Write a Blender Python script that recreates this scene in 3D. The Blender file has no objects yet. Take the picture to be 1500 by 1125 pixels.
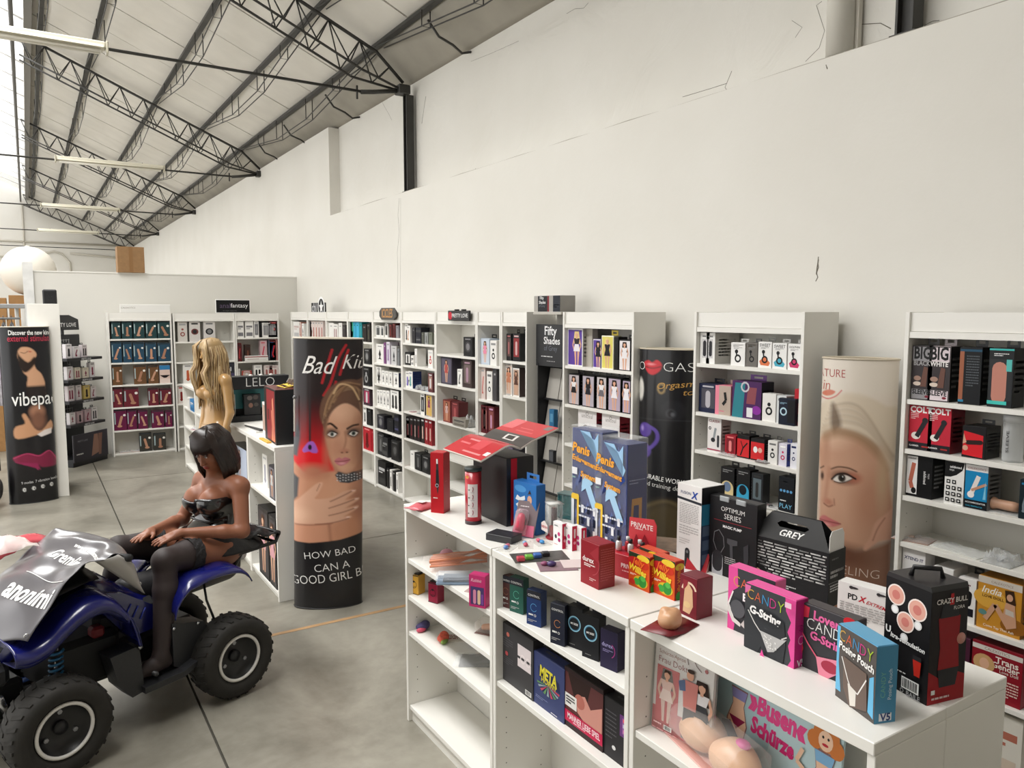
import bpy, bmesh, math, random
import numpy as np
from mathutils import Vector, Matrix, Euler
S = bpy.context.scene
COL = S.collection
# ---------------------------------------------------------------- camera, sky, light, exposure
F = 1120.0; PIT = math.atan((562.5 - 457.0) / F); YAW = math.radians(32.3); H = 2.02
cd = bpy.data.cameras.new('camera'); cam = bpy.data.objects.new('camera', cd); COL.objects.link(cam)
cd.sensor_width = 36.0; cd.lens = F * 36.0 / 1500.0; cd.clip_start = 0.05; cd.clip_end = 200
cam.location = (0, 0, H); cam.rotation_euler = (math.pi / 2 - PIT, 0, -YAW)
S.camera = cam
wd = bpy.data.worlds.new('world'); S.world = wd; wd.use_nodes = True
bg = wd.node_tree.nodes['Background']; bg.inputs[0].default_value = (1.0, 0.99, 0.968, 1); bg.inputs[1].default_value = 1.3
S.view_settings.view_transform = 'Standard'; S.view_settings.look = 'None'
S.view_settings.gamma = 1.0; S.view_settings.use_curve_mapping = False
S.view_settings.exposure = 0.72
S.cycles.max_bounces = 8; S.cycles.diffuse_bounces = 4; S.cycles.glossy_bounces = 3
S.cycles.transparent_max_bounces = 12; S.cycles.use_denoising = True
S.cycles.caustics_reflective = False; S.cycles.caustics_refractive = False
# daylight falling through the ridge skylight (warm white overcast sky)
for k, yy in enumerate((5.6, 16.0, 26.0)):
    ld = bpy.data.lights.new('skylight_daylight', 'AREA'); ld.shape = 'RECTANGLE'; ld.size = 2.0; ld.size_y = 9.0
    ld.energy = 640 if k == 0 else 460; ld.color = (1.0, 0.99, 0.97)
    lo = bpy.data.objects.new('skylight_daylight', ld); COL.objects.link(lo); lo.location = (-1.0, yy, 7.0)
# ---------------------------------------------------------------- helpers
def ray(u, v):
    x = (u - 750) / F; y = (v - 562.5) / F
    dn = y * math.cos(PIT) + math.sin(PIT); fw = math.cos(PIT) - y * math.sin(PIT)
    return (fw * math.sin(YAW) + x * math.cos(YAW), fw * math.cos(YAW) - x * math.sin(YAW), -dn)
def W(u, v, X=None, Y=None, Z=None):
    d = ray(u, v)
    s = X / d[0] if X is not None else Y / d[1] if Y is not None else (Z - H) / d[2]
    return Vector((s * d[0], s * d[1], H + s * d[2]))
def proj(x, y, z):
    f0 = x * math.sin(YAW) + y * math.cos(YAW); r = x * math.cos(YAW) - y * math.sin(YAW); dn = H - z
    fw = f0 * math.cos(PIT) + dn * math.sin(PIT); return 750 + F * r / fw, 562.5 + F * (dn * math.cos(PIT) - f0 * math.sin(PIT)) / fw
def lin(h):
    h = h.lstrip('#')
    if len(h) == 3: h = ''.join(c * 2 for c in h)
    return tuple(((c / 12.92) if c <= 0.04045 else ((c + 0.055) / 1.055) ** 2.4) for c in (int(h[i:i + 2], 16) / 255 for i in (0, 2, 4)))
MATS = {}
def mat(hx, rough=0.5, metal=0.0, noise=0.0, scale=8.0, bump=0.0, trans=0.0, alpha=1.0, coat=0.0, key=''):
    k = (hx, rough, metal, noise, scale, bump, trans, alpha, coat, key)
    if k in MATS: return MATS[k]
    m = bpy.data.materials.new('material_' + hx.strip('#')); m.use_nodes = True
    nt = m.node_tree; b = nt.nodes['Principled BSDF']; c = lin(hx)
    b.inputs['Base Color'].default_value = (*c, 1); b.inputs['Roughness'].default_value = rough; b.inputs['Metallic'].default_value = metal
    if key == 'p': b.inputs['Specular IOR Level'].default_value = .22
    if trans: b.inputs['Transmission Weight'].default_value = trans
    if alpha < 1: b.inputs['Alpha'].default_value = alpha
    if coat: b.inputs['Coat Weight'].default_value = coat; b.inputs['Coat Roughness'].default_value = 0.08
    if noise or bump:
        tc = nt.nodes.new('ShaderNodeTexCoord'); n = nt.nodes.new('ShaderNodeTexNoise'); n.inputs['Scale'].default_value = scale; n.inputs['Detail'].default_value = 6
        nt.links.new(tc.outputs['Object'], n.inputs['Vector'])
        if noise:
            r = nt.nodes.new('ShaderNodeValToRGB'); nt.links.new(n.outputs['Fac'], r.inputs['Fac'])
            r.color_ramp.elements[0].position = 0.3; r.color_ramp.elements[1].position = 0.7
            r.color_ramp.elements[0].color = (*[x * (1 - noise) for x in c], 1); r.color_ramp.elements[1].color = (*[min(1, x * (1 + noise)) for x in c], 1)
            nt.links.new(r.outputs['Color'], b.inputs['Base Color'])
        if bump:
            bp = nt.nodes.new('ShaderNodeBump'); bp.inputs['Strength'].default_value = bump; bp.inputs['Distance'].default_value = 0.01
            nt.links.new(n.outputs['Fac'], bp.inputs['Height']); nt.links.new(bp.outputs['Normal'], b.inputs['Normal'])
    MATS[k] = m; return m
def clear(hx='#ffffff', op=0.12, rough=0.06):
    k = ('clear', hx, op, rough)
    if k in MATS: return MATS[k]
    m = bpy.data.materials.new('clear_plastic'); m.use_nodes = True; nt = m.node_tree
    b = nt.nodes['Principled BSDF']; b.inputs['Base Color'].default_value = (*lin(hx), 1); b.inputs['Roughness'].default_value = rough
    t = nt.nodes.new('ShaderNodeBsdfTransparent'); mx = nt.nodes.new('ShaderNodeMixShader'); lw = nt.nodes.new('ShaderNodeLayerWeight'); lw.inputs[0].default_value = 0.25
    mr = nt.nodes.new('ShaderNodeMapRange'); mr.inputs['To Min'].default_value = op; mr.inputs['To Max'].default_value = min(1, op + 0.5)
    nt.links.new(lw.outputs['Facing'], mr.inputs['Value']); nt.links.new(mr.outputs[0], mx.inputs[0])
    nt.links.new(t.outputs[0], mx.inputs[1]); nt.links.new(b.outputs[0], mx.inputs[2]); nt.links.new(mx.outputs[0], nt.nodes['Material Output'].inputs['Surface'])
    MATS[k] = m; return m
def paintmat(rough=0.35, coat=0.0):
    k = ('paint', rough, coat)
    if k in MATS: return MATS[k]
    m = bpy.data.materials.new('printed_picture'); m.use_nodes = True; nt = m.node_tree; b = nt.nodes['Principled BSDF']
    a = nt.nodes.new('ShaderNodeAttribute'); a.attribute_name = 'Col'; nt.links.new(a.outputs['Color'], b.inputs['Base Color'])
    b.inputs['Roughness'].default_value = rough; b.inputs['Specular IOR Level'].default_value = .3
    if coat: b.inputs['Coat Weight'].default_value = coat; b.inputs['Coat Roughness'].default_value = 0.1
    MATS[k] = m; return m
def emp(name, loc=(0, 0, 0), rz=0.0, parent=None):
    o = bpy.data.objects.new(name, None); COL.objects.link(o); o.location = loc; o.rotation_euler = (0, 0, rz); o.empty_display_size = 0.1
    if parent: o.parent = parent
    return o
def tag(o, label=None, cat=None, group=None, kind=None):
    if label: o['label'] = label
    if cat: o['category'] = cat
    if group: o['group'] = group
    if kind: o['kind'] = kind
    return o
def linkmesh(name, me, parent=None, loc=(0, 0, 0), rz=0.0):
    o = bpy.data.objects.new(name, me); COL.objects.link(o); o.location = loc; o.rotation_euler = (0, 0, rz)
    if parent: o.parent = parent
    return o
class MB:
    """collects verts/faces with material index; build() links one mesh object"""
    def __init__(s): s.v = []; s.f = []; s.mi = []; s.sm = []; s.mats = []
    def m(s, mt):
        if mt not in s.mats: s.mats.append(mt)
        return s.mats.index(mt)
    def add(s, v, f, mt, smooth=False):
        b = len(s.v); i = s.m(mt); s.v += [tuple(p) for p in v]
        for q in f: s.f.append(tuple(b + k for k in q)); s.mi.append(i); s.sm.append(smooth)
        return s
    def box(s, x0, x1, y0, y1, z0, z1, mt, bev=0.0):
        if bev <= 0:
            v = [(x, y, z) for z in (z0, z1) for y in (y0, y1) for x in (x0, x1)]
            return s.add(v, [(0, 2, 3, 1), (4, 5, 7, 6), (0, 1, 5, 4), (2, 6, 7, 3), (0, 4, 6, 2), (1, 3, 7, 5)], mt)
        b = min(bev, (x1 - x0) * .45, (y1 - y0) * .45, (z1 - z0) * .45)
        bm = bmesh.new(); bmesh.ops.create_cube(bm, size=1.0)
        for q in bm.verts: q.co = Vector((x0 + (q.co.x + .5) * (x1 - x0), y0 + (q.co.y + .5) * (y1 - y0), z0 + (q.co.z + .5) * (z1 - z0)))
        bmesh.ops.bevel(bm, geom=bm.edges[:], offset=b, segments=1, affect='EDGES')
        bm.verts.index_update(); s.add([q.co[:] for q in bm.verts], [[q.index for q in f.verts] for f in bm.faces], mt); bm.free(); return s
    def prism(s, pts, ax, a0, a1, mt, smooth=False):
        """polygon pts (2D) extruded along axis ax from a0 to a1; 2D axes are the remaining two in xyz order"""
        def p3(p, a):
            q = list(p); q.insert(ax, a); return tuple(q)
        n = len(pts); v = [p3(p, a0) for p in pts] + [p3(p, a1) for p in pts]
        f = [tuple(range(n))[::-1], tuple(range(n, 2 * n))] + [(i, (i + 1) % n, n + (i + 1) % n, n + i) for i in range(n)]
        return s.add(v, f, mt, smooth)
    def tube(s, pts, r, mt, n=8, cap=True, closed=False):
        pts = [Vector(p) for p in pts]; N = len(pts); rs = r if isinstance(r, (list, tuple)) else [r] * N
        v = []; up = None
        for i, p in enumerate(pts):
            t = (pts[(i + 1) % N] - pts[i - 1]) if closed else (pts[min(i + 1, N - 1)] - pts[max(i - 1, 0)])
            t = t.normalized() if t.length > 1e-9 else Vector((0, 0, 1))
            if up is None: up = Vector((0, 0, 1)) if abs(t.z) < .9 else Vector((1, 0, 0))
            a = (up - t * up.dot(t))
            a = a.normalized() if a.length > 1e-6 else t.orthogonal().normalized()
            up = a; b = t.cross(a)
            for k in range(n):
                w = 2 * math.pi * k / n; v.append(p + (a * math.cos(w) + b * math.sin(w)) * rs[i])
        f = []
        for i in range(N if closed else N - 1):
            j = (i + 1) % N
            for k in range(n): f.append((i * n + k, i * n + (k + 1) % n, j * n + (k + 1) % n, j * n + k))
        if cap and not closed: f += [tuple(range(n))[::-1], tuple(range((N - 1) * n, N * n))]
        return s.add(v, f, mt, True)
    def lathe(s, prof, c, mt, n=24, ax=2, sx=1.0, sy=1.0, smooth=True, cap=True):
        """profile (r, h) round an axis through c"""
        v = []; P_ = len(prof)
        for k in range(n):
            w = 2 * math.pi * k / n
            for r, h in prof:
                q = [r * math.cos(w) * sx, r * math.sin(w) * sy]; q.insert(ax, h); v.append((q[0] + c[0], q[1] + c[1], q[2] + c[2]))
        f = []
        for k in range(n):
            j = (k + 1) % n
            for i in range(P_ - 1): f.append((k * P_ + i, j * P_ + i, j * P_ + i + 1, k * P_ + i + 1))
        if cap and prof[0][0] > 1e-6: f.append(tuple(k * P_ for k in range(n))[::-1])
        if cap and prof[-1][0] > 1e-6: f.append(tuple(k * P_ + P_ - 1 for k in range(n)))
        return s.add(v, f, mt, smooth)
    def sphere(s, c, r, mt, n=20, m_=12):
        rx, ry, rz = r if isinstance(r, (tuple, list)) else (r, r, r)
        v = []; f = []
        for i in range(m_ + 1):
            t = math.pi * i / m_
            for k in range(n):
                w = 2 * math.pi * k / n; v.append((c[0] + rx * math.sin(t) * math.cos(w), c[1] + ry * math.sin(t) * math.sin(w), c[2] + rz * math.cos(t)))
        for i in range(m_):
            for k in range(n): f.append((i * n + k, (i + 1) * n + k, (i + 1) * n + (k + 1) % n, i * n + (k + 1) % n))
        return s.add(v, f, mt, True)
    def grid(s, P_, mt, smooth=True, flip=False):
        R = len(P_); C = len(P_[0]); v = [p for r in P_ for p in r]
        f = [(i * C + j, i * C + j + 1, (i + 1) * C + j + 1, (i + 1) * C + j) for i in range(R - 1) for j in range(C - 1)]
        if flip: f = [q[::-1] for q in f]
        return s.add(v, f, mt, smooth)
    def mesh(s, name):
        me = bpy.data.meshes.new(name); me.from_pydata(s.v, [], s.f)
        for mt in s.mats: me.materials.append(mt)
        me.polygons.foreach_set('material_index', s.mi); me.polygons.foreach_set('use_smooth', s.sm); me.update(); return me
    def build(s, name, parent=None, loc=(0, 0, 0), rz=0.0, solid=0.0, fixn=False):
        me = s.mesh(name)
        if fixn:
            bm = bmesh.new(); bm.from_mesh(me); bmesh.ops.remove_doubles(bm, verts=bm.verts, dist=1e-6); bmesh.ops.recalc_face_normals(bm, faces=bm.faces); bm.to_mesh(me); bm.free()
        o = linkmesh(name, me, parent, loc, rz)
        if solid: md = o.modifiers.new('thickness', 'SOLIDIFY'); md.thickness = solid; md.offset = 0
        return o
# ---- lettering turned into geometry
TXT = {}
def textgeo(t, bold=0.0, shear=0.0, res=2):
    k = (t, bold, shear, res)
    if k not in TXT:
        c = bpy.data.curves.new('lettering', 'FONT'); c.body = t; c.resolution_u = res; c.offset = bold; c.shear = shear; c.align_x = 'CENTER'
        o = bpy.data.objects.new('lettering', c); COL.objects.link(o); bpy.context.view_layer.update()
        me = o.to_mesh(); v = [(q.co.x, q.co.y) for q in me.vertices]; f = [tuple(p.vertices) for p in me.polygons]
        o.to_mesh_clear(); bpy.data.objects.remove(o); bpy.data.curves.remove(c)
        if v:
            xs = [a for a, b in v]; ys = [b for a, b in v]; w = max(xs) - min(xs); cx = (max(xs) + min(xs)) / 2; cy = (max(ys) + min(ys)) / 2; h = max(ys) - min(ys)
            v = [(a - cx, b - cy) for a, b in v]
        else: w = h = 1
        TXT[k] = (v, f, w, h)
    return TXT[k]
class Pr:
    """flat print on a face w x h: coordinates 0..1 across and up; later shapes lie a hair above earlier ones"""
    def __init__(s, w, h, rough=0.42): s.w = w; s.h = h; s.L = []; s.r = rough
    def poly(s, pts, c): s.L.append((c, [((x - .5) * s.w, y * s.h) for x, y in pts], None)); return s
    def rect(s, x0, y0, x1, y1, c): return s.poly([(x0, y0), (x1, y0), (x1, y1), (x0, y1)], c)
    def ell(s, cx, cy, rx, ry, c, n=16, rot=0.0, circ=True):
        k = s.w / s.h if circ else 1.0; ca, sa = math.cos(rot), math.sin(rot); o = []
        for i in range(n):
            a = 2 * math.pi * i / n; X = rx * math.cos(a); Y = ry * math.sin(a); o.append((cx + X * ca - Y * sa, cy + (X * sa + Y * ca) * k))
        return s.poly(o, c)
    def caps(s, x0, y0, x1, y1, r, c, n=6):
        k = s.w / s.h; ax, ay, bx, by = x0, y0 / k, x1, y1 / k; a = math.atan2(by - ay, bx - ax); o = []
        for i in range(n + 1): t = a + math.pi / 2 + math.pi * i / n; o.append((ax + r * math.cos(t), (ay + r * math.sin(t)) * k))
        for i in range(n + 1): t = a - math.pi / 2 + math.pi * i / n; o.append((bx + r * math.cos(t), (by + r * math.sin(t)) * k))
        return s.poly(o, c)
    def ring(s, cx, cy, r0, r1, c, n=20, a0=0, a1=360):
        k = s.w / s.h; A = [math.radians(a0 + (a1 - a0) * i / n) for i in range(n + 1)]
        for i in range(n):
            s.poly([(cx + r * math.cos(t), cy + r * math.sin(t) * k) for r, t in ((r0, A[i]), (r1, A[i]), (r1, A[i + 1]), (r0, A[i + 1]))], c); s.L[-1] = (*s.L[-1][:2], 'same' if i else None)
        return s
    def line(s, pts, wd, c):
        k = s.w / s.h
        for i in range(len(pts) - 1):
            (x0, y0), (x1, y1) = pts[i], pts[i + 1]; dx, dy = x1 - x0, (y1 - y0) / k; L = math.hypot(dx, dy) or 1; nx, ny = -dy / L * wd / 2, dx / L * wd / 2 * k
            s.poly([(x0 + nx, y0 + ny), (x0 - nx, y0 - ny), (x1 - nx, y1 - ny), (x1 + nx, y1 + ny)], c)
            if i: s.L[-1] = (*s.L[-1][:2], 'same')
        return s
    def text(s, t, cx, cy, tw, c, bold=0.0, shear=0.0, rot=0.0, sy=1.0, res=2):
        v, f, w, h = textgeo(t, bold, shear, res); k = tw * s.w / w; ca, sa = math.cos(rot), math.sin(rot); o = []
        for x, y in v:
            x *= k; y *= k * sy; o.append(((cx - .5) * s.w + x * ca - y * sa, cy * s.h + x * sa + y * ca))
        s.L.append((c, o, f)); return s
    def lines(s, x0, x1, y0, y1, n, c, seed=1, fill=.45):
        """rows of small print too fine to read"""
        R = random.Random(seed); st = (y1 - y0) / n
        for i in range(n):
            y = y1 - st * i; x = x0
            while x < x1:
                L = R.uniform(.05, .14) * (x1 - x0) * 1.3; e = min(x + L, x1 if i < n - 1 else x0 + (x1 - x0) * .6)
                if e - x > .01: s.rect(x, y - st * fill, e, y, c); s.L[-1] = (*s.L[-1][:2], 'same')
                x = e + .025 * (x1 - x0)
                if i == n - 1 and x > x0 + (x1 - x0) * .6: break
        return s
    def barcode(s, x0, y0, x1, y1, seed=3):
        s.rect(x0, y0, x1, y1, '#f2f2ee'); R = random.Random(seed); x = x0 + .05 * (x1 - x0); first = True
        while x < x1 - .08 * (x1 - x0):
            wv = R.choice((.02, .035, .05)) * (x1 - x0); s.rect(x, y0 + .12 * (y1 - y0), x + wv, y1 - .1 * (y1 - y0), '#111111'); s.L[-1] = (*s.L[-1][:2], None if first else 'same'); first = False; x += wv + R.choice((.02, .04)) * (x1 - x0)
        return s
    def geo(s, mb, fn, gap=0.00025):
        lay = 0
        for c, pts, f in s.L:
            if f != 'same': lay += 1
            d = 0.0004 + gap * lay; v = [fn(x, z, d) for x, z in pts]
            mb.add(v, [tuple(range(len(v)))] if f in (None, 'same') else f, mat(c, s.r, key='p'))
    def on(s, name, parent, w, d, side='front', h=None):
        """fix on a face of a carton w wide, d deep whose base centre is the parent's origin"""
        mb = MB()
        fn = {'front': lambda x, z, e: (x, -d / 2 - e, z), 'right': lambda x, z, e: (w / 2 + e, x, z), 'left': lambda x, z, e: (-w / 2 - e, -x, z),
              'top': lambda x, z, e: (x, z - d / 2, (h or 0) + e)}[side]
        s.geo(mb, fn); return mb.build(name, parent)
# ---- pictures painted by distance functions on a fine grid of vertices (colour attribute)
def sstep(d, soft): return np.clip(0.5 - d / (2 * max(soft, 1e-6)), 0, 1)
def smooth(pts, n=6, closed=True):
    P_ = [np.array(p, float) for p in pts]; N = len(P_); out = []
    rng = range(N) if closed else range(N - 1)
    for i in rng:
        a, b, c, d = (P_[(i - 1) % N], P_[i], P_[(i + 1) % N], P_[(i + 2) % N]) if closed else (P_[max(i - 1, 0)], P_[i], P_[i + 1], P_[min(i + 2, N - 1)])
        for t in np.linspace(0, 1, n, endpoint=False):
            out.append(tuple(.5 * ((2 * b) + (c - a) * t + (2 * a - 5 * b + 4 * c - d) * t * t + (3 * b - a - 3 * c + d) * t ** 3)))
    if not closed: out.append(tuple(P_[-1]))
    return out
class Paint:
    def __init__(s, x, y): s.x = x; s.y = y; s.c = np.zeros((len(x), 3))
    def mix(s, m, c): s.c = s.c * (1 - m[:, None]) + np.array(lin(c))[None, :] * m[:, None]; return s
    def fill(s, c): s.c[:] = lin(c); return s
    def grady(s, y0, y1, c0, c1, mask=None):
        t = np.clip((s.y - y0) / (y1 - y0), 0, 1)[:, None]; k = np.array(lin(c0)) * (1 - t) + np.array(lin(c1)) * t
        m = np.ones(len(s.x))[:, None] if mask is None else mask[:, None]; s.c = s.c * (1 - m) + k * m; return s
    def ellm(s, cx, cy, rx, ry, soft=1.0, rot=0.0):
        a = math.radians(rot); X = (s.x - cx) * math.cos(a) + (s.y - cy) * math.sin(a); Y = -(s.x - cx) * math.sin(a) + (s.y - cy) * math.cos(a)
        return sstep((np.sqrt((X / rx) ** 2 + (Y / ry) ** 2) - 1) * min(rx, ry), soft)
    def ell(s, cx, cy, rx, ry, c, soft=1.0, rot=0.0, k=1.0): return s.mix(s.ellm(cx, cy, rx, ry, soft, rot) * k, c)
    def polym(s, pts, soft=.7):
        d = np.full(len(s.x), 1e9); ins = np.zeros(len(s.x), bool); n = len(pts)
        for i in range(n):
            (x0, y0), (x1, y1) = pts[i], pts[(i + 1) % n]; ex, ey = x1 - x0, y1 - y0; L = ex * ex + ey * ey or 1e-9
            t = np.clip(((s.x - x0) * ex + (s.y - y0) * ey) / L, 0, 1); d = np.minimum(d, (s.x - x0 - t * ex) ** 2 + (s.y - y0 - t * ey) ** 2)
            if y0 != y1: ins ^= ((y0 > s.y) != (y1 > s.y)) & (s.x < (x1 - x0) * (s.y - y0) / (y1 - y0) + x0)
        d = np.sqrt(d); return sstep(np.where(ins, -d, d), soft)
    def poly(s, pts, c, soft=.7, k=1.0, sm=0): return s.mix(s.polym(smooth(pts, sm) if sm else pts, soft) * k, c)
    def strokem(s, pts, w, soft=.7):
        d = np.full(len(s.x), 1e9)
        for i in range(len(pts) - 1):
            (x0, y0), (x1, y1) = pts[i], pts[i + 1]; ex, ey = x1 - x0, y1 - y0; L = ex * ex + ey * ey or 1e-9
            t = np.clip(((s.x - x0) * ex + (s.y - y0) * ey) / L, 0, 1); d = np.minimum(d, (s.x - x0 - t * ex) ** 2 + (s.y - y0 - t * ey) ** 2)
        return sstep(np.sqrt(d) - w / 2, soft)
    def stroke(s, pts, w, c, soft=.7, k=1.0, sm=6): return s.mix(s.strokem(smooth(pts, sm, False) if sm else pts, w, soft) * k, c)
def painted(name, pos, nx, ny, cols, mt, parent=None):
    """pos (ny*nx,3) grid of vertices, cols (ny*nx,3)"""
    me = bpy.data.meshes.new(name)
    i, j = np.meshgrid(np.arange(ny - 1), np.arange(nx - 1), indexing='ij'); a = (i * nx + j).ravel()
    q = np.stack([a, a + 1, a + nx + 1, a + nx], 1)
    me.vertices.add(len(pos)); me.vertices.foreach_set('co', np.asarray(pos, np.float32).ravel())
    me.loops.add(q.size); me.loops.foreach_set('vertex_index', q.ravel().astype(np.int32))
    me.polygons.add(len(q)); me.polygons.foreach_set('loop_start', np.arange(0, q.size, 4, dtype=np.int32))
    me.polygons.foreach_set('use_smooth', np.ones(len(q), bool)); me.update(calc_edges=True)
    at = me.color_attributes.new('Col', 'FLOAT_COLOR', 'POINT'); at.data.foreach_set('color', np.concatenate([cols, np.ones((len(cols), 1))], 1).astype(np.float32).ravel())
    me.materials.append(mt); return linkmesh(name, me, parent)
# ---- organic bodies: smooth union of tapered capsules and ellipsoids, skinned by surface nets
def rcone(P_, a, b, ra, rb):
    a = np.array(a, float); b = np.array(b, float); ab = b - a; L = ab.dot(ab) or 1e-9
    t = np.clip(((P_ - a) @ ab) / L, 0, 1); return np.linalg.norm(P_ - a - t[..., None] * ab, axis=-1) - (ra + (rb - ra) * t)
def ellip(P_, c, r, M=None):
    q = P_ - np.array(c, float)
    if M is not None: q = q @ np.array(M)
    r = np.array(r, float); k0 = np.linalg.norm(q / r, axis=-1); k1 = np.linalg.norm(q / r ** 2, axis=-1); return k0 * (k0 - 1) / np.maximum(k1, 1e-9)
def sdf_mesh(name, prims, vox, mt, parent=None, extra=None, colfn=None):
    """prims: ('c', a, b, ra, rb, k) | ('e', c, r, M, k) | ('-e', c, r, M, k) | ('-c', ...)"""
    los, his = [], []
    for p in prims:
        if p[0][0] == '-': continue
        if p[0] == 'c': R = max(p[3], p[4]); los.append(np.minimum(p[1], p[2]) - R); his.append(np.maximum(p[1], p[2]) + R)
        else: R = max(p[2]); los.append(np.array(p[1]) - R); his.append(np.array(p[1]) + R)
    lo = np.min(los, 0) - 4 * vox; hi = np.max(his, 0) + 4 * vox
    n = np.ceil((hi - lo) / vox).astype(int) + 1; fld = np.full(n, 0.08)
    ax = [lo[k] + vox * np.arange(n[k]) for k in range(3)]
    for p in prims:
        neg = p[0][0] == '-'; kind = p[0][-1]; k = p[-1]
        if kind == 'c': R = max(p[3], p[4]); l = np.minimum(p[1], p[2]) - R; h = np.maximum(p[1], p[2]) + R
        else: R = max(p[2]); l = np.array(p[1]) - R; h = np.array(p[1]) + R
        m = max(k, .03) + 2 * vox
        i0 = np.clip(np.floor((l - m - lo) / vox).astype(int), 0, n - 1); i1 = np.clip(np.ceil((h + m - lo) / vox).astype(int) + 1, 1, n)
        G = np.stack(np.meshgrid(*[ax[q][i0[q]:i1[q]] for q in range(3)], indexing='ij'), -1)
        d = rcone(G, p[1], p[2], p[3], p[4]) if kind == 'c' else ellip(G, p[1], p[2], p[3])
        sl = tuple(slice(i0[q], i1[q]) for q in range(3)); f = fld[sl]; kk = max(k, 1e-4)
        if neg: hh = np.clip(.5 - .5 * (f + d) / kk, 0, 1); fld[sl] = f * (1 - hh) + (-d) * hh + kk * hh * (1 - hh)
        else: hh = np.clip(.5 + .5 * (d - f) / kk, 0, 1); fld[sl] = d * (1 - hh) + f * hh - kk * hh * (1 - hh)
    if extra is not None:
        G = np.stack(np.meshgrid(*ax, indexing='ij'), -1); fld = extra(G, fld)
    ins = fld < 0; c = np.zeros(n - 1, int)
    for dx in (0, 1):
        for dy in (0, 1):
            for dz in (0, 1): c += ins[dx:n[0] - 1 + dx, dy:n[1] - 1 + dy, dz:n[2] - 1 + dz]
    act = (c > 0) & (c < 8); idx = np.argwhere(act); vid = np.full(n - 1, -1); vid[act] = np.arange(len(idx))
    acc = np.zeros((len(idx), 3)); cnt = np.zeros(len(idx)); off = np.array([(a, b, d) for a in (0, 1) for b in (0, 1) for d in (0, 1)])
    for a in range(8):
        for b in range(a + 1, 8):
            if np.abs(off[a] - off[b]).sum() != 1: continue
            A = idx + off[a]; B = idx + off[b]; fa = fld[A[:, 0], A[:, 1], A[:, 2]]; fb = fld[B[:, 0], B[:, 1], B[:, 2]]
            s_ = (fa < 0) != (fb < 0); t = np.where(s_, fa / np.where(s_, fa - fb, 1), 0); acc += np.where(s_[:, None], A + t[:, None] * (B - A), 0); cnt += s_
    V = lo + vox * acc / cnt[:, None]; faces = []
    for q in range(3):
        o1, o2 = [(1, 2), (2, 0), (0, 1)][q]; e = np.zeros(3, int); e[q] = 1
        sa = [slice(0, n[k] - (1 if k == q else 0)) for k in range(3)]; sb = [slice(1 if k == q else 0, n[k]) for k in range(3)]
        a_, b_ = ins[tuple(sa)], ins[tuple(sb)]; I = np.argwhere(a_ != b_)
        I = I[(I[:, o1] > 0) & (I[:, o2] > 0) & (I[:, o1] < n[o1] - 1) & (I[:, o2] < n[o2] - 1)]
        u = np.zeros(3, int); u[o1] = 1; w = np.zeros(3, int); w[o2] = 1
        g = lambda K: vid[K[:, 0], K[:, 1], K[:, 2]]
        Q = np.stack([g(I - u - w), g(I - w), g(I), g(I - u)], 1); fl = ~ins[I[:, 0], I[:, 1], I[:, 2]]; Q[fl] = Q[fl][:, ::-1]; faces.append(Q)
    Q = np.concatenate(faces); Q = Q[(Q >= 0).all(1)]
    me = bpy.data.meshes.new(name); me.vertices.add(len(V)); me.vertices.foreach_set('co', V.astype(np.float32).ravel())
    me.loops.add(Q.size); me.loops.foreach_set('vertex_index', Q.ravel().astype(np.int32)); me.polygons.add(len(Q))
    me.polygons.foreach_set('loop_start', np.arange(0, Q.size, 4, dtype=np.int32)); me.polygons.foreach_set('use_smooth', np.ones(len(Q), bool)); me.update(calc_edges=True); me.validate()
    if colfn is not None:
        at = me.color_attributes.new('Col', 'FLOAT_COLOR', 'POINT'); at.data.foreach_set('color', np.concatenate([colfn(V), np.ones((len(V), 1))], 1).astype(np.float32).ravel())
    me.materials.append(mt); return linkmesh(name, me, parent)
# ================================================================ SETTING
WALL = '#e2ded4'
def wallmat():
    m = bpy.data.materials.new('painted_plaster'); m.use_nodes = True; nt = m.node_tree; b = nt.nodes['Principled BSDF']; b.inputs['Roughness'].default_value = .85
    tc = nt.nodes.new('ShaderNodeTexCoord'); n = nt.nodes.new('ShaderNodeTexNoise'); n.inputs['Scale'].default_value = 1.3; n.inputs['Detail'].default_value = 8
    r = nt.nodes.new('ShaderNodeValToRGB'); r.color_ramp.elements[0].color = (*lin('#dbd8d0'), 1); r.color_ramp.elements[1].color = (*lin('#e7e5df'), 1)
    nt.links.new(tc.outputs['Object'], n.inputs[0]); nt.links.new(n.outputs['Fac'], r.inputs[0]); nt.links.new(r.outputs[0], b.inputs['Base Color'])
    n2 = nt.nodes.new('ShaderNodeTexNoise'); n2.inputs['Scale'].default_value = 9; n2.inputs['Detail'].default_value = 8; bp = nt.nodes.new('ShaderNodeBump'); bp.inputs['Strength'].default_value = .15; bp.inputs['Distance'].default_value = .02
    nt.links.new(tc.outputs['Object'], n2.inputs[0]); nt.links.new(n2.outputs['Fac'], bp.inputs['Height']); nt.links.new(bp.outputs[0], b.inputs['Normal']); return m
def roughwallmat():
    m = wallmat(); nt = m.node_tree; b = nt.nodes['Principled BSDF']; tc = nt.nodes.new('ShaderNodeTexCoord')
    n = nt.nodes.new('ShaderNodeTexNoise'); n.inputs['Scale'].default_value = 2.2; n.inputs['Detail'].default_value = 10; n.inputs['Distortion'].default_value = 1.2
    bp = nt.nodes.new('ShaderNodeBump'); bp.inputs['Strength'].default_value = .5; bp.inputs['Distance'].default_value = .05
    nt.links.new(tc.outputs['Object'], n.inputs[0]); nt.links.new(n.outputs['Fac'], bp.inputs['Height']); nt.links.new(bp.outputs[0], b.inputs['Normal']); return m
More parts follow.
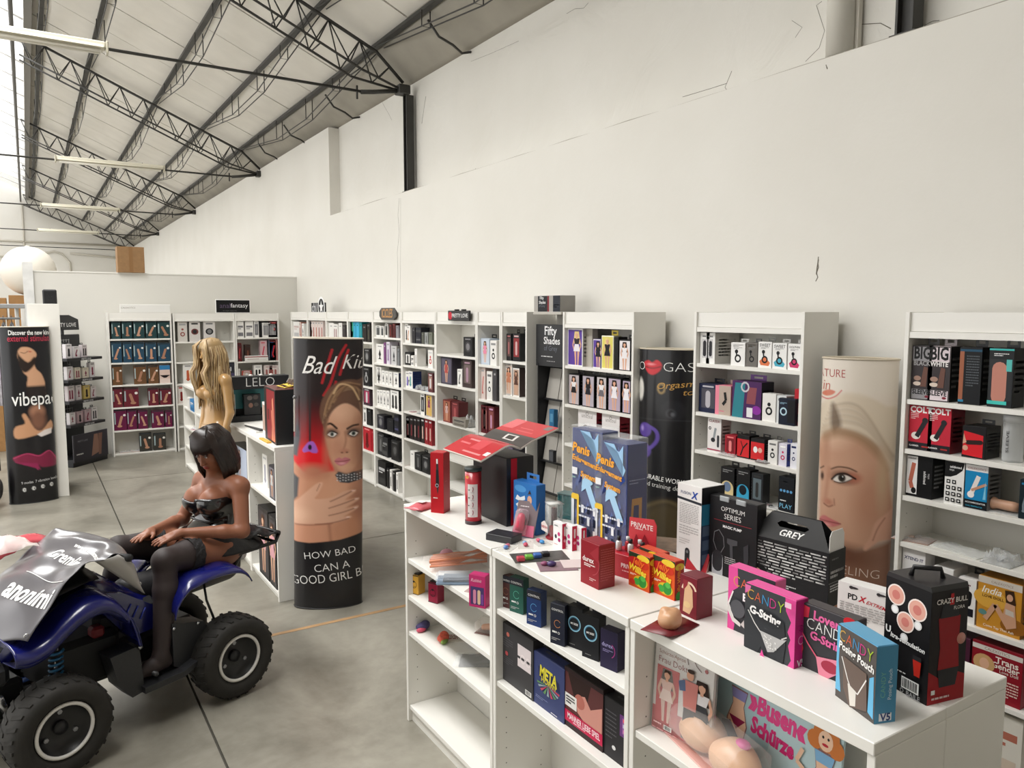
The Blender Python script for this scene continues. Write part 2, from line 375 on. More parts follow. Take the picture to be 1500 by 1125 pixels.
def floormat():
    m = bpy.data.materials.new('polished_concrete'); m.use_nodes = True; nt = m.node_tree; b = nt.nodes['Principled BSDF']
    tc = nt.nodes.new('ShaderNodeTexCoord'); n = nt.nodes.new('ShaderNodeTexNoise'); n.inputs['Scale'].default_value = 1.1; n.inputs['Detail'].default_value = 9; n.inputs['Roughness'].default_value = .62; n.inputs['Distortion'].default_value = .8
    r = nt.nodes.new('ShaderNodeValToRGB'); e = r.color_ramp.elements; e[0].position = .28; e[0].color = (*lin('#6a675d'), 1); e[1].position = .74; e[1].color = (*lin('#a5a195'), 1)
    x = e.new(.5); x.color = (*lin('#8b877c'), 1)
    n2 = nt.nodes.new('ShaderNodeTexNoise'); n2.inputs['Scale'].default_value = 14; n2.inputs['Detail'].default_value = 6; mx = nt.nodes.new('ShaderNodeMix'); mx.data_type = 'RGBA'; mx.blend_type = 'MULTIPLY'; mx.inputs['Factor'].default_value = .35
    r2 = nt.nodes.new('ShaderNodeValToRGB'); r2.color_ramp.elements[0].position = .35; r2.color_ramp.elements[0].color = (.75, .74, .72, 1); r2.color_ramp.elements[1].position = .6
    for q in (n, n2): nt.links.new(tc.outputs['Object'], q.inputs[0])
    nt.links.new(n.outputs['Fac'], r.inputs[0]); nt.links.new(n2.outputs['Fac'], r2.inputs[0]); nt.links.new(r.outputs[0], mx.inputs[6]); nt.links.new(r2.outputs[0], mx.inputs[7]); nt.links.new(mx.outputs[2], b.inputs['Base Color'])
    rr = nt.nodes.new('ShaderNodeMapRange'); rr.inputs['To Min'].default_value = .22; rr.inputs['To Max'].default_value = .5; nt.links.new(n.outputs['Fac'], rr.inputs[0]); nt.links.new(rr.outputs[0], b.inputs['Roughness']); return m
MW = wallmat(); MRW = roughwallmat(); MF = floormat()
STEEL = mat('#33322f', .5, noise=.25, scale=6); MDARK = mat('#1b1b1b', .45)
mp_ = mat('#d8d4cc', .8); XW = 3.65; XR = 3.80; YB = 34.0; ZL = 3.36; ZE = 4.56
# floor: dark joint bed with separate slabs
fl = emp('floor'); tag(fl, kind='structure')
MB().box(-7, 3.9, -5, YB + .2, -.12, -.02, mat('#4b4840', .9)).build('joint_bed', fl)
xs = [-7, -2.35, .655, 3.9]; ys = [-5, -1.5, 1.6, 4.77, 7.6, 10.25, 14.0, 18, 22, 26, 30, YB + .2]
for i in range(3):
    yy = ys if i < 2 else [-5, -1.5, 1.6, 4.72, 6.35, 10.25, 14, 18, 22, 26, 30, YB + .2]
    for j in range(len(yy) - 1):
        MB().box(xs[i] + .006, xs[i + 1] - .006, yy[j] + .006, yy[j + 1] - .006, -.06, 0, MF).build('slab', fl)
MB().box(.66, 2.6, 4.70, 4.735, -.02, .0015, mat('#a5835c', .7, noise=.2)).build('joint_filler', fl)
# right wall: thick lower part with a ledge, set-back rough upper part between pilasters
wr = emp('wall_right'); tag(wr, kind='structure')
MB().box(XW, 4.3, -5, YB, 0, ZL, MW).build('lower_wall', wr)
MB().box(XR, 4.3, -5, 10.52, ZL, ZE + .02, MRW).build('upper_wall', wr)
MB().box(XW, 4.3, 10.52, YB, ZL, ZE, MW).build('pilaster', wr)
def cracks_and_edge_line(pts, w, X):
    mb = MB(); q = [W(u, v, X=X) for u, v in pts]
    mb.tube([(X, p.y, p.z) for p in q], w * .45, mat('#7d786e', .9), n=5); mb.build('cracks_and_edge_line', wr)
cracks_and_edge_line([(1199, 376), (1198, 384), (1199, 392), (1196, 400), (1198, 406), (1195, 412)], .006, XW); cracks_and_edge_line([(1199, 380), (1197, 392), (1196, 402)], .008, XW)
cracks_and_edge_line([(585, 290), (583, 315), (585, 340), (582, 370), (583, 400), (582, 450)], .004, XW); cracks_and_edge_line([(587, 290), (587, 360), (586, 450)], .003, XW)
cracks_and_edge_line([(1212, 88), (1218, 87), (1224, 85)], .012, XR)
cracks_and_edge_line([(1210, 95), (1212, 101)], .006, XW); cracks_and_edge_line([(624, 141), (621, 160), (618, 181)], .006, XR); cracks_and_edge_line([(1070, 140), (1062, 128), (1072, 104)], .004, XR)
cracks_and_edge_line([(1000, 142), (1040, 130), (1065, 122)], .004, XR); cracks_and_edge_line([(1180, 90), (1200, 70), (1208, 45), (1196, 8), (1204, 2)], .0035, XR); cracks_and_edge_line([(1255, 36), (1290, 34), (1305, 42)], .005, XR)
cracks_and_edge_line([(690, 255), (697, 247)], .006, XR); cracks_and_edge_line([(560, 150), (570, 168), (574, 176)], .003, XR); cracks_and_edge_line([(1356, 36), (1366, 31), (1376, 30)], .004, XR)
cracks_and_edge_line([(830, 20), (842, 13), (855, 12), (862, 4)], .0035, XR); cracks_and_edge_line([(690, 90), (720, 78), (760, 60)], .003, XR); cracks_and_edge_line([(1165, 55), (1175, 40), (1160, 30)], .003, XR)
R = random.Random(12); edge_line_y = np.arange(-1, 10.4, .35)
MB().tube([(XW + .004, y_, ZL + R.uniform(-.004, .004)) for y_ in edge_line_y], .004, mat('#a8a296', .9), 5).build('cracks_and_edge_line', wr)  # dark edge line drawn along the ledge, stands in for the change of shading
wl = MB().box(-6.1, -5.9, -5, 1.5, 0, 7.2, MW).build('wall_left_light_block'); tag(wl, kind='structure')  # unseen partial wall, added to cut side light from behind the camera
rc = MB().box(-2.3, .3, -5, .6, 6.36, 6.5, mp_).build('roof_light_block', None); tag(rc, kind='structure')  # unseen cap in place of the near skylight panes, keeps light out
wb = MB().box(-7, 3.9, YB, YB + .2, 0, 7.2, MW).build('wall_back'); tag(wb, kind='structure')
wq = MB().box(-7, 4.3, -5.2, -5, 0, 7.2, MW).build('wall_rear_light_block'); tag(wq, kind='structure')  # unseen wall behind the camera, added to darken faces turned towards it
# partition behind the far bookcases
pt = emp('wall_partition'); tag(pt, kind='structure')
MB().box(.1, XW, 12.17, 12.27, 0, 2.56, mat('#d9d7d0', .8)).build('board', pt)
for a, b in ((.1, 1.3), (1.3, 2.5), (2.5, XW)): MB().box(a + .002, b - .002, 12.16, 12.28, 2.56, 2.575, mat('#eceae4', .6)).build('cap', pt)
MB().box(-.02, .1, 12.13, 12.29, 0, 2.68, mat('#dcdcda', .35, noise=.1)).build('corner_post', pt)
# ceiling: roof panels on the right slope, plain sheet on the left one
ce = emp('ceiling'); tag(ce, kind='structure')
def roofz(x): return 4.80 + .44 * (3.65 - x)
mp = mat('#e4e0d8', .8, noise=.04, scale=3)
y = -5.0; k = 0
while y < YB:
    y1 = min(y + 1.02, YB); d = .004 * (k % 2)
    MB().prism([(3.5, roofz(3.5) + d), (.2, roofz(.2) + d), (.2, roofz(.2) + .05), (3.5, roofz(3.5) + .05)], 1, y + .012, y1 - .012, mp).build('roof_panel', ce); y = y1; k += 1
MB().prism([(3.55, roofz(3.55) + .015), (.2, roofz(.2) + .015), (.2, roofz(.2) + .07), (3.55, roofz(3.55) + .07)], 1, -5, YB, mat('#8d8a84', .9)).build('roof_backing', ce)
MB().prism([(-2.2, roofz(.2)), (-5.65, roofz(3.65)), (-5.65, roofz(3.65) + .1), (-2.2, roofz(.2) + .1)], 1, -5, YB, mp).build('roof_sheet_unseen', ce)  # unseen left slope, put in so sky light enters by skylight and open side
# curved valley strip above the right wall
vp = [(3.34, roofz(3.34) + .02), (3.50, 4.80), (3.63, 4.69), (3.74, 4.61), (3.83, 4.57)]
MB().grid([[(x, yy, z) for x, z in vp] for yy in np.linspace(-5, YB, 40)], mat('#a29d92', .75, noise=.12, scale=2)).build('valley_strip', ce, solid=.02)
# skylight along the ridge: bars and glass panes
wn = emp('window_1'); tag(wn, kind='structure')
for s_ in (0, 1):
    xa, xb = (.2, -1.0) if s_ == 0 else (-2.2, -1.0)
    za, zb = 6.32, 6.85
    for yy in np.arange(.6, YB - 1, 1.2):
        MB().prism([(yy + .03, 0), (yy + 1.17, 0), (yy + 1.17, .008), (yy + .03, .008)], 0, 0, 1, clear('#ffffff', .1)).build('pane', wn)
        o = COL.objects[-1]; me = o.data
        for q in me.vertices: t = q.co.x; q.co.x = xa + (xb - xa) * t; q.co.z += za + (zb - za) * t
        MB().tube([(xa, yy, za), (xb, yy, zb)], .02, mat('#d8d8d6', .5), n=6).build('glazing_bar', wn)
MB().box(.17, .27, -5, YB, 6.16, 6.36, mat('#8d8a86', .6)).build('ridge_beam', wn); MB().box(-2.27, -2.17, -5, YB, 6.2, 6.36, mat('#8d8a86', .6)).build('ridge_beam', wn)
MB().tube([(-1, -5, 6.84), (-1, YB, 6.84)], .04, mat('#cfcfcc', .5)).build('ridge_bar', wn)
MB().tube([(.02, -5, 6.1), (.02, YB, 6.1)], .03, mat('#5a5855', .5)).build('ridge_rail', wn)
# ---------------- roof trusses, purlins, tie rods, columns
TY = [2.25, 8.05, 14.2, 20.4, 26.6, 33.2]; ORD = ['nearest', 'second', 'third', 'fourth', 'fifth', 'farthest']
def tz(x): return 4.70 + .435 * (3.65 - x)
for i, ty in enumerate(TY):
    t = emp('roof_truss', (0, ty, 0)); tag(t, f'{ORD[i]} black steel lattice truss under the sloping roof', 'truss', 'roof trusses')
    MB().tube([(3.66, 0, 4.55), (3.35, 0, tz(3.35)), (.1, 0, tz(.1))], .020, STEEL, 6).build('top_chord', t)
    for s_ in (-1, 1):
        MB().tube([(3.66, s_ * .02, 4.46), (3.12, s_ * .15, tz(3.12) - .36), (.1, s_ * .15, tz(.1) - .36)], .014, STEEL, 6).build('bottom_chord', t)
        N = 10
        for k in range(N):
            xa = 3.5 - k * (3.4 / N); xb = xa - 1.7 / N; xc = xa - 3.4 / N
            zb = lambda x: 4.46 + (tz(3.12) - .36 - 4.46) * (3.66 - x) / .54 if x > 3.12 else tz(x) - .36
            yb = lambda x: s_ * (.02 + .13 * min(1, (3.66 - x) / .54))
            zt = lambda x: tz(x) if x < 3.35 else 4.55 + (tz(3.35) - 4.55) * (3.66 - x) / .31
            MB().tube([(xa, 0, zt(xa)), (xb, yb(xb), zb(xb))], .008, STEEL, 5).build('web_bar', t); MB().tube([(xb, yb(xb), zb(xb)), (xc, 0, zt(xc))], .008, STEEL, 5).build('web_bar', t)
    for k in range(8):
        x = 3.1 - k * .42; MB().tube([(x, -.15, tz(x) - .36), (x, .15, tz(x) - .36)], .008, STEEL, 5).build('cross_bar', t)
    MB().box(3.58, 3.72, -.07, .07, 4.42, 4.52, STEEL, .01).build('seat_bracket', t)
    MB().tube([(3.62, 0, 4.46), (3.3, 0, 4.40), (3.16, 0, 4.38)], .024, STEEL, 6).build('rod_socket', t)
    MB().tube([(3.2, 0, 4.385), (-5.3, 0, 4.43)], .015, STEEL, 8).build('tie_rod', t)
    MB().tube([(3.12, 0, 4.30), (3.12, 0, 4.44)], .012, STEEL, 6).build('turnbuckle', t)
    if i < 2:
        c = emp('steel_column', (3.72, ty, 0)); tag(c, 'dark steel column stub in the wall recess under the roof truss, ' + ('at the upper right' if i == 0 else 'left of centre'), 'column')
        mb = MB().box(-.045, .045, -.045, -.033, ZL, 4.42, STEEL).box(-.045, .045, .033, .045, ZL, 4.42, STEEL); mb.build('flange', c)
        MB().box(-.008, .008, -.033, .033, ZL, 4.42, STEEL).build('web', c); MB().box(-.06, .06, -.065, .065, ZL, ZL + .012, STEEL).build('base_plate', c)
PX = [3.35, 2.72, 1.98, 1.02, .38]
for i, px in enumerate(PX):
    p = emp('roof_purlin', (px, 0, 0)); tag(p, f'dark trussed purlin running along the roof, {["nearest the right wall", "second up from the right wall", "middle one of five", "fourth up from the right wall", "topmost beside the skylight"][i]}', 'purlin', 'roof purlins')
    z = tz(px) + .04
    MB().box(-.032, .032, -5, YB - .1, z, z + .035, STEEL).build('angle_bar', p)
    for k in range(len(TY)):
        ya = TY[k] + .1; yb = (TY[k + 1] if k + 1 < len(TY) else YB) - .1
        if k == 0: pass
        pts = [(0, ya, z - .02), (0, ya + (yb - ya) * .2, z - .15), (0, ya + (yb - ya) * .38, z - .27), (0, ya + (yb - ya) * .62, z - .27), (0, ya + (yb - ya) * .8, z - .15), (0, yb, z - .02)]
        if yb - ya < 1.5: continue
        for s_ in (-1, 1): MB().tube([(s_ * .045, a[1], a[2]) for a in pts], .007, STEEL, 5).build('bowed_rod', p)
        for a in pts[1:-1]:
            MB().tube([(-.045, a[1], z), (-.045, a[1], a[2]), (.045, a[1], a[2]), (.045, a[1], z)], .007, STEEL, 5).build('strut', p)
# curved pipes hanging out of the valley strip
for k, (u, v) in enumerate(((690, 72), (527, 168), (460, 197), (419, 220))):
    q = W(u, v, X=XR); pz = tz(3.35); dp = MB().tube([(3.36, q.y + .05, pz - .05), (3.45, q.y, pz - .20), (3.6, q.y, 4.58), (3.70, q.y, 4.52), (3.8, q.y, 4.55)], .012, STEEL, 6).build('gutter_strap')
    tag(dp, f'{["longest", "second", "third", "farthest"][k]} bent dark strap under the grey valley strip, counted from the right', 'strap', 'gutter straps')
dp = emp('drain_pipe', (3.722, 0, 0)); q0 = W(1230, 60, X=3.72)
MB().lathe([(.07, ZL + .01), (.07, ZE)], (0, q0.y, 0), mat('#dcd9d0', .55), 24).build('pipe', dp); MB().box(.03, .06, q0.y - .085, q0.y + .085, ZL, ZE, mat('#d2cec4', .7)).build('side_strip', dp)
tag(dp, 'white round downpipe in the wall recess beside the dark column', 'pipe')
# ---------------- tube lights hanging from the tie rods
for k, (ua, va, ub, vb, ty) in enumerate(((0, 62, 155, 83, 8.05), (82, 232, 239, 247, 14.2), (60, 297, 174, 305, 20.4), (55, 335, 144, 341, 26.6))):
    a = W(ua, va, Y=ty - .05); b = W(ub, vb, Y=ty - .05); x0 = a.x if k else b.x - 1.45; z = 4.40 if k == 0 else 4.42
    L = b.x - x0; t = emp('tube_light', (x0, ty - .06, z)); tag(t, f'cream fluorescent tube fitting hung on a tie rod, {["nearest at the top left", "second from the camera", "third from the camera", "farthest and smallest"][k]}', 'lamp', 'tube lights')
    MB().box(0, L, -.05, .05, -.03, .03, mat('#d9d5c4', .5), .01).build('housing', t); MB().prism([(-.09, -.035), (.09, -.035), (.05, .0), (-.05, .0)], 0, .02, L - .02, mat('#cfcab8', .45)).build('reflector', t)
    for s_ in (-.035, .035): MB().tube([(.04, s_, -.055), (L - .04, s_, -.055)], .014, mat('#efece2', .3), 10).build('tube', t)
    MB().box(-.02, .0, -.06, .06, -.07, .035, mat('#bdb8a6', .5), .006).build('end_cap', t); MB().box(L, L + .02, -.06, .06, -.07, .035, mat('#bdb8a6', .5), .006).build('end_cap', t)
    for xx in (L * .2, L * .8): MB().tube([(xx, .0, .03), (xx, .06, .05)], .008, STEEL, 5).build('clip', t)
# pipes on the far wall
MP = mat('#c9c4b8', .6)
pw = emp('conduit_pipe', (0, YB - .06, 0)); tag(pw, 'thin grey conduit pipes on the far end wall', 'pipe')
for pts in ([(-6, 0, 3.8), (.2, 0, 4.1), (1.0, 0, 4.3), (1.25, 0, 4.22), (1.5, 0, 3.9), (1.52, 0, 0)], [(1.52, 0, 4.25), (3.6, 0, 4.1)], [(-6, 0, 4.66), (3.3, 0, 4.6)], [(.05, 0, 6.0), (.05, 0, 4.3), (-.2, 0, 4.25)]): MB().tube(pts, .035, MP, 6).build('pipe_run', pw)
# ================================================================ SHELVING
MWH = mat('#e9e7e1', .38); MWB = mat('#e2e0d9', .5); MPEG = mat('#55524c', .6)
CASES = {}
def bookcase(key, name, label, X, ya, yb, zs, top, face='-x', depth=.28, header=True, cat='bookcase', group=None, plinth=True, dots=False):
    """front plane at X (face -x / +x) between ya (left edge seen from the front) and yb; face -y: front plane at Y=X between x=ya and x=yb. zs = heights of the shelf tops"""
    w = abs(yb - ya); c = (ya + yb) / 2
    loc, rz = {'-x': ((X, c, 0), -math.pi / 2), '+x': ((X, c, 0), math.pi / 2), '-y': ((c, X, 0), 0)}[face]
    t = emp(name, loc, rz); tag(t, label, cat, group); th = .02
    for s_ in (-1, 1):
        a, b = (-w / 2, -w / 2 + th) if s_ < 0 else (w / 2 - th, w / 2)
        MB().box(a, b, 0, depth, 0, top, MWH, .0015).build('side_panel', t)
    MB().box(-w / 2 + th, w / 2 - th, depth - .008, depth - .002, .03, top - .01, MWB).build('back_panel', t)
    if header:
        MB().box(-w / 2 + th, w / 2 - th, .012, .028, top - .085, top - .002, MWH).build('header_board', t)
        MB().box(-w / 2 + th, w / 2 - th, .004, depth - .01, top - .115, top - .087, MWH).build('top_board', t)
    else:
        MB().box(-w / 2 + .001, w / 2 - .001, -.004, depth, top, top + .03, MWH, .002).build('top_board', t)
    for z in zs: MB().box(-w / 2 + th + .001, w / 2 - th - .001, .006, depth - .01, z - .022, z, MWH, .0012).build('shelf', t)
    if plinth: MB().box(-w / 2 + th, w / 2 - th, .02, .035, 0, min(zs) - .022, MWB).build('plinth', t)
    if dots:
        mb = MB()
        for s_ in (-1, 1):
            for yy in (.05, .22):
                z = .14
                while z < top - .1:
                    x = s_ * (w / 2 - th - .0006); mb.add([(x, yy + .0028 * math.cos(q * math.pi / 3), z + .0028 * math.sin(q * math.pi / 3)) for q in range(6)], [tuple(range(6))], MPEG); z += .064
        o = mb.build('peg_holes', t); o['kind'] = 'stuff'
    CASES[key] = dict(X=X, face=face, zs=sorted(zs, reverse=True), t=t, ya=ya, yb=yb, depth=depth, top=top)
    return t
PH = {}
bookcase('A', 'bookcase', 'tall white bookcase with costume boxes, right of the black book stand', 3.32, 4.555, 3.775, [1.63, 1.345, 1.055, .75, .4, .08], 2.02, dots=True)
bookcase('B', 'bookcase', 'tall white bookcase between the black and the skin coloured poster columns', 3.32, 3.245, 2.485, [1.72, 1.432, 1.206, .965, .69, .4, .08], 2.02, dots=True)
bookcase('C', 'bookcase', 'tall white bookcase at the right edge of the picture', 3.32, 1.96, 1.16, [1.63, 1.405, 1.19, .975, .69, .4, .08], 2.02, dots=True)
ROW = [('R1', 5.425, 5.035), ('R2', 5.835, 5.43), ('R3', 6.635, 5.84), ('R4', 7.43, 6.64), ('R5', 8.225, 7.435), ('R6', 9.03, 8.23), ('R7', 9.83, 9.035), ('R8', 10.63, 9.835), ('R9', 11.42, 10.635)]
RZ = {'R1': [1.62, 1.33, 1.0, .68, .36, .08], 'R2': [1.565, 1.26, .96, .65, .36, .08], 'R3': [1.62, 1.335, .97, .635, .36, .05], 'R4': [1.70, 1.467, 1.227, .978, .69, .385, .04],
      'R5': [1.742, 1.446, 1.21, .949, .693, .388, .04], 'R6': [1.67, 1.41, 1.15, .92, .69, .385, .04], 'R7': [1.64, 1.33, 1.0, .69, .36, .04], 'R8': [1.64, 1.33, 1.0, .69, .36, .04], 'R9': [1.64, 1.33, 1.0, .69, .36, .04]}
NTH = ['first', 'second', 'third', 'fourth', 'fifth', 'sixth', 'seventh', 'eighth', 'ninth']
for i, (k, a, b) in enumerate(ROW):
    bookcase(k, 'bookcase', f'{"narrow " if i < 2 else ""}white bookcase in the row along the right wall, {NTH[i]} from its near end', 3.32, a, b, RZ[k], 2.02, group='bookcases along the right wall')
bookcase('V1', 'bookcase', 'white bookcase of blister packs at the left end of the far partition', 11.87, .93, 1.745, [1.646, 1.316, 1.004, .691, .366, .04], 2.01, face='-y')
bookcase('V2', 'bookcase', 'white half empty bookcase on the partition, second from its left end', 11.87, 1.765, 2.615, [1.59, 1.296, .98, .693, .365, .04], 2.0, face='-y')
bookcase('V3', 'bookcase', 'white bookcase behind the black display stand, right end of the partition', 11.87, 2.62, 3.27, [1.634, 1.277, .98, .69, .365, .04], 2.0, face='-y')
CT = 1.065
bookcase('L1', 'low_bookcase', 'low white bookcase with novelty aprons, nearest of the front counter', 1.50, 1.70, .905, [.75, .4, .08], CT, header=False, cat='low bookcase', group='low bookcases of the counter', dots=True)
bookcase('L2', 'low_bookcase', 'low white bookcase with small boxes and games, middle of the front counter', 1.50, 2.515, 1.705, [.859, .563, .08], CT, header=False, cat='low bookcase', group='low bookcases of the counter', dots=True)
bookcase('L3', 'low_bookcase', 'low white bookcase with an empty bottom shelf, far end of the front counter', 1.50, 3.35, 2.52, [.829, .645, .463, .085], CT, header=False, cat='low bookcase', group='low bookcases of the counter', dots=True)
for k, (a, b) in enumerate(((.905, 1.70), (1.705, 2.515), (2.52, 3.35))):
    bookcase(f'K{k}', 'low_bookcase', f'low white bookcase backing the front counter and facing the wall, {["nearest", "middle", "farthest"][k]} one', 2.062, a, b, [.7, .4, .08], CT, face='+x', header=False, cat='low bookcase', group='low bookcases of the counter')
bookcase('N1', 'low_bookcase', 'low white bookcase end behind the seated mannequin, beside the black poster column', 1.39, 6.03, 5.24, [.697, .06], CT, header=False, cat='low bookcase', dots=True)
bookcase('N2', 'low_bookcase', 'low white bookcase hidden behind the seated mannequin head', 1.39, 6.83, 6.035, [.697, .36, .06], CT, header=False, cat='low bookcase')
for k, (a, b) in enumerate(((5.24, 6.03), (6.035, 6.83))):
    bookcase(f'M{k}', 'low_bookcase', f'low white bookcase backing the counter behind the seated mannequin, {["nearer", "farther"][k]} one', 1.955, a, b, [.7, .4, .08], CT, face='+x', header=False, cat='low bookcase')
bookcase('F1', 'low_bookcase', 'low white bookcase far left of the standing blonde mannequin', 1.66, 10.62, 9.8, [.80, .55, .30, .05], CT, header=False, cat='low bookcase')
bookcase('F2', 'low_bookcase', 'low white bookcase behind the standing blonde mannequin legs', 1.66, 9.795, 8.98, [.80, .55, .30, .05], CT, header=False, cat='low bookcase')
# side of the case at the far left, seen edge on, with a black loudspeaker on it
lc = emp('bookcase', (.05, 9.62, 0)); tag(lc, 'white bookcase seen from its side behind the tall vibrator poster column', 'bookcase')
a = W(48, 600, Y=9.62).x - .05; b = W(95, 600, Y=9.62).x - .05; zt = W(70, 445, Y=9.62).z
MB().box(a, b, 0, .02, 0, zt, MWH, .002).build('side_panel', lc); MB().box(a, b, .78, .8, 0, zt, MWH).build('side_panel', lc); MB().box(b - .01, b, .02, .78, 0, zt, MWB).build('back_panel', lc)
for z in (.06, .5, .95, 1.4, 1.8, zt - .01): MB().box(a + .005, b - .01, .02, .78, z - .02, z, MWH).build('shelf', lc)
q0 = W(63, 443, Y=9.7); q1 = W(83, 424, Y=9.7); sp = emp('loudspeaker', ((q0.x + q1.x) / 2, 9.8, zt - .01)); tag(sp, 'small black loudspeaker on top of the white case at far left', 'speaker')
w_ = (q1.x - q0.x) / 2; MB().box(-w_, w_, -.07, .07, 0, q1.z - zt + .01, mat('#1c1c1e', .5), .012).build('cabinet', sp); MB().box(-w_ * .85, w_ * .85, -.078, -.071, .012, (q1.z - zt) * .93, mat('#111113', .8, bump=.6, scale=120), .004).build('grille', sp)
# ---------------- generic product carton
def carton(name, label, cat, w, d, h, loc, rz, body, side=None, tab=None, group=None, lid=True, rough=.4):
    t = emp(name, loc, rz); tag(t, label, cat, group)
    MB().box(-w / 2, w / 2, -d / 2, d / 2, 0, h, mat(body, rough), .0012).build('carton', t)
    if lid:
        MB().box(-w / 2 + .002, w / 2 - .002, -d / 2 + .004, d / 2 - .004, h, h + .0012, mat(body, rough)).build('lid_flap', t)
    if tab:
        tw, th_ = w * .55, min(.04, h * .16) ; o = MB(); k = tw * .28
        pts = [(-tw / 2, 0), (tw / 2, 0), (tw / 2, th_ * .8), (tw / 2 - .006, th_), (-tw / 2 + .006, th_), (-tw / 2, th_ * .8)]
        o.box(-tw / 2, -k, d / 2 - .006, d / 2 - .0045, h, h + th_, mat(tab, rough)); o.box(k, tw / 2, d / 2 - .006, d / 2 - .0045, h, h + th_, mat(tab, rough))
        o.box(-k, k, d / 2 - .006, d / 2 - .0045, h, h + th_ * .35, mat(tab, rough)); o.box(-k, k, d / 2 - .006, d / 2 - .0045, h + th_ * .7, h + th_, mat(tab, rough)); o.build('hang_tab', t)
    return t
SK = '#c98f74'; SK2 = '#e0b090'; PK = '#e4548e'
def lady(p, cx, by, hgt, top='#222', skirt='#222', hair='#4a2c1c', skin='#d9a98b', legs=None):
    """small printed figure of a clothed woman standing, hgt tall in units of the face height"""
    k = p.h / p.w; s = hgt; X = lambda x: cx + x * s * k; Y = lambda y: by + y * s
    p.poly([(X(-.11), Y(.98)), (X(.09), Y(.98)), (X(.13), Y(.8)), (X(.14), Y(.62)), (X(-.13), Y(.62)), (X(-.14), Y(.8))], hair)
    for q in (-1, 1): p.poly([(X(q * .03), Y(.45)), (X(q * .13), Y(.45)), (X(q * .10), Y(.22)), (X(q * .08), Y(.0)), (X(q * .03), Y(.0))], legs or skin)
    for q in (-1, 1): p.line([(X(q * .13), Y(.76)), (X(q * .19), Y(.58)), (X(q * .13), Y(.44))], .05 * s * k, skin)
    p.poly([(X(-.14), Y(.78)), (X(.14), Y(.78)), (X(.09), Y(.6)), (X(-.09), Y(.6))], top); p.poly([(X(-.09), Y(.61)), (X(.09), Y(.61)), (X(.16), Y(.40)), (X(-.16), Y(.40))], skirt)
    p.rect(X(-.03), Y(.76), X(.03), Y(.84), skin); p.ell(cx, Y(.88), .065 * s * k, .075 * s * k, skin, 12); p.poly([(X(-.08), Y(.9)), (X(-.05), Y(.97)), (X(.06), Y(.97)), (X(.08), Y(.9)), (X(0), Y(.935))], hair)
def design(p, kind, c1, c2, c3='#ffffff', seed=0):
    """printed fronts of small far cartons"""
    R = random.Random(seed)
    p.rect(0, 0, 1, 1, c1)
    if kind == 'wand': p.caps(.5, .2, .5, .62, .15, c2); p.ell(.5, .22, .22, .1, c2, 12); p.rect(.2, .86, .8, .92, c3)
    elif kind == 'two':
        for x in (.3, .68): p.caps(x, .2, x, .66, .11, c2); p.ell(x, .18, .15, .1, c2, 10)
        p.rect(.2, .86, .8, .91, c3)
    elif kind == 'curve': p.line([(.4, .18), (.36, .35), (.48, .52), (.6, .72)], .17, c2); p.ell(.42, .2, .16, .12, c2, 12); p.rect(.15, .87, .7, .92, c3)
    elif kind == 'ring': p.ring(.5, .38, .14, .26, c2, 16); p.ell(.5, .62, .13, .12, c2, 12); p.rect(.15, .82, .85, .9, c3)
    elif kind == 'window': p.rect(.14, .16, .86, .84, c2); p.rect(.2, .88, .8, .94, c3); p.caps(.5, .28, .5, .66, .13, c3)
    elif kind == 'lady': p.rect(.08, .05, .92, .95, c2); lady(p, .5, .08, .84, c3, c3)
    elif kind == 'text': p.rect(.12, .62, .88, .74, c2); p.rect(.12, .52, .6, .57, c2); p.rect(.12, .1, .88, .32, c3)
    elif kind == 'disc': p.ell(.5, .5, .34, .3, c2, 18); p.ell(.5, .5, .2, .2, c3, 14); p.rect(.2, .86, .8, .93, c3)
    elif kind == 'stripe': p.rect(0, .7, 1, .86, c2); p.rect(.1, .2, .9, .3, c3); p.rect(.1, .36, .6, .41, c2)
    elif kind == 'plug': p.poly([(.5, .74), (.66, .46), (.56, .34), (.58, .26), (.75, .2), (.25, .2), (.42, .26), (.44, .34), (.34, .46)], c2); p.rect(.25, .86, .75, .91, c3)
    elif kind == 'plain': p.rect(.3, .8, .7, .86, c2)
    return p
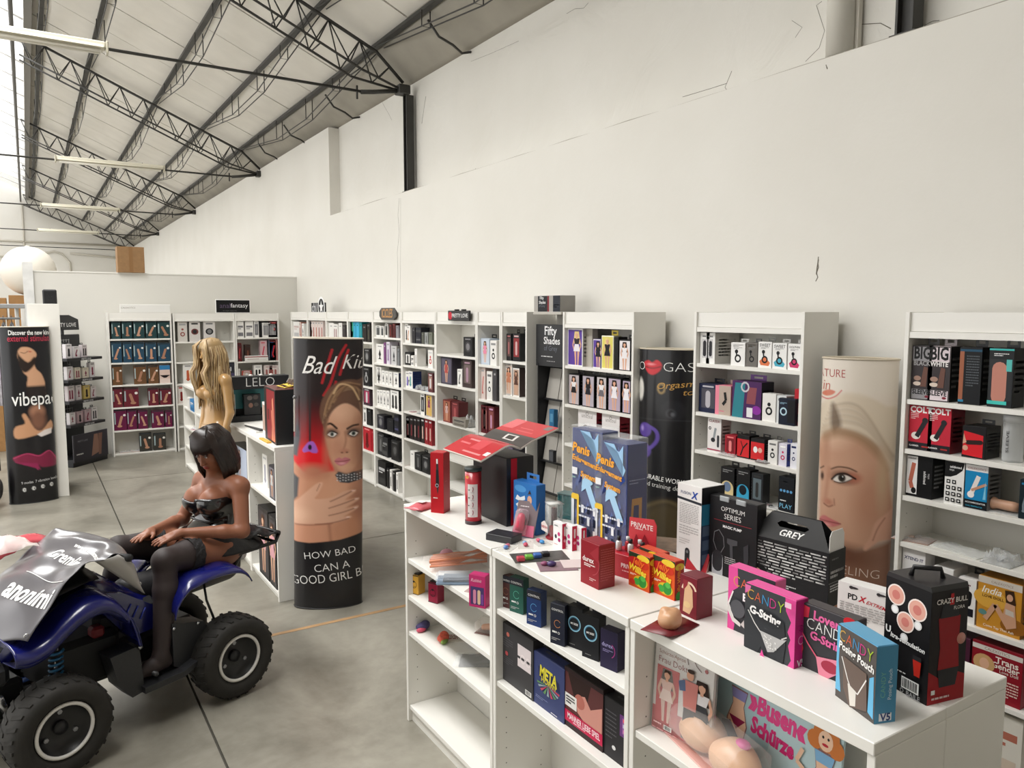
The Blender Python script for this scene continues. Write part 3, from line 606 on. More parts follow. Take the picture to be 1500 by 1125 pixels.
def shelf_item(case, lev, u0, u1, vt, body, kind='plain', c1=None, c2='#222', c3='#fff', what='box', inset=.03, depth=.12, tab=None, side=None, lead='box', name='product_box', cat='box', yaw=0.0, seed=0, extra=None):
    C = CASES[case]; z = C['zs'][lev] if lev >= 0 else C['top'] + .03
    if C['face'] == '-x':
        X = C['X'] + inset; a = W(u0, vt + 8, X=X); b = W(u1, vt + 8, X=X); w = abs(a.y - b.y); h = W((u0 + u1) / 2, vt, X=X).z - z; d = min(depth, C['depth'] - inset - .02)
        loc = (X + d / 2, (a.y + b.y) / 2, z); rz = -math.pi / 2
        lim = sorted((C['ya'], C['yb'])); w = min(w, lim[1] - lim[0] - .06); loc = (loc[0], min(max(loc[1], lim[0] + .023 + w / 2), lim[1] - .023 - w / 2), z)
    else:
        Y = C['X'] + inset; a = W(u0, vt + 8, Y=Y); b = W(u1, vt + 8, Y=Y); w = abs(a.x - b.x); h = W((u0 + u1) / 2, vt, Y=Y).z - z; d = min(depth, C['depth'] - inset - .02)
        loc = ((a.x + b.x) / 2, Y + d / 2, z); rz = 0
        lim = sorted((C['ya'], C['yb'])); w = min(w, lim[1] - lim[0] - .06); loc = (min(max(loc[0], lim[0] + .023 + w / 2), lim[1] - .023 - w / 2), loc[1], z)
    w = max(w - .002, .012)
    if lev > 0: h = min(h, C['zs'][lev - 1] - .026 - z - (.03 if tab else .002))
    elif lev == 0: h = min(h, C['top'] - .119 - z - (.03 if tab else .002))
    h = max(h, .02)
    if tab: h2 = h
    t = carton(name, what, cat, w, d, h, loc, rz + yaw, body, side, tab)
    p = Pr(w, h); design(p, kind, c1 or body, c2, c3, seed)
    if extra: extra(p)
    p.on('front_print', t, w, d)
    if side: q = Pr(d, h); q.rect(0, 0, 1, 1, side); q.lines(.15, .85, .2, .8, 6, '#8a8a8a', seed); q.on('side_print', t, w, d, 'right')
    C.setdefault('n', {}).setdefault(lev, []).append(t); t['x_order'] = u0; return t
def place_labels(case, phrase):
    """finish the labels of one case: what it is, which place on which shelf of which case"""
    C = CASES[case]
    for lev, L in C.get('n', {}).items():
        L.sort(key=lambda o: o['x_order'])
        nm = ['top', 'second', 'third', 'fourth', 'fifth', 'sixth', 'lowest'][lev] if lev >= 0 else 'upper'
        for i, o in enumerate(L):
            pos = 'alone' if len(L) == 1 else 'leftmost' if i == 0 else 'rightmost' if i == len(L) - 1 else NTH[i] + ' from left'
            if len(L) > 9 and i > 8: pos = f'{NTH[len(L) - 1 - i]} from right' if i < len(L) - 1 else 'rightmost'
            o['label'] = f'{o["label"]}, {pos}, {nm} shelf, {phrase}'; o['group'] = f'goods on the {nm} shelf, {phrase}'
            del o['x_order']
# ================================================================ GOODS ON THE TALL BOOKCASES
I = shelf_item
K = '#18181a'; DG = '#2b2a2d'; WH = '#e8e6e2'; GY = '#9a9894'; RD = '#b3202c'; MR = '#5d1722'; PU = '#4c2a78'
# --- bookcase C (right edge)
def bigsleeve(word, bg, fg):
    def f(p):
        p.rect(0, 0, 1, 1, '#3a3436'); p.rect(.04, .72, .96, .98, bg); p.text('BIG', .5, .87, .8, fg, .03, sy=1.5); p.text(word, .5, .68, .82, '#e8e4e2' if word == 'WHITE' else '#9d9a9b', .03, sy=1.2)
        p.ell(.3, .4, .18, .12, '#a58576'); p.ell(.3, .3, .2, .1, '#d9c8ba'); p.poly([(.45, .25), (.75, .25), (.8, .6), (.6, .62)], '#6b4a40')
        p.rect(.04, .02, .96, .2, bg); p.text('SLEEVE', .5, .15, .82, fg, .03, sy=1.2); p.ell(.8, .07, .1, .06, '#7d2333')
    return f
I('C', 0, 1325, 1355, 500, '#3b3a3c', what='dark silver sleeve carton lettered black', depth=.09, side='#1a1a1a', tab='#777577', extra=bigsleeve('BLACK', '#8f8d90', '#1b1b1c'))
I('C', 0, 1361, 1394, 502, '#d8cdd0', what='pale pink and black sleeve carton lettered white', depth=.09, side='#1a1a1a', tab='#d8cdd0', extra=bigsleeve('WHITE', '#d9ccd1', '#111'))
def blackspec(p):
    p.rect(0, 0, 1, 1, '#121417'); p.rect(0, .05, .2, .93, '#9c5f45'); p.rect(0, .93, 1, .97, '#1f4a63'); p.rect(0, .04, .25, .08, '#2a7fa5'); p.lines(.32, .9, .3, .86, 12, '#50555a', 4)
I('C', 0, 1407, 1440, 501, '#121417', what='black carton with small print on its front', depth=.09, side='#0e0f12', tab='#121417', extra=blackspec)
def teal(p):
    p.rect(0, 0, 1, 1, '#1d1f22'); p.rect(.04, .12, .96, .82, '#2c2d30'); p.rect(0, .97, 1, 1, '#3fb5b0'); p.caps(.45, .18, .45, .66, .3, '#c08272'); p.rect(.72, .62, .94, .82, '#57b9b4'); p.rect(0, .05, .8, .11, '#43c0b6'); p.lines(.2, .8, .86, .92, 2, '#e8e8e8')
I('C', 0, 1450, 1487, 503, '#1d1f22', what='black and teal carton with window', depth=.1, side='#131417', tab='#1d1f22', extra=teal)
def colt(p):
    p.rect(0, 0, 1, 1, '#c22a3c'); p.rect(0, 0, 1, .17, '#232227'); p.text('COLT', .5, .92, .94, '#f4f0f0', .04); p.lines(.06, .42, .68, .84, 4, '#f0c8c8', 2)
    p.ell(.32, .32, .2, .16, '#efe8e2'); p.line([(.36, .3), (.55, .5), (.72, .68)], .2, '#26262a'); p.ell(.7, .68, .13, .13, '#26262a'); p.text('SLAMMER', .26, .09, .42, '#eee', .02); p.rect(.6, .07, .9, .1, '#a33')
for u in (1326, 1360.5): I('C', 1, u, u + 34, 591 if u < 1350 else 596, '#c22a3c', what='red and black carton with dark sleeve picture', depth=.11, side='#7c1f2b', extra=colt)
def rb(p):
    p.rect(0, 0, 1, 1, '#171517'); p.poly([(.02, .08), (.9, .04), (.9, .74), (.06, .84)], '#d3202a'); p.caps(.24, .48, .8, .52, .1, '#2a1a18'); p.ell(.15, .3, .12, .12, '#d8a58d'); p.poly([(.03, .42), (.2, .48), (.06, .76)], '#d8a58d')
I('C', 1, 1410, 1445, 625, '#171517', what='small black and red carton with hang loop', depth=.12, side='#2b2b2b', tab='#171517', extra=rb)
def addict(p):
    p.rect(0, 0, 1, 1, '#0f0f11'); p.rect(0, .06, .42, .98, '#e9e7e6'); p.line([(.28, .82), (.16, .36), (.24, .2)], .16, '#bd6a55'); p.ell(.3, .15, .1, .12, '#151515'); p.text('addicted', .72, .5, .5, '#e8e8e8', .01, 0, -math.pi / 2); p.text('toys', .86, .55, .2, '#ccc', 0, 0, -math.pi / 2); p.text('addicted', .2, .93, .3, '#222')
I('C', 2, 1324, 1362, 663, '#0f0f11', what='black and white carton with upright lettering', depth=.1, side='#0b0b0d', extra=addict)
def icons(p):
    p.rect(0, 0, 1, 1, '#ecebe9'); p.poly([(0, 1), (1, 1), (.9, .82), (.6, .7), (.3, .64), (0, .63)], '#151517'); p.text('addicted', .55, .88, .6, '#eee', .02); p.text('toys', .35, .8, .25, '#eee')
    for r in range(4):
        for c in range(3):
            if r == 0 and c == 2: continue
            x = .2 + c * .3; y = .53 - r * .14; p.rect(x - .1, y - .045, x + .1, y + .045, '#1d1d1f'); p.ell(x, y, .055, .05, '#ecebe9', 10)
I('C', 2, 1385, 1414, 673, '#ecebe9', what='white carton with rows of black icons', depth=.1, side='#cfcfcd', extra=icons)
def accom(p):
    p.rect(0, 0, 1, 1, '#10141b'); p.rect(0, .2, 1, .87, '#1a86bd'); p.rect(0, .86, 1, 1, '#efeceb'); p.text('CALEXOTICS', .5, .92, .8, '#a8737c', 0, .1); p.line([(.3, .34), (.45, .55), (.6, .76)], .2, '#e9e2dc'); p.ell(.28, .32, .16, .16, '#f3efec'); p.line([(.3, .42), (.95, .6)], .12, '#c79478'); p.poly([(.82, .25), (.95, .25), (.92, .68)], '#7cc3e2'); p.text('ACCOMMODATOR', .5, .14, .9, '#e8e8e8', .02); p.text('DUAL PENETRATOR', .45, .06, .75, '#35a6c8', .01)
I('C', 2, 1415, 1449, 676, '#10141b', what='bright blue and black carton with white shape', depth=.11, side='#77777a', extra=accom)
I('C', 2, 1494, 1512, 703, '#15313d', 'curve', '#16242c', '#7d8a93', '#2a7fae', what='black and blue carton cut by picture edge', depth=.11)
def xt(p): p.rect(0, 0, 1, 1, '#e6e4e4'); p.text('XTEND IT', .5, .83, .84, '#2a2b55', .03); p.caps(.62, .1, .62, .45, .16, '#d99a80'); p.lines(.06, .3, .4, .55, 3, '#666')
I('C', 4, 1318, 1352, 802, '#e6e4e4', what='white carton lettered in dark blue', depth=.08, extra=xt)
I('C', 4, 1367, 1397, 832, '#e9e8e6', 'plain', None, '#555', what='plain white carton with hang tab', depth=.12, tab='#e9e8e6')
def wcan(p): p.rect(0, 0, 1, 1, '#e9e7e4'); p.ell(.22, .86, .08, .08, '#5a1730'); p.lines(.4, .9, .8, .88, 1, '#5a1730'); p.caps(.55, .45, .6, .66, .2, '#1a1a1c'); p.rect(.5, .16, .9, .34, '#1c1c24'); p.line([(.25, .2), (.3, .6)], .06, '#26262a')
I('C', 4, 1404, 1431, 848, '#e9e7e4', what='white carton with black object picture', depth=.1, side='#d2d0cd', tab='#222', extra=wcan)
def india(p):
    p.rect(0, 0, 1, 1, '#c58a2e'); p.ell(.3, .6, .4, .25, '#d9a544'); p.ell(.85, .2, .3, .2, '#8f5a1e'); p.rect(0, .87, 1, 1, '#cfc7bd'); p.text('CALEXOTICS', .55, .93, .5, '#8a7768', 0, .1); p.text('India', .32, .76, .46, '#f3ece0', .01, .3)
    p.text('LOVE DOLL', .36, .64, .5, '#54301a', .01); p.poly([(.62, .84), (.82, .86), (.88, .62), (.8, .5), (.66, .6)], '#3a2618'); p.ell(.74, .72, .07, .09, '#d0a184'); p.poly([(.66, .62), (.86, .6), (.92, .2), (.7, .12), (.6, .35)], '#c99a7c'); p.poly([(.66, .5), (.84, .48), (.86, .38), (.66, .4)], '#c7bdb3')
    p.line([(.75, .16), (.42, .52), (.2, .2)], .12, '#c99a7c'); p.ell(.14, .32, .1, .07, '#5f8a86'); p.text('Come Tap That Ash', .52, .08, .7, '#efe6d8', .01)
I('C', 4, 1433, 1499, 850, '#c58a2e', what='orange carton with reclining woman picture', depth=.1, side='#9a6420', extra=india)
def tg(p):
    p.rect(0, 0, 1, 1, '#8a1826'); p.rect(.0, .86, 1, .95, '#d8d0ca'); p.text('CALEXOTICS', .5, .905, .5, '#8a7768'); p.text('Trans', .7, .76, .45, '#efe4dc', .02); p.text('Gender', .68, .66, .55, '#efe4dc', .02); p.text('Love Doll', .75, .57, .36, '#efe4dc')
    p.ell(.25, .62, .22, .2, '#c9a06e'); p.poly([(.1, .6), (.4, .6), (.44, .25), (.06, .25)], '#c9a06e'); p.ell(.26, .62, .1, .12, '#dcae90'); p.poly([(.12, .4), (.42, .4), (.46, 0), (.04, 0)], '#d9d5d8'); p.lines(.5, .95, .1, .42, 6, '#e0c0b8', 5)
I('C', 5, 1424, 1500, 948, '#8a1826', what='dark red carton with blonde woman picture', depth=.1, extra=tg)
def mi(p): p.rect(0, 0, 1, 1, '#4a2136'); p.text('MI', .5, .75, .5, '#eee', .03); p.rect(.1, .5, .8, .58, '#c8bcc0'); p.rect(.1, .1, .9, .4, '#6d6872')
I('C', 5, 1390, 1422, 932, '#4a2136', what='plum carton half hidden by black box', depth=.1, extra=mi)
I('C', 6, 1440, 1500, 1046, '#d6d2c8', 'text', '#d6d2c8', '#b06a58', '#c9b9a8', what='beige carton in shade', depth=.12)
place_labels('C', 'right edge bookcase')
# loose goods on bookcase C
def on_shelf(case, lev, u, inset):
    C = CASES[case]; z = C['zs'][lev]; X = C['X'] + inset; d = ray(u, 600); y = d[1] / d[0] * X; return Vector((X, y, z))
q = on_shelf('C', 1, 1487, .09); t = emp('clear_tube', q); tag(t, 'clear plastic tube with upright lettering at the right picture edge', 'tube')
MB().lathe([(.036, 0), (.038, .01), (.038, .17), (.034, .185), (.03, .19)], (0, 0, 0), clear('#e6e9ea', .35, .15), 20).build('tube_body', t); MB().lathe([(.040, .165), (.040, .192), (.0, .194)], (0, 0, 0), mat('#c9cbcc', .3), 20).build('cap', t)
mb = MB(); p = Pr(.06, .17); p.text('SLEEVE', .5, .5, 1.5, '#4a4a4c', .01, 0, math.pi / 2); p.geo(mb, lambda x, z, e: (-.0385 - e, -x * .5 + .004, z)); mb.build('lettering', t)
q = on_shelf('C', 2, 1477, .08); t = emp('sleeve_toy', q); tag(t, 'flesh coloured rubber sleeve lying on a clear tray on the third shelf', 'sleeve')
MB().lathe([(.012, -.005), (.022, 0), (.026, .006), (.026, .02), (.02, .03), (.021, .09), (.018, .11), (0, .115)], (0, 0, 0), mat('#c99c80', .45), 18, ax=1).build('sleeve', t, (0, .05, .030), math.pi)
MB().lathe([(0, .0055), (.011, .005), (.011, .004)], (0, 0, 0), mat('#7a3b35', .5), 14, ax=1).build('opening', t, (0, .0555, .03), math.pi); MB().box(-.035, .035, -.075, .07, 0, .004, clear('#dfe4e6', .3)).build('tray', t)
def flatpack(label, case, lev, u, ins, wx, wy, hx, cx=None, name='flat_packet', cat='packet', z=None, rz=0.0, bumpy=.012):
    q = on_shelf(case, lev, u, ins) if z is None else Vector(z); t = emp(name, q, rz); tag(t, label, cat); R = random.Random(sum(map(ord, label)))
    MB().box(-wx / 2, wx / 2, -wy / 2, wy / 2, 0, .003, mat(hx, .5), .001).build('card', t)
    n = 9; G = [[(-wx / 2 + wx * i / n, -wy / 2 + wy * j / n, .004 + (bumpy * R.random() if 0 < i < n and 0 < j < n else 0)) for j in range(n + 1)] for i in range(n + 1)]
    MB().grid(G, clear('#eef0f0', .16, .1)).build('clear_bag', t)
    if cx: MB().lathe([(.01, .004), (.014, .01), (.01, .016)], (0, 0, 0), mat(cx, .4), 14).build('insert', t, (.0, .01, 0))
    return t
flatpack('clear bag with brown card and ring on the fourth shelf of the right-edge bookcase', 'C', 3, 1348, .09, .12, .16, '#9b7765', '#cbb5a8', rz=.2)
flatpack('empty looking clear plastic bag, middle of that fourth shelf', 'C', 3, 1420, .10, .12, .22, '#d6d6d0', None, rz=-.15)
flatpack('crumpled clear bag, right end of the fourth shelf at the picture edge', 'C', 3, 1482, .08, .13, .12, '#a9aaa8', '#8b8d90', bumpy=.05)
# --- bookcase B
def whw(p): p.rect(0, 0, 1, 1, '#ecebe8'); p.rect(.24, .18, .76, .8, '#c9c7c8'); p.caps(.5, .3, .5, .68, .17, '#2c2b2f'); p.rect(.25, .86, .75, .91, '#888')
I('B', 0, 1020, 1034, 484, '#ecebe8', what='white window carton with dark vibrator', depth=.06, extra=whw)
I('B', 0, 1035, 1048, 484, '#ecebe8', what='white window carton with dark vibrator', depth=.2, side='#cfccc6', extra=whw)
def ringbox(t1, c, bgc='#ecebe9', tc='#1d1d1d'):
    def f(p): p.rect(0, 0, 1, 1, bgc); (p.text(t1, .5, .88, .8, tc, .01) if t1 else p.lines(.15, .85, .8, .92, 2, tc)); p.poly([(.1, .25), (.5, .45), (.9, .2), (.8, .08), (.2, .1)], c) if c else 0; p.ring(.5, .32, .13, .23, '#19191b', 14); p.line([(.42, .45), (.36, .68)], .1, '#19191b'); p.ell(.4, .62, .12, .12, '#19191b', 10); p.lines(.2, .8, .72, .8, 2, '#888')
    return f
I('B', 0, 1071, 1092, 502, '#ecebe9', what='white ring carton lettered in black', depth=.06, tab='#ecebe9', extra=ringbox(None, None))
I('B', 0, 1093.5, 1110, 502, '#6d6964', what='grey carton with gold heading', depth=.06, tab='#555', extra=ringbox(None, None, '#6d6964', '#d6b04a'))
I('B', 0, 1111, 1131, 501, '#ecebe9', what='white ring carton with orange splash', depth=.06, tab='#8a8a86', extra=ringbox('SWEET', '#d9764a'))
I('B', 0, 1132, 1153, 503, '#ecebe9', what='white ring carton with blue splash', depth=.06, tab='#ecebe9', extra=ringbox('SWEET', '#4aa8c0'))
I('B', 0, 1154.5, 1174, 504, '#ecebe9', what='white ring carton with pink splash', depth=.06, tab='#ecebe9', extra=ringbox('DOLPHIN', '#c93a6a'))
I('B', 1, 1020, 1047, 562, '#1d2440', 'window', '#1d2440', '#4c4b55', '#b9b6bc', what='navy window carton with silver toy', depth=.1, side='#15182a', tab='#15182a')
def pinkw(p): p.rect(0, 0, 1, 1, '#b9a79a'); p.rect(0, 0, .25, 1, '#e98a9e'); p.line([(.5, .35), (.7, .5), (.62, .78)], .16, '#1a1a1a'); p.lines(.3, .8, .08, .14, 1, '#e0608a')
I('B', 1, 1048, 1071, 565, '#e98a9e', what='pink carton with black curved toy', depth=.1, tab='#c9b3a6', extra=pinkw)
def purp(p): p.rect(0, 0, 1, 1, '#4a2358'); p.poly([(0, 0), (.38, 0), (.45, .95), (.1, .95)], '#2e7f8c'); p.poly([(.5, .4), (.8, .4), (.85, .85), (.55, .85)], '#8d4a52'); p.ell(.85, .25, .16, .12, '#8a2f9c'); p.rect(.52, .04, .72, .3, '#e6e2e6'); p.ring(.45, .85, .1, .15, '#c9c5cc', 10)
I('B', 1, 1073, 1116, 559, '#4a2358', what='purple and teal flap carton', depth=.1, side='#26222c', tab='#6d2a8c', extra=purp)
I('B', 1, 1117, 1137, 577, WH, 'ring', WH, '#1b1b1d', '#e8e6e2', what='white carton with black ring picture', depth=.06)
I('B', 1, 1138, 1152, 580, '#d9dcdc', 'ring', '#d9dcdc', '#4a6a80', '#777', what='pale carton with blue ring', depth=.08)
def dk(p): p.rect(0, 0, 1, 1, '#10192b'); p.ring(.3, .5, .14, .22, '#b9d6e2', 14); p.lines(.08, .5, .76, .84, 2, '#9cc6dc'); p.rect(.55, .1, 1, .95, '#0c0d12')
I('B', 1, 1141, 1165, 584, '#10192b', what='dark blue carton with pale rings', depth=.06, inset=.005, extra=dk)
I('B', 1, 1164, 1172, 570, '#b3202c', 'text', '#b3202c', '#1b1b1b', '#111', what='red and black carton', depth=.1)
def clas(p): p.rect(0, 0, 1, 1, '#e8e4e2'); p.text('CLASSIX', .5, .92, .8, '#8d2433', .01); p.line([(.45, .35), (.6, .72)], .16, '#9aa0a4'); p.ell(.42, .36, .16, .13, '#2b2b2e'); p.caps(.8, .2, .8, .48, .08, '#3a3a40'); p.ring(.18, .7, .05, .1, '#333', 10); p.rect(0, .05, 1, .09, '#a3455c')
I('B', 2, 1037, 1057, 610, '#e8e4e2', what='white carton with grey pump picture', depth=.08, side='#d6d2d0', extra=clas)
I('B', 2, 1062, 1078, 638, '#a31f2e', 'window', '#a31f2e', '#7d1a24', '#e88', what='small red carton', depth=.08, tab='#222')
def redk(p): p.rect(0, 0, 1, 1, '#171516'); p.rect(.0, .06, 1, .84, '#d22a2e'); p.line([(.3, .1), (.5, .45), (.85, .7)], .1, '#171516'); p.line([(.5, .45), (.3, .75)], .06, '#171516')
I('B', 2, 1080, 1098, 638, '#171516', what='red carton with branching line', depth=.08, side='#171516', tab='#171516', extra=redk)
def redl(p): p.rect(0, 0, 1, 1, '#171516'); p.rect(.0, .06, 1, .84, '#d22a2e'); p.ell(.35, .5, .16, .2, '#eee'); p.ell(.7, .5, .16, .16, '#e9b0a0')
I('B', 2, 1100, 1120, 643, '#171516', what='red carton with white spots', depth=.08, side='#171516', tab='#171516', extra=redl)
I('B', 2, 1125, 1139, 646, WH, 'ring', WH, '#222', '#777', what='white carton with three small rings', depth=.06, tab='#55534f')
I('B', 2, 1141, 1153, 650, '#d9d6e2', 'ring', '#d9d6e2', '#c2205a', '#fff', what='white carton with magenta ring', depth=.06, side='#4a54a0', tab='#3c4c98')
I('B', 2, 1158, 1168, 650, '#e2e2ea', 'ring', '#e2e2ea', '#26305c', '#26305c', what='white carton with navy ring', depth=.06)
def arch(c, fg): 
    def f(p): p.rect(0, 0, 1, 1, '#141416'); p.ell(.5, .3, .46, .42, c, 18); p.rect(.04, .02, .96, .3, c); p.ell(.5, .34, .28, .3, fg, 14); p.lines(.15, .85, .8, .93, 2, '#999')
    return f
I('B', 3, 1056, 1076, 685, '#141416', what='black carton with cream arch', depth=.07, side='#1d1d20', tab='#141416', extra=arch('#d8c592', '#6a7f9c'))
I('B', 3, 1079, 1099, 688, '#141416', what='black carton with bright blue arch', depth=.07, side='#1d1d20', tab='#141416', extra=arch('#3aa3cc', '#0f1a24'))
I('B', 3, 1101, 1118, 694, '#24262a', 'window', '#24262a', '#5f6c72', '#333', what='clear and black blister carton', depth=.06)
def play(p):
    p.rect(0, 0, 1, 1, '#13161c'); p.lines(.3, .8, .82, .88, 1, '#ddd')
    for k in range(4): p.ell(.16 + k * .22, .6, .085, .08, '#5f9ccc', 12)
    p.lines(.12, .8, .26, .33, 1, '#e8e8e8'); p.text('PLAY', .5, .16, .8, '#7ec3e6', .0)
I('B', 3, 1141, 1164, 697, '#13161c', what='black carton with row of blue discs', depth=.06, side='#0e1014', tab='#13161c', extra=play)
place_labels('B', 'case left of skin poster')
flatpack('clear sachet with pink insert on the fourth shelf of that middle bookcase', 'B', 3, 1118, .06, .07, .1, '#b98a92', '#a34a62'); flatpack('white ring card lying on the fourth shelf beside the black play carton', 'B', 3, 1136, .03, .06, .09, '#dcdad6', '#222')
flatpack('clear sachet lying before the red cartons on the third shelf', 'B', 2, 1068, .02, .04, .12, '#c9c6c2', None); flatpack('dark oval packet before the white ring carton on the third shelf', 'B', 2, 1120, .02, .04, .08, '#5d5350', None); flatpack('clear coiled tubing bag at the left of the fourth shelf', 'B', 3, 1048, .07, .08, .12, '#c4c2bd', '#8d8d8a', bumpy=.02)
# --- bookcase A (costume cartons)
def cost(bgc, top, skirt, hair, wht=True, legs=None, border='#eceaea', x=.5):
    def f(p): p.rect(0, 0, 1, 1, border); p.rect(.05, .03, .95, .97, bgc); lady(p, x, .03, .92, top, skirt, hair, '#dba98c', legs)
    return f
I('A', 0, 828, 850, 480, '#eceaea', what='tall purple costume carton with blonde maid', depth=.07, side='#b9b5ad', extra=cost('#5b3f98', '#26222a', '#e8e4ea', '#e3c98a', x=.62))
I('A', 0, 851.5, 868, 481, '#b3ada2', 'plain', '#b3ada2', '#a29c92', what='plain beige carton side', depth=.05, inset=.06)
I('A', 0, 869, 880, 497, '#5b3f98', what='purple costume carton with dark haired woman', depth=.07, extra=cost('#5b3f98', '#1c1a1e', '#1c1a1e', '#1d1614', x=.7))
I('A', 0, 881.5, 899, 492, '#e8e4c8', what='yellow costume carton with striped bikini', depth=.07, tab='#e8cf3a', extra=cost('#ded36a', '#1c1a1e', '#1c1a1e', '#e6cf86', border='#ece9d8'))
I('A', 0, 900, 906, 494, '#121212', 'plain', what='black carton edge', depth=.08)
I('A', 0, 907, 924, 498, '#161416', what='black framed carton with white robe', depth=.07, tab='#161416', extra=cost('#e6e0e2', '#ece8ea', '#ece8ea', '#3a2418', border='#161416'))
for u0, u1, vt, tp, sk, bgc in ((833, 849, 548, '#e6e2e2', '#1d1b1d', '#b9b0b4'), (853, 871, 550, '#1f1d20', '#26242a', '#b4acb6'), (874, 889, 546, '#e9e6e8', '#6f6a70', '#c9c2c4'), (891, 910, 553, '#eeeaee', '#eeeaee', '#b6a6b8'), (912, 924, 557, '#eeeaee', '#eeeaee', '#b6a6bc')):
    I('A', 1, u0, u1, vt, '#161416', what=f'black framed costume carton, {"white" if tp[1] == "e" else "black"} top and {"white" if sk[1] == "e" else "dark"} skirt', depth=.07, side='#121012', tab='#161416', extra=cost(bgc, tp, sk, '#2e1c14', border='#161416'))
def uni(p): p.rect(0, 0, 1, 1, '#e2dedd'); p.text('unicoul', .5, .86, .6, '#8a8280'); p.ring(.5, .92, .05, .07, '#8a8280', 10); p.ell(.42, .5, .16, .14, '#3a2016'); p.ell(.42, .48, .1, .11, '#d9a98b'); p.poly([(.2, .0), (.66, .0), (.6, .34), (.26, .34)], '#b33a3f'); p.ell(.86, .5, .07, .06, '#777', 8); p.ell(.86, .36, .07, .06, '#777', 8)
I('A', 2, 847, 874, 599, '#e2dedd', what='pale carton with nurse portrait', depth=.09, side='#7d1f2c', extra=uni); I('A', 2, 882, 908, 603, '#e2dedd', what='pale carton with red haired portrait', depth=.09, side='#7d1f2c', extra=uni)
place_labels('A', 'costume bookcase')
# --- row along the wall (u0,u1,vt,body,kind,c1,c2,c3,desc,depth[,tab][,side])
def run(case, lev, items):
    for n, it in enumerate(items):
        u0, u1, vt, body, kind, c1, c2, c3, desc = it[:9]; kw = it[9] if len(it) > 9 else {}
        I(case, lev, u0, u1, vt, body, kind, c1, c2, c3, what=desc, seed=n, **{'depth': .1, **kw})
T_ = {'tab': K}
run('R1', 0, [(742, 749, 489, K, 'window', K, '#59423f', '#a66', 'black hang carton', T_), (751, 762, 489, K, 'window', K, '#8d2b2f', '#caa', 'black carton with red picture', T_)])
run('R1', 1, [(731.5, 739, 525, WH, 'curve', WH, '#b99', '#999', 'white carton with pale toy', {}), (740, 750, 524, WH, 'lady', WH, '#d8c4b6', '#c27a5a', 'white carton with woman portrait', {}), (751.5, 761, 526, '#3a2b28', 'lady', WH, '#bca08e', '#5a3a30', 'carton with dark haired woman', {'tab': '#bbb'})])
run('R1', 3, [(743, 752, 602, '#4c4254', 'window', '#4c4254', '#7a6f84', '#555', 'grey violet carton', {}), (753, 761, 605, '#33313a', 'disc', '#33313a', '#666', '#999', 'charcoal carton with disc', {})])
run('R2', 0, [(704, 717, 496, '#b9c4d2', 'lady', '#b9c4d2', '#c8d2de', '#e58aa8', 'pale blue carton with pink dress', {'tab': K}), (718, 727.5, 499, WH, 'ring', WH, '#222', '#888', 'white carton with black loop', {})])
run('R2', 1, [(697.5, 704, 526, '#c9b3ae', 'curve', '#d8c8c2', '#c2544a', '#999', 'pale carton with red toy', {}), (713, 721, 532, WH, 'ring', WH, '#333', '#777', 'white carton with rings', {'tab': '#ddd'}), (722, 727.5, 532, '#444246', 'plain', '#444246', '#aaa', '#fff', 'grey carton', {})])
for lv, vt in ((2, 565), (3, 602)): run('R2', lv, [(698, 706, vt, MR, 'window', MR, '#7d3f3e', '#301417', 'dark red hang carton', T_), (707, 714, vt + 1, MR, 'window', MR, '#96605a', '#301417', 'dark red hang carton', T_), (715, 724, vt + 2, MR, 'window', MR, '#8a4a46', '#c9b', 'dark red hang carton', T_)])
run('R3', 0, [(679, 692, 494, K, 'disc', K, '#3d3b3e', '#7d7b7e', 'black hang carton', T_)])
run('R3', 1, [(646, 662, 523, '#3a3440', 'lady', '#3a3440', '#5d586a', '#b34a44', 'dark carton with woman in red', {}), (670, 677, 541, WH, 'curve', WH, '#444', '#999', 'white carton with pink toy', {}), (678, 691, 528, '#3c2f2e', 'window', '#3c2f2e', '#6e605c', '#a89', 'dark brown tall carton', {})])
run('R3', 2, [(649, 660, 586, '#6d2724', 'lady', '#6d2724', '#a3604a', '#caa', 'reddish hang carton', T_), (661, 672, 589, '#5b1c20', 'window', '#5b1c20', '#7d3034', '#a55', 'dark red hang carton', T_), (663, 682, 613, '#8d887e', 'text', '#8d887e', '#333', '#6b665d', 'low grey carton lying flat', {'inset': .0})])
run('R4', 0, [(589, 594, 474, WH, 'wand', WH, '#333', '#999', 'white carton with black wand', {}), (595.5, 601, 477, WH, 'curve', WH, '#c98a5a', '#999', 'white carton with tan toy', {}), (603.5, 608, 480, DG, 'plain', DG, '#777', '#fff', 'dark grey carton', {'depth': .15}), (609, 616.5, 480, '#20222c', 'stripe', '#20222c', '#444', '#666', 'navy black carton', {}), (617.5, 621, 487, '#55574f', 'plain', '#55574f', '#888', '#fff', 'grey slim carton', {}), (622, 627, 487, '#8f9290', 'wand', '#8f9290', '#666', '#bbb', 'silver carton', {}), (628, 633, 487, '#6d7064', 'plain', '#6d7064', '#333', '#fff', 'green grey carton', {})])
run('R4', 1, [(593, 601, 516, K, 'window', K, WH, '#333', 'black carton with white panel', {}), (602, 606, 521, WH, 'text', WH, '#222', '#999', 'white and black carton', {}), (607.5, 611, 511, WH, 'wand', WH, '#999', '#ccc', 'tall white carton', {}), (627, 634, 513, WH, 'ring', WH, '#b33', '#ccc', 'white carton with red ring', {})])
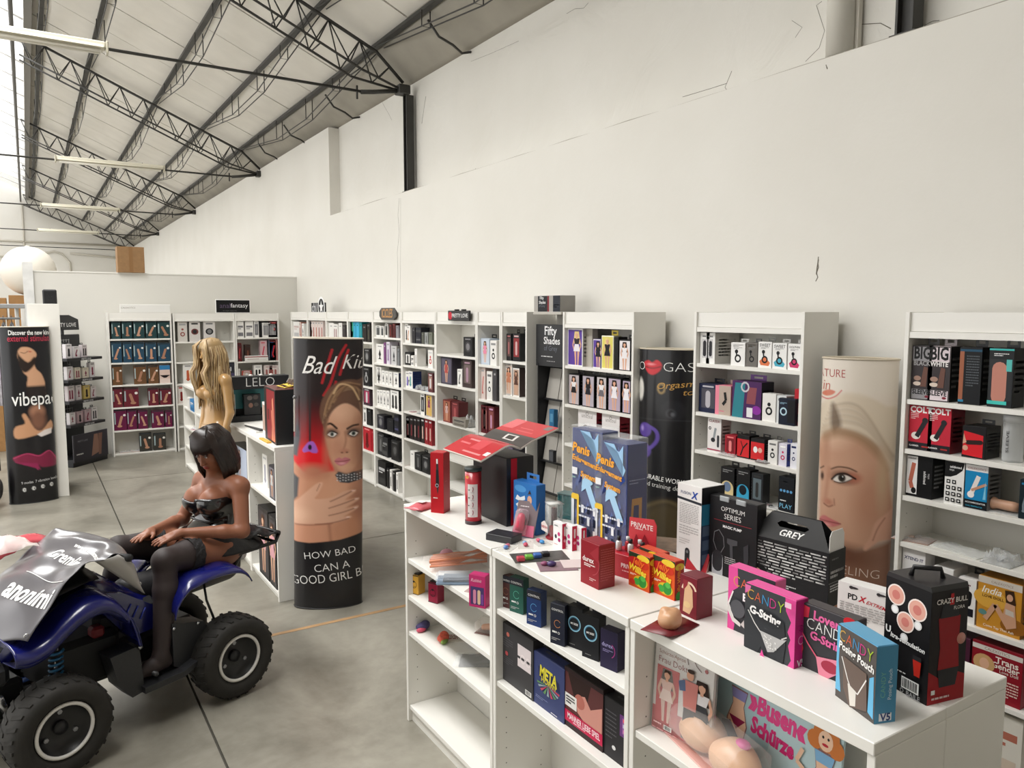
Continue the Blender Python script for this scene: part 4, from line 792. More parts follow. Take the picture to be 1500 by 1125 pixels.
run('R4', 2, [(591, 597, 544, WH, 'wand', WH, '#6a5ab0', '#999', 'white carton with violet toy', {}), (598, 604.5, 544, WH, 'wand', WH, '#5a9c9c', '#99a', 'white carton with teal toy', {'side': '#2b3866'}), (627, 634, 547, '#5c2a30', 'window', '#5c2a30', '#a07a70', '#ddd', 'maroon carton', {})])
run('R4', 3, [(616, 622, 575, K, 'window', WH, K, '#999', 'black and white leaning carton', {}), (624, 633, 578, '#b9a9a2', 'lady', '#b9a9a2', '#d6b25a', '#8a3a5a', 'pale magazine style carton', {})])
run('R4', 4, [(590 + k * 5.2, 594.7 + k * 5.2, 610 + k * .5, '#1c1517', 'wand', '#1c1517', '#a88a84' if k % 2 else '#7a2a30', '#888', 'black slim carton with pale toy', {}) for k in range(5)] + [(616.5 + k * 5.6, 621.6 + k * 5.6, 611 + k * .6, '#8d1d26' if k > 0 else '#1c1517', 'wand', '#8d1d26' if k > 0 else '#1c1517', '#d9b5a8', '#ccc', 'red slim carton' if k > 0 else 'black slim carton', {}) for k in range(3)])
run('R4', 5, [(601, 607, 661, WH, 'plain', WH, '#777', '#fff', 'white slim carton', {}), (608, 617, 664, K, 'window', K, '#333', '#666', 'black hang carton', T_), (618, 629, 668, K, 'disc', K, '#39393c', '#777', 'black squat carton', {})])
run('R4', 6, [])
run('R5', 0, [(549, 556, 477, WH, 'window', WH, '#77797a', '#333', 'white window carton', {}), (558, 562, 478, WH, 'window', WH, '#55585a', '#333', 'white window carton', {}), (564, 568, 474, WH, 'window', WH, '#444', '#222', 'white window carton', {}), (570, 574, 475, '#4c1f1d', 'wand', '#4c1f1d', '#7d2f2c', '#a55', 'brown red carton', {}), (575, 579, 473, '#5a2220', 'wand', '#5a2220', '#301', '#a55', 'brown red carton', {}), (580, 584, 477, '#8d8a90', 'plain', '#8d8a90', '#333', '#fff', 'grey carton', {})])
run('R5', 1, [(549, 560, 504, WH, 'plug', WH, '#111', '#999', 'white carton with black plug', {'side': K}), (562, 565, 502, '#7d4a7c', 'plain', '#7d4a7c', '#ccc', '#fff', 'violet carton edge', {'depth': .16}), (566, 571, 501, '#d6cfdb', 'wand', '#d6cfdb', '#8a6a9a', '#999', 'pale violet carton', {}), (573, 581, 507, GY, 'plug', '#c4c3c4', '#33343a', '#888', 'grey carton with dark plug', {}), (582, 585, 511, '#77797c', 'plain', '#77797c', '#333', '#fff', 'slim grey carton', {})])
run('R5', 2, [(548.5 + k * 5.3, 553.3 + k * 5.3, (537, 537.5, 543, 544, 545)[k], WH, 'plug', WH, '#15151a', '#999', 'white carton with black plug', {}) for k in range(5)] + [(576.5, 584, 546, WH, 'plug', WH, '#15151a', '#99a', 'white and navy carton with plug', {'side': '#1c2240'})])
run('R5', 3, [(551 + k * 5, 555.6 + k * 5, 571 + k * .6, WH, 'plug', WH, '#2a2a2e', '#999', 'white carton with small plug', {}) for k in range(4)] + [(572, 584, 572, '#26262c', 'two', WH, '#333', '#999', 'white and black wide carton', {'side': K})])
run('R5', 4, [(552, 562, 608, '#1f1f26', 'disc', '#1f1f26', '#3d3d48', '#777', 'black square carton', {}), (567, 576, 614, '#191a1f', 'plain', '#191a1f', '#444', '#fff', 'black squat carton', {}), (577.5, 584, 608, '#191a22', 'stripe', '#191a22', '#334', '#446', 'black tall carton', {})])
run('R5', 5, [(549, 558, 634, DG, 'window', DG, '#444', '#666', 'dark carton', {}), (559, 568, 641, '#27272a', 'text', '#27272a', '#777', '#444', 'charcoal carton', {}), (573, 584, 646, K, 'disc', K, '#333', '#555', 'black bag like carton', {})])
run('R5', 6, [(553, 564, 676, K, 'text', K, '#bbb', '#333', 'black and white stacked carton', {})] + [(566.5 + k * 4.6, 569.5 + k * 4.6, 686 + k * 2.2, WH if k % 2 else K, 'wand', WH if k % 2 else K, '#111', '#999', 'white slim carton' if k % 2 else 'black slim carton', {}) for k in range(4)])
TL = ('#1f8f6a', '#2a9a78', '#2f9fc4', '#3fb0d8', '#1f8f98')
run('R6', 0, [(508.5 + k * 4.4, 512.6 + k * 4.4, 471.5, TL[k], 'plain', TL[k], '#0f5f58', '#fff', f'{("green", "green", "light blue", "light blue", "teal")[k]} carton', {}) for k in range(5)] + [(531, 536.5, 475, '#26221f', 'plain', '#26221f', '#999', '#fff', 'black carton', {}), (537.5, 542, 474, '#26221f', 'wand', '#26221f', '#554', '#777', 'black brown carton', {})])
run('R6', 1, [(533, 542, 511, K, 'disc', K, '#444', '#888', 'black carton with grey ring', {})])
run('R6', 2, [(532, 541, 536, K, 'ring', K, '#999', '#666', 'black carton with silver loop', {})])
run('R6', 3, [(532, 542, 552, '#3a2330', 'window', '#3a2330', '#a33a5a', '#ccc', 'dark carton with pink window', {})])
run('R6', 4, [(531.5, 536.5, 568, WH, 'wand', WH, '#222', '#999', 'white carton with black wand', {'side': K}), (537.5, 543, 570, K, 'plain', K, '#777', '#fff', 'black carton', {})])
run('R6', 5, [(531.5, 543, 598, RD, 'wand', RD, '#611', '#e88', 'red carton', {}), (544, 545.5, 601, RD, 'plain', RD, '#e88', '#fff', 'red carton sliver', {})])
run('R7', 0, [(480, 487, 473, WH, 'plain', WH, '#aaa', '#fff', 'white carton', {}), (488, 495, 475, WH, 'two', WH, '#a88', '#999', 'white carton with two toys', {}), (496, 501, 473, WH, 'plain', WH, '#999', '#fff', 'white carton', {}), (502, 506, 476, '#3a3436', 'plain', '#3a3436', '#777', '#fff', 'dark carton', {})])
run('R8', 0, [(449.5 + k * 4, 453.3 + k * 4, 470.5, '#d9c8c4', 'wand', '#ddcfc9', ('#b3664c', '#8a3a3a', '#a34a3c')[k % 3], '#999', 'white carton with reddish toy', {}) for k in range(6)])
run('R9', 0, [(428, 437, 471, WH, 'text', WH, '#c9b3ae', '#bbb', 'white carton', {}), (438, 441, 472, '#c98a7a', 'wand', '#d9c0b6', '#a3503c', '#999', 'pale carton with orange toy', {}), (442, 445.5, 474, WH, 'plug', WH, '#222', '#999', 'white carton with black toy', {})])
for k in range(9): place_labels(f'R{k + 1}', f'{NTH[k]} wall case')
flatpack('silver ribbon packet alone on the third shelf of the nearest narrow case', 'R1', 2, 750, .08, .06, .1, '#a9a9a6', '#8d8d8a', bumpy=.02)
flatpack('dark green clear bag at the right of the third shelf, case under the red sign', 'R3', 2, 689, .06, .07, .08, '#2f3a33', '#1f2a22', bumpy=.12)
flatpack('red packet lying at the left end of the sixth shelf, fourth wall case', 'R4', 5, 594, .05, .08, .1, '#b8453f', '#c33', bumpy=.06)
for k, (u, c, n) in enumerate(((605, '#9c3a3a', 'reddish'), (616, '#3a3638', 'black'), (628, '#8a8a8c', 'grey'))): flatpack(f'{n} loose packet on the fourth shelf, fourth wall case', 'R4', 3, u, .05, .06, .08, c, None, bumpy=.01)
for k, (u, c, n) in enumerate(((614, '#4a3040', 'plum'), (622, '#2f2a36', 'dark violet'), (629, '#9db4cc', 'pale blue'))): flatpack(f'{n} loose packet on the third shelf, fourth wall case', 'R4', 2, u, .05, .06, .07, c, None, bumpy=.05)
# --- partition cases: blister packs
def blister(bgc, c='#b98a70', lean=0.0, cc='#e8e6e0'):
    def f(p):
        p.rect(0, 0, 1, 1, bgc); p.rect(.04, .93, .96, .98, '#2a3236'); p.rect(.04, .3, .14, .85, '#9fb2b4'); p.caps(.5 + lean, .26, .54 - lean, .64, .1, c); p.ell(.52 + lean, .2, .2, .1, c, 12); p.ell(.84, .72, .11, .1, cc, 12)
    return f
def bl(case, lev, us, vt, bgc, word):
    for n, (a, b) in enumerate(us): I(case, lev, a, b, vt + n * .4, bgc, what=f'{word} blister pack with flesh coloured toy', depth=.06, name='blister_pack', cat='blister pack', extra=blister(bgc, ('#b98a70', '#a87a62', '#c0937a')[n % 3], (.10, -.14, .02, .16, -.08)[(n * 2 + lev) % 5], ))
bl('V1', 0, [(162.5, 176), (178, 193), (195, 211), (213, 229), (231, 249)], 465, '#264043', 'teal'); bl('V1', 1, [(163, 178), (180, 193), (195, 211), (213, 229), (231, 249)], 501, '#29475c', 'blue')
bl('V1', 2, [(164, 179), (196, 214), (217, 232)], 535, '#684a31', 'brown')
I('V1', 2, 233.5, 249, 535, '#d8b9aa', what='white and blue carton with black harness', depth=.06, extra=lambda p: (p.rect(0, 0, 1, 1, '#d8c0b4'), p.rect(0, .75, 1, 1, '#3579ad'), p.poly([(.0, .45), (1, .45), (.62, .3), (.38, .3)], '#1a1216'), p.rect(0, 0, 1, .25, '#e0cdc4')))
bl('V1', 3, [(164.5, 179), (181, 203), (217, 232), (234, 251)], 568, '#66232f', 'crimson'); bl('V1', 4, [(165, 184), (186, 200), (202, 216), (222, 240), (242, 252)], 600, '#631d40', 'magenta')
bl('V1', 5, [(204, 222), (225, 243)], 634, '#3a3834', 'grey'); place_labels('V1', 'left partition case')
t = flatpack('long flesh toned packet lying on the lowest shelf, left partition bookcase', 'V1', 5, 186, .06, .3, .12, '#a68e80', '#b98a70', z=(1.16, 11.97, .04), bumpy=.02)
run('V2', 0, [(260, 274, 469, '#c9c4be', 'ring', '#c9c4be', '#8d4a44', '#999', 'pale blister pack with red strap', {}), (277, 293, 469, '#cfcac6', 'disc', '#cfcac6', '#6d3a3a', '#2a2a2c', 'pale blister pack with black and red toy', {}), (298, 315, 470, '#cfcbc8', 'disc', '#cfcbc8', '#2a2a2c', '#777', 'pale blister pack with black strap', {})])
run('V2', 2, [(268, 282, 533, WH, 'wand', WH, '#b8583a', '#999', 'white carton with orange toy', {})]); run('V2', 3, [(260, 271, 564, '#b33a3a', 'wand', '#d8cfca', '#7d2a26', '#b33', 'red and white carton', {})])
run('V2', 1, [(331, 343, 516, '#2a2a33', 'text', '#2a2a33', '#ddd', '#4a4a70', 'dark violet carton with white letters', {})]) if 0 else None
run('V3', 0, [(347, 357, 468, WH, 'text', WH, '#77767a', '#77767a', 'white carton with grey squares', {}), (359, 371, 468, WH, 'text', WH, '#77767a', '#77767a', 'white carton with grey squares', {}), (372, 379, 468, WH, 'window', WH, '#77767a', '#999', 'white window carton', {}), (380, 383, 471, K, 'plain', K, '#444', '#fff', 'black slim carton', {}), (384, 396, 473, WH, 'window', WH, '#8a898c', '#999', 'white window carton', {}), (397, 410, 474, WH, 'window', WH, '#8a898c', '#999', 'white window carton', {}), (411, 421, 469, '#5a2226', 'disc', '#5a2226', '#a88', '#c66', 'dark red patterned carton', {})])
run('V3', 1, [(348, 354, 503, '#b3343a', 'curve', '#5a2226', '#c8484a', '#333', 'red toy pack', {}), (359, 367, 505, '#3a2722', 'wand', '#3a2722', '#6e4334', '#333', 'brown toy pack', {}), (381, 391, 499, '#c9a9ad', 'curve', '#c9a9ad', '#c2304a', '#c33a52', 'pink pack with curved toy', {}), (394, 404, 498, '#7d8799', 'curve', '#7d8799', '#1f2c4c', '#3d5a8a', 'blue pack with curved toy', {}), (408, 420, 497, '#b98a88', 'curve', '#a8716e', '#c8303c', '#944', 'pack with big red curved toy', {}), (359, 393, 521, WH, 'stripe', WH, '#8d2c30', '#d8d2cc', 'long white carton with red toy lying flat', {'inset': .0, 'depth': .03})])
run('V3', 2, [(349, 352, 540, WH, 'plain', WH, '#999', '#fff', 'slim white carton', {}), (354, 369, 543, '#b9a59c', 'window', '#a3453c', '#b9a59c', '#ccc', 'pale red carton', {}), (372, 384, 535, WH, 'two', WH, '#1c1a1c', '#999', 'white carton with two black toys', {}), (387, 399, 535, '#d9ccc8', 'two', '#d9ccc8', '#a3605c', '#a88', 'white carton with two red toys', {}), (402, 415, 535, '#d9ccc8', 'two', '#d9ccc8', '#a3605c', '#a88', 'white carton with two red toys', {})])
place_labels('V2', 'second partition case'); place_labels('V3', 'right partition case')
# dark sign card on the second shelf behind the blonde mannequin
I('V2', 2, 331, 344, 518, '#2a2a33', what='dark rounded card with white letters, behind the blonde mannequin', depth=.03, inset=.02, extra=lambda p: (p.rect(0, 0, 1, 1, '#33323a'), p.text('ual', .3, .66, .7, '#e8e8ea', .03), p.rect(0, .1, 1, .45, '#4a4464')))
COL.objects[-1]
for o in list(CASES['V2']['n'][2])[-1:]:
    o['label'] = 'dark display card with white letters behind the blonde mannequin hair'; o['group'] = 'cards'; 
    if 'x_order' in o: del o['x_order']
# low cases: goods visible
run('N1', 0, [(394, 402, 683, '#2a2a2e', 'lady', '#35343a', '#77737a', '#ccc', 'grey carton with white lettering', {'inset': .02}), (384, 391, 655, WH, 'wand', WH, '#99a', '#bbb', 'white carton with silver toy', {'inset': .08})])
run('N1', 1, [(378, 392, 745, '#1c1a1c', 'lady', '#1c1a1c', '#3a3438', '#d8a0a8', 'black carton with pale figure', {'inset': .01}), (393.5, 403, 757, '#1c1a1c', 'lady', '#1c1a1c', '#3a3438', '#d8a0a8', 'black carton with pink figure', {'inset': .01})])
run('N2', 0, [(341, 361, 629, '#111', 'lady', '#b9c4d8', '#b9c4d8', '#3a2a2c', 'white carton with roped figure drawing', {'inset': .0})])
place_labels('N1', 'low case behind mannequin'); place_labels('N2', 'second low case behind mannequin')
run('F1', 0, [(274, 277, 570, WH, 'plain', WH, '#aaa', '#fff', 'white slim carton', {'inset': .01}), (278, 283, 570, '#3579ad', 'text', '#3b86bf', '#ddd', '#2a6a9a', 'blue carton', {'inset': .01})]); place_labels('F1', 'low case beside blonde mannequin')
flatpack('red and blue packets lying on the second shelf left of the blonde mannequin', 'F1', 1, 285, .06, .1, .12, '#a04a5c', '#3a6a9a', bumpy=.03)
# ================================================================ SIGNS, DISPLAYS, POSTER COLUMNS
def panel(name, label, cat, w, h, d, loc, rz, body, fn, bev=.004):
    t = emp(name, loc, rz); tag(t, label, cat); MB().box(-w / 2, w / 2, -d / 2, d / 2, 0, h, mat(body, .4), bev).build('board', t)
    p = Pr(w, h); fn(p); p.on('lettering', t, w, d); return t
def wallsign(u0, u1, v0, v1, X, rz, *a, **k):
    q0 = W(u0, (v0 + v1) / 2, X=X); q1 = W(u1, (v0 + v1) / 2, X=X); z1 = W((u0 + u1) / 2, v0, X=X).z; z0 = W((u0 + u1) / 2, v1, X=X).z
    return (abs(q0.y - q1.y), z1 - z0, (X, (q0.y + q1.y) / 2, z0))
MBL = '#141416'
w, h, loc = wallsign(457, 477, 444, 457.6, 3.37, 0); loc = (3.37, loc[1], 2.02)
t = panel('sign', 'small black sign with a white star ring on the far wall cases', 'sign', w, h, .02, loc, -math.pi / 2, MBL, lambda p: (p.text('chl', .22, .5, .34, '#cfcfd2', .01), p.ell(.74, .5, .25, .25, '#f2f2f2', 20), p.ell(.74, .5, .2, .2, MBL, 20), p.poly([(.74 + (.17 if i % 2 == 0 else .07) * math.sin(i * math.pi / 5), .5 + (.17 if i % 2 == 0 else .07) * math.cos(i * math.pi / 5) * p.w / p.h) for i in range(10)], '#f2f2f2')))
w, h, loc = wallsign(556, 580, 451, 468.5, 3.30, 0); t = emp('sign', (3.305, loc[1], loc[2]), -math.pi / 2); tag(t, 'dark grey dog tag shaped sign with orange letters on the wall cases', 'sign')
pts = [(-w / 2 + .06, 0), (w / 2 - .06, 0), (w / 2, h * .3), (w / 2, h * .7), (w / 2 - .06, h), (-w / 2 + .06, h), (-w / 2, h * .7), (-w / 2, h * .3)]
MB().prism(pts, 1, -.008, .008, mat('#4a4846', .4)).build('board', t); p = Pr(w, h); p.text('ICICLES', .48, .55, .66, '#d09a5c', .01, .1, 0, 1.5); p.rect(.2, .2, .75, .26, '#b98a5a'); p.on('lettering', t, w, .016)
w, h, loc = wallsign(656, 687, 455, 470, 3.29, 0)
t = panel('sign', 'black sign with red mark and white letters hung on the wall case header', 'sign', w, h, .02, (3.30, loc[1], loc[2]), -math.pi / 2, MBL, lambda p: (p.ell(.12, .5, .09, .09, '#c2273a'), p.text('PRETTY LOVE', .57, .52, .74, '#ececec', .01)))
MB().box(-.08, -.05, -.005, .03, h, h + .012, mat(MBL)).box(.05, .08, -.005, .03, h, h + .012, mat(MBL)).build('hook', t)
q0 = W(316, 446, Y=11.9); q1 = W(367, 446, Y=11.9); hh = W(340, 438.5, Y=11.9).z - 2.0
t = panel('sign', 'black sign in white frame standing on the far partition cases', 'sign', q1.x - q0.x, hh, .02, ((q0.x + q1.x) / 2, 11.93, 2.0), 0, '#ecebe8', lambda p: (p.rect(.02, .06, .98, .94, MBL), p.text('anal', .27, .55, .3, '#5c4e66', .0), p.text('fantasy', .68, .52, .5, '#e6e6e8', .0), p.lines(.2, .9, .12, .2, 1, '#555')))
q0 = W(176, 452, Y=11.85); q1 = W(250, 452, Y=11.85); t = panel('sign', 'white header sign with small grey letters on the left partition case', 'sign', q1.x - q0.x, .115, .03, ((q0.x + q1.x) / 2, 11.9, 2.01), 0, '#e9e8e4', lambda p: p.text('CALEXOTICS', .16, .6, .28, '#9a948c', 0, .1))
# book stand "Fifty Shades of Grey" leaning display with grey pockets
bs = emp('book_stand', (3.36, 4.79, 0), -math.pi / 2 + .0); tag(bs, 'tall black display stand with grey pockets and book title header', 'display stand')
MG = mat('#a9a59e', .55); MK = mat('#17181c', .45); wS = .34
def onstand(z): return .10 * z / 1.9
for k in range(6):
    z0 = .12 + k * .245; z1 = z0 + .235
    for s_ in (0, 1):
        xa = -.165 + s_ * .165; MB().grid([[(xa + .004, .02 + onstand(z0), z0), (xa + .161, .02 + onstand(z0), z0)], [(xa + .004, .0 + onstand(z1) + .05, z1), (xa + .161, .0 + onstand(z1) + .05, z1)]], MG, False).build('pocket', bs, solid=.004)
    MB().box(-.172, .172, .0 + onstand(z0), .05 + onstand(z0), z0 - .012, z0 - .002, MK).build('ledge', bs)
MB().grid([[(-.175, .06, .0), (.175, .06, .0)], [(-.175, .19, 1.9), (.175, .19, 1.9)]], MK, False).build('back_board', bs, solid=.012)
for s_ in (-1, 1): MB().box(s_ * .175 - .004, s_ * .175 + .004, .02, .2, 0, 1.62, MK).build('side_board', bs)
MB().box(-.19, .19, -.02, .21, 0, .09, MK, .004).build('base', bs)
hq = emp('header', (-.02, .03, 1.60), 0, bs); MB().box(-.19, .19, -.006, .006, 0, .325, MK, .003).build('header_board', hq)
p = Pr(.38, .325); p.text('Fifty', .53, .82, .42, '#eeeeee', .015); p.text('Shades', .57, .62, .56, '#eeeeee', .015); p.text('of Grey', .53, .42, .46, '#6c7079', .0); p.lines(.2, .9, .2, .25, 1, '#c9c9c9'); p.lines(.4, .9, .1, .14, 1, '#999'); p.on('lettering', hq, .38, .012)
c1 = carton('product_box', 'small blue carton in a grey pocket of the black book stand', 'box', .06, .04, .16, (3.385, 4.755, 1.115), -math.pi / 2, '#2f6b94'); Pr(.06, .16).rect(0, 0, 1, 1, '#2f6b94').rect(0, 0, 1, .2, '#a33a2c').rect(.2, .4, .8, .8, '#5a93b5').on('front_print', c1, .06, .04)
c1 = carton('product_box', 'dark pouch box low in a grey pocket of the black book stand', 'box', .06, .03, .09, (3.37, 4.745, .87), -math.pi / 2, '#2e2f33'); Pr(.06, .09).rect(.1, .1, .9, .9, '#55575c').on('front_print', c1, .06, .03)
# the pair of boxes on top of the stand end
def fsbox(label, y0, y1, z1, X, f, body='#8d8a86'):
    t = carton('display_box', label, 'box', abs(y0 - y1), .14, z1 - 2.022, (X, (y0 + y1) / 2, 2.022), -math.pi / 2, body); p = Pr(abs(y0 - y1), z1 - 2.022); f(p); p.on('front_print', t, abs(y0 - y1), .14); return t
qa = W(798, 448, X=3.40); qb = W(857, 448, X=3.40); zt = W(820, 440, X=3.40).z
CASES['A']['top']
MB().box(-.18, .18, .20, .225, 0, 2.0, mat('#b9b5ad', .6), .003).build('tower_board', bs); MB().box(-.185, .185, -.02, .225, 2.0, 2.021, mat('#b9b5ad', .6), .002).build('top_board', bs)
fsbox('grey and black title box standing on top of the book stand tower', 4.975, 4.80, 2.022 + .12, 3.42, lambda p: (p.rect(0, 0, .3, 1, '#a5a19b'), p.rect(.3, 0, 1, 1, '#1a1b20'), p.text('Fifty', .6, .85, .3, '#eee', .01), p.text('Shades', .64, .6, .5, '#eee', .01), p.text('of Grey', .62, .35, .46, '#6c7079')))
fsbox('grey, red and navy box right of the title box on the stand tower', 4.795, 4.63, 2.022 + .12, 3.42, lambda p: (p.rect(0, 0, .14, 1, '#7a1f28'), p.rect(.14, 0, .45, 1, '#a5a19b'), p.rect(.45, 0, 1, 1, '#20242e'), p.lines(.5, .92, .2, .45, 2, '#c9c9c9')))
# ---------------- poster columns
def column(name, label, cx, cy, rz, a, b, h, art, u0, u1, v0, v1, nx, ny, arc=100, rim='#cfc7b8', back='#8f9296', kv=1.0, gain=1.0):
    """elliptic printed tube; art paints in picture coordinates u0..u1 across the front, v0..v1 downwards"""
    t = emp(name, (cx, cy, 0), rz); tag(t, label, 'poster column')
    v1 = v0 + (proj(cx, cy, 0)[1] - proj(cx, cy, h)[1]) * kv; t['v1'] = v1
    th = np.radians(np.linspace(-arc, arc, nx)); zz = np.linspace(h, 0.0, ny); TH, ZZ = np.meshgrid(th, zz)
    pos = np.stack([a * np.sin(TH), -b * np.cos(TH), ZZ], -1).reshape(-1, 3)
    sx = np.where(np.abs(TH) <= math.pi / 2, np.sin(TH), np.sign(TH) * (2 - np.abs(np.sin(TH))))
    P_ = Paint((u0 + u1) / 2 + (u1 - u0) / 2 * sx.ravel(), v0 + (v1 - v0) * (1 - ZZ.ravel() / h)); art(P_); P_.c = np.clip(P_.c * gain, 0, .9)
    painted('poster_print', pos[:, :], nx, ny, P_.c, paintmat(.3, .25), t)
    th2 = np.linspace(math.radians(arc), math.radians(360 - arc), 40)
    MB().grid([[(a * math.sin(q), -b * math.cos(q), z) for q in th2] for z in (h, 0)], mat(back, .3)).build('back_sheet', t)
    ring = [(a * math.sin(q) * 1.005, -b * math.cos(q) * 1.005, h) for q in np.linspace(0, 2 * math.pi, 60, endpoint=False)]
    MB().tube(ring, .005, mat(rim, .5), 5, closed=True).build('top_rim', t); MB().tube([(x, y, .004) for x, y, z in ring], .004, mat('#222', .5), 5, closed=True).build('bottom_rim', t)
    MB().add([(x * .99, y * .99, h - .01) for x, y, z in ring], [tuple(range(60))], mat('#d8d4ca', .7)).build('top_lid', t)
    return t
def curvetext(t, name, items, a, b, h, u0, u1, v0, v1):
    """items: (text, u centre, v centre, width px, colour, bold, shear, rot, sy) laid on the curved front"""
    mb = MB(); v1 = t['v1']
    for s_, uc, vc, wpx, c, bold, shear, rot, sy in items:
        v, f, w, hh = textgeo(s_, bold, shear, 3); k = wpx / w; ca, sa = math.cos(rot), math.sin(rot); o = []
        for x, y in v:
            X = uc + (x * ca - y * sy * sa) * k; Y = vc - (x * sa + y * sy * ca) * k; s0 = (X - (u0 + u1) / 2) / ((u1 - u0) / 2)
            th = math.asin(max(-1, min(1, s0))) if abs(s0) <= 1 else math.copysign(math.pi / 2 + (abs(s0) - 1) * .9, s0)
            o.append(((a + .0012) * math.sin(th), -(b + .0012) * math.cos(th), h * (1 - (Y - v0) / (v1 - v0))))
        mb.add(o, f, mat(c, .35))
    return mb.build(name, t)
def badkitty(P_):
    P_.grady(495, 660, '#1f1d1e', '#2a1719'); P_.grady(570, 690, '#231a1b', '#c01f26', np.clip((P_.y - 575) / 60, 0, 1)); P_.grady(640, 660, '#b81e25', '#d21f26', np.clip((P_.y - 640) / 15, 0, 1))
    P_.ell(444, 635, 4, 22, '#4a4a50', 2); P_.poly([(430, 640), (446, 640), (444, 668), (430, 668)], '#55565c', 1.5)
    # claw marks
    for pts in ([(495, 558), (490, 580), (484, 610)], [(508, 505), (498, 525), (488, 560), (479, 578)], [(490, 512), (485, 530), (480, 548), (477, 560)], [(511, 512), (505, 530), (500, 548)]): P_.stroke(pts, 3.2, '#a81f27', .6)
    # body
    P_.poly([(430, 668), (452, 690), (470, 692), (500, 688), (532, 690), (532, 795), (436, 796), (430, 770)], '#c48d70', 2)
    P_.poly([(430, 688), (446, 700), (444, 728), (436, 738), (430, 738)], '#4a4b50', 1.5)
    P_.poly([(432, 697), (470, 694), (500, 690), (530, 692), (530, 700), (432, 705)], '#d21f26', 4, .0)
    P_.ell(510, 740, 34, 45, '#cf9a7c', 12); P_.ell(525, 745, 12, 40, '#a8715a', 7); P_.ell(465, 690, 18, 10, '#b3775f', 6)
    P_.ell(460, 780, 26, 28, '#c89074', 8); P_.stroke([(486, 765), (488, 785), (489, 798)], 3, '#8c5744', 2.2); P_.ell(510, 780, 22, 26, '#c08769', 8)
    # neck and choker
    P_.poly([(488, 655), (532, 640), (532, 700), (500, 694), (492, 685)], '#b98369', 2, 1, 3); P_.poly([(494, 695), (498, 690), (512, 692), (530, 690), (530, 704), (512, 708), (500, 706)], '#3d3c40', .8)
    for i in range(9):
        for j in range(3): P_.ell(497 + i * 3.7, 695 + j * 4 + (i % 2), .9, .9, '#c9c9cc', .5)
    # face
    P_.poly([(480, 610), (482, 590), (492, 578), (510, 572), (526, 578), (530, 610), (530, 640), (526, 672), (514, 692), (502, 690), (490, 672), (482, 645)], '#c9987c', 2, 1, 4)
    P_.ell(502, 598, 18, 15, '#d9ac90', 8); P_.ell(496, 655, 9, 14, '#bf8a70', 5); P_.ell(524, 650, 7, 30, '#b07c62', 5); P_.ell(508, 684, 8, 5, '#d2a184', 3)
    # eyes and brows
    P_.stroke([(481, 622), (488, 619), (496, 626)], 3.0, '#2c1a16', .7); P_.stroke([(510, 627), (517, 623), (524, 622)], 3.0, '#3a251f', .7)
    P_.ell(489, 633, 9, 6.5, '#4c3935', 2.8); P_.ell(518, 633, 9, 6.5, '#4c3935', 2.8)
    for cx in (490, 518): P_.poly([(cx - 6, 635), (cx - 1, 631), (cx + 6, 634), (cx + 1, 638.5)], '#e9e4df', .7, 1, 3); P_.ell(cx, 634.5, 2.7, 3, '#4d5a55', .6); P_.ell(cx, 634.5, 1.3, 1.5, '#111', .4); P_.stroke([(cx - 7, 635), (cx - 1, 630.5), (cx + 7, 633.5)], 1.6, '#1c1312', .5); P_.stroke([(cx - 5, 637), (cx + 1, 639.5), (cx + 6, 635)], .9, '#3a2620', .5)
    # nose and lips
    P_.stroke([(507, 632), (508, 645), (505, 658)], 2, '#a8755c', 1.4); P_.ell(506, 660, 6, 3.4, '#b98068', 1.6); P_.ell(503, 662, 1.5, 1, '#6d4034', .6); P_.ell(509.5, 662, 1.5, 1, '#6d4034', .6)
    P_.poly([(493, 674), (499, 669), (503, 671), (507, 669), (514, 673), (507, 680), (499, 681)], '#c0717a', .8, 1, 3); P_.stroke([(494, 674.5), (503, 675), (513, 673.5)], 1, '#7d3a40', .5); P_.ell(503, 678, 4, 1.6, '#d99aa0', 1)
    # hair
    P_.poly([(479, 624), (474, 606), (477, 585), (488, 566), (505, 556), (522, 556), (534, 566), (534, 700), (529, 660), (530, 622), (526, 603), (510, 590), (496, 595), (486, 610), (482, 632)], '#66493a', 1.2, 1, 4)
    for k in range(14): P_.stroke([(478 + k * 1.2, 618 - k * 3.2), (484 + k * 2.2, 588 - k * 1.8), (498 + k * 2.4, 566 + k * .4), (514 + k * 1.4, 560 + k * 1.5)], 1.0, ('#a98a6c', '#3f2a1f', '#8a6a50')[k % 3], 1.0, .7)
    for k in range(9): P_.stroke([(480 + k * 2, 606 - k * 3), (487 + k * 3, 580 - k * 2), (503 + k * 3, 560 + k), (526, 563 + k * 3)], 1.4, ('#b08a64', '#7d5c44', '#4a3124')[k % 3], 1.3, .75)
    P_.stroke([(492, 575), (500, 562), (515, 566), (525, 585)], 2, '#d3b288', 1); P_.stroke([(484, 612), (482, 630), (484, 640)], 1, '#8d6a50', .8); P_.stroke([(526, 590), (530, 620), (529, 670)], 2, '#8d6a50', 1)
    # hand across the chest
    P_.poly([(430, 742), (440, 736), (462, 714), (472, 706), (478, 707), (472, 722), (468, 730), (490, 728), (505, 720), (518, 718), (521, 722), (506, 733), (522, 731), (525, 735), (507, 745), (523, 743), (523, 748), (506, 757), (514, 757), (514, 761), (490, 766), (465, 768), (440, 770), (430, 782)], '#d3a48a', 1.2, 1, 3)
    for pts in ([(488, 734), (505, 726), (519, 719)], [(486, 744), (505, 738), (523, 732)], [(486, 755), (504, 751), (522, 746)], [(468, 768), (490, 766), (512, 761)]): P_.stroke(pts, 1.3, '#8c5a48', 1)
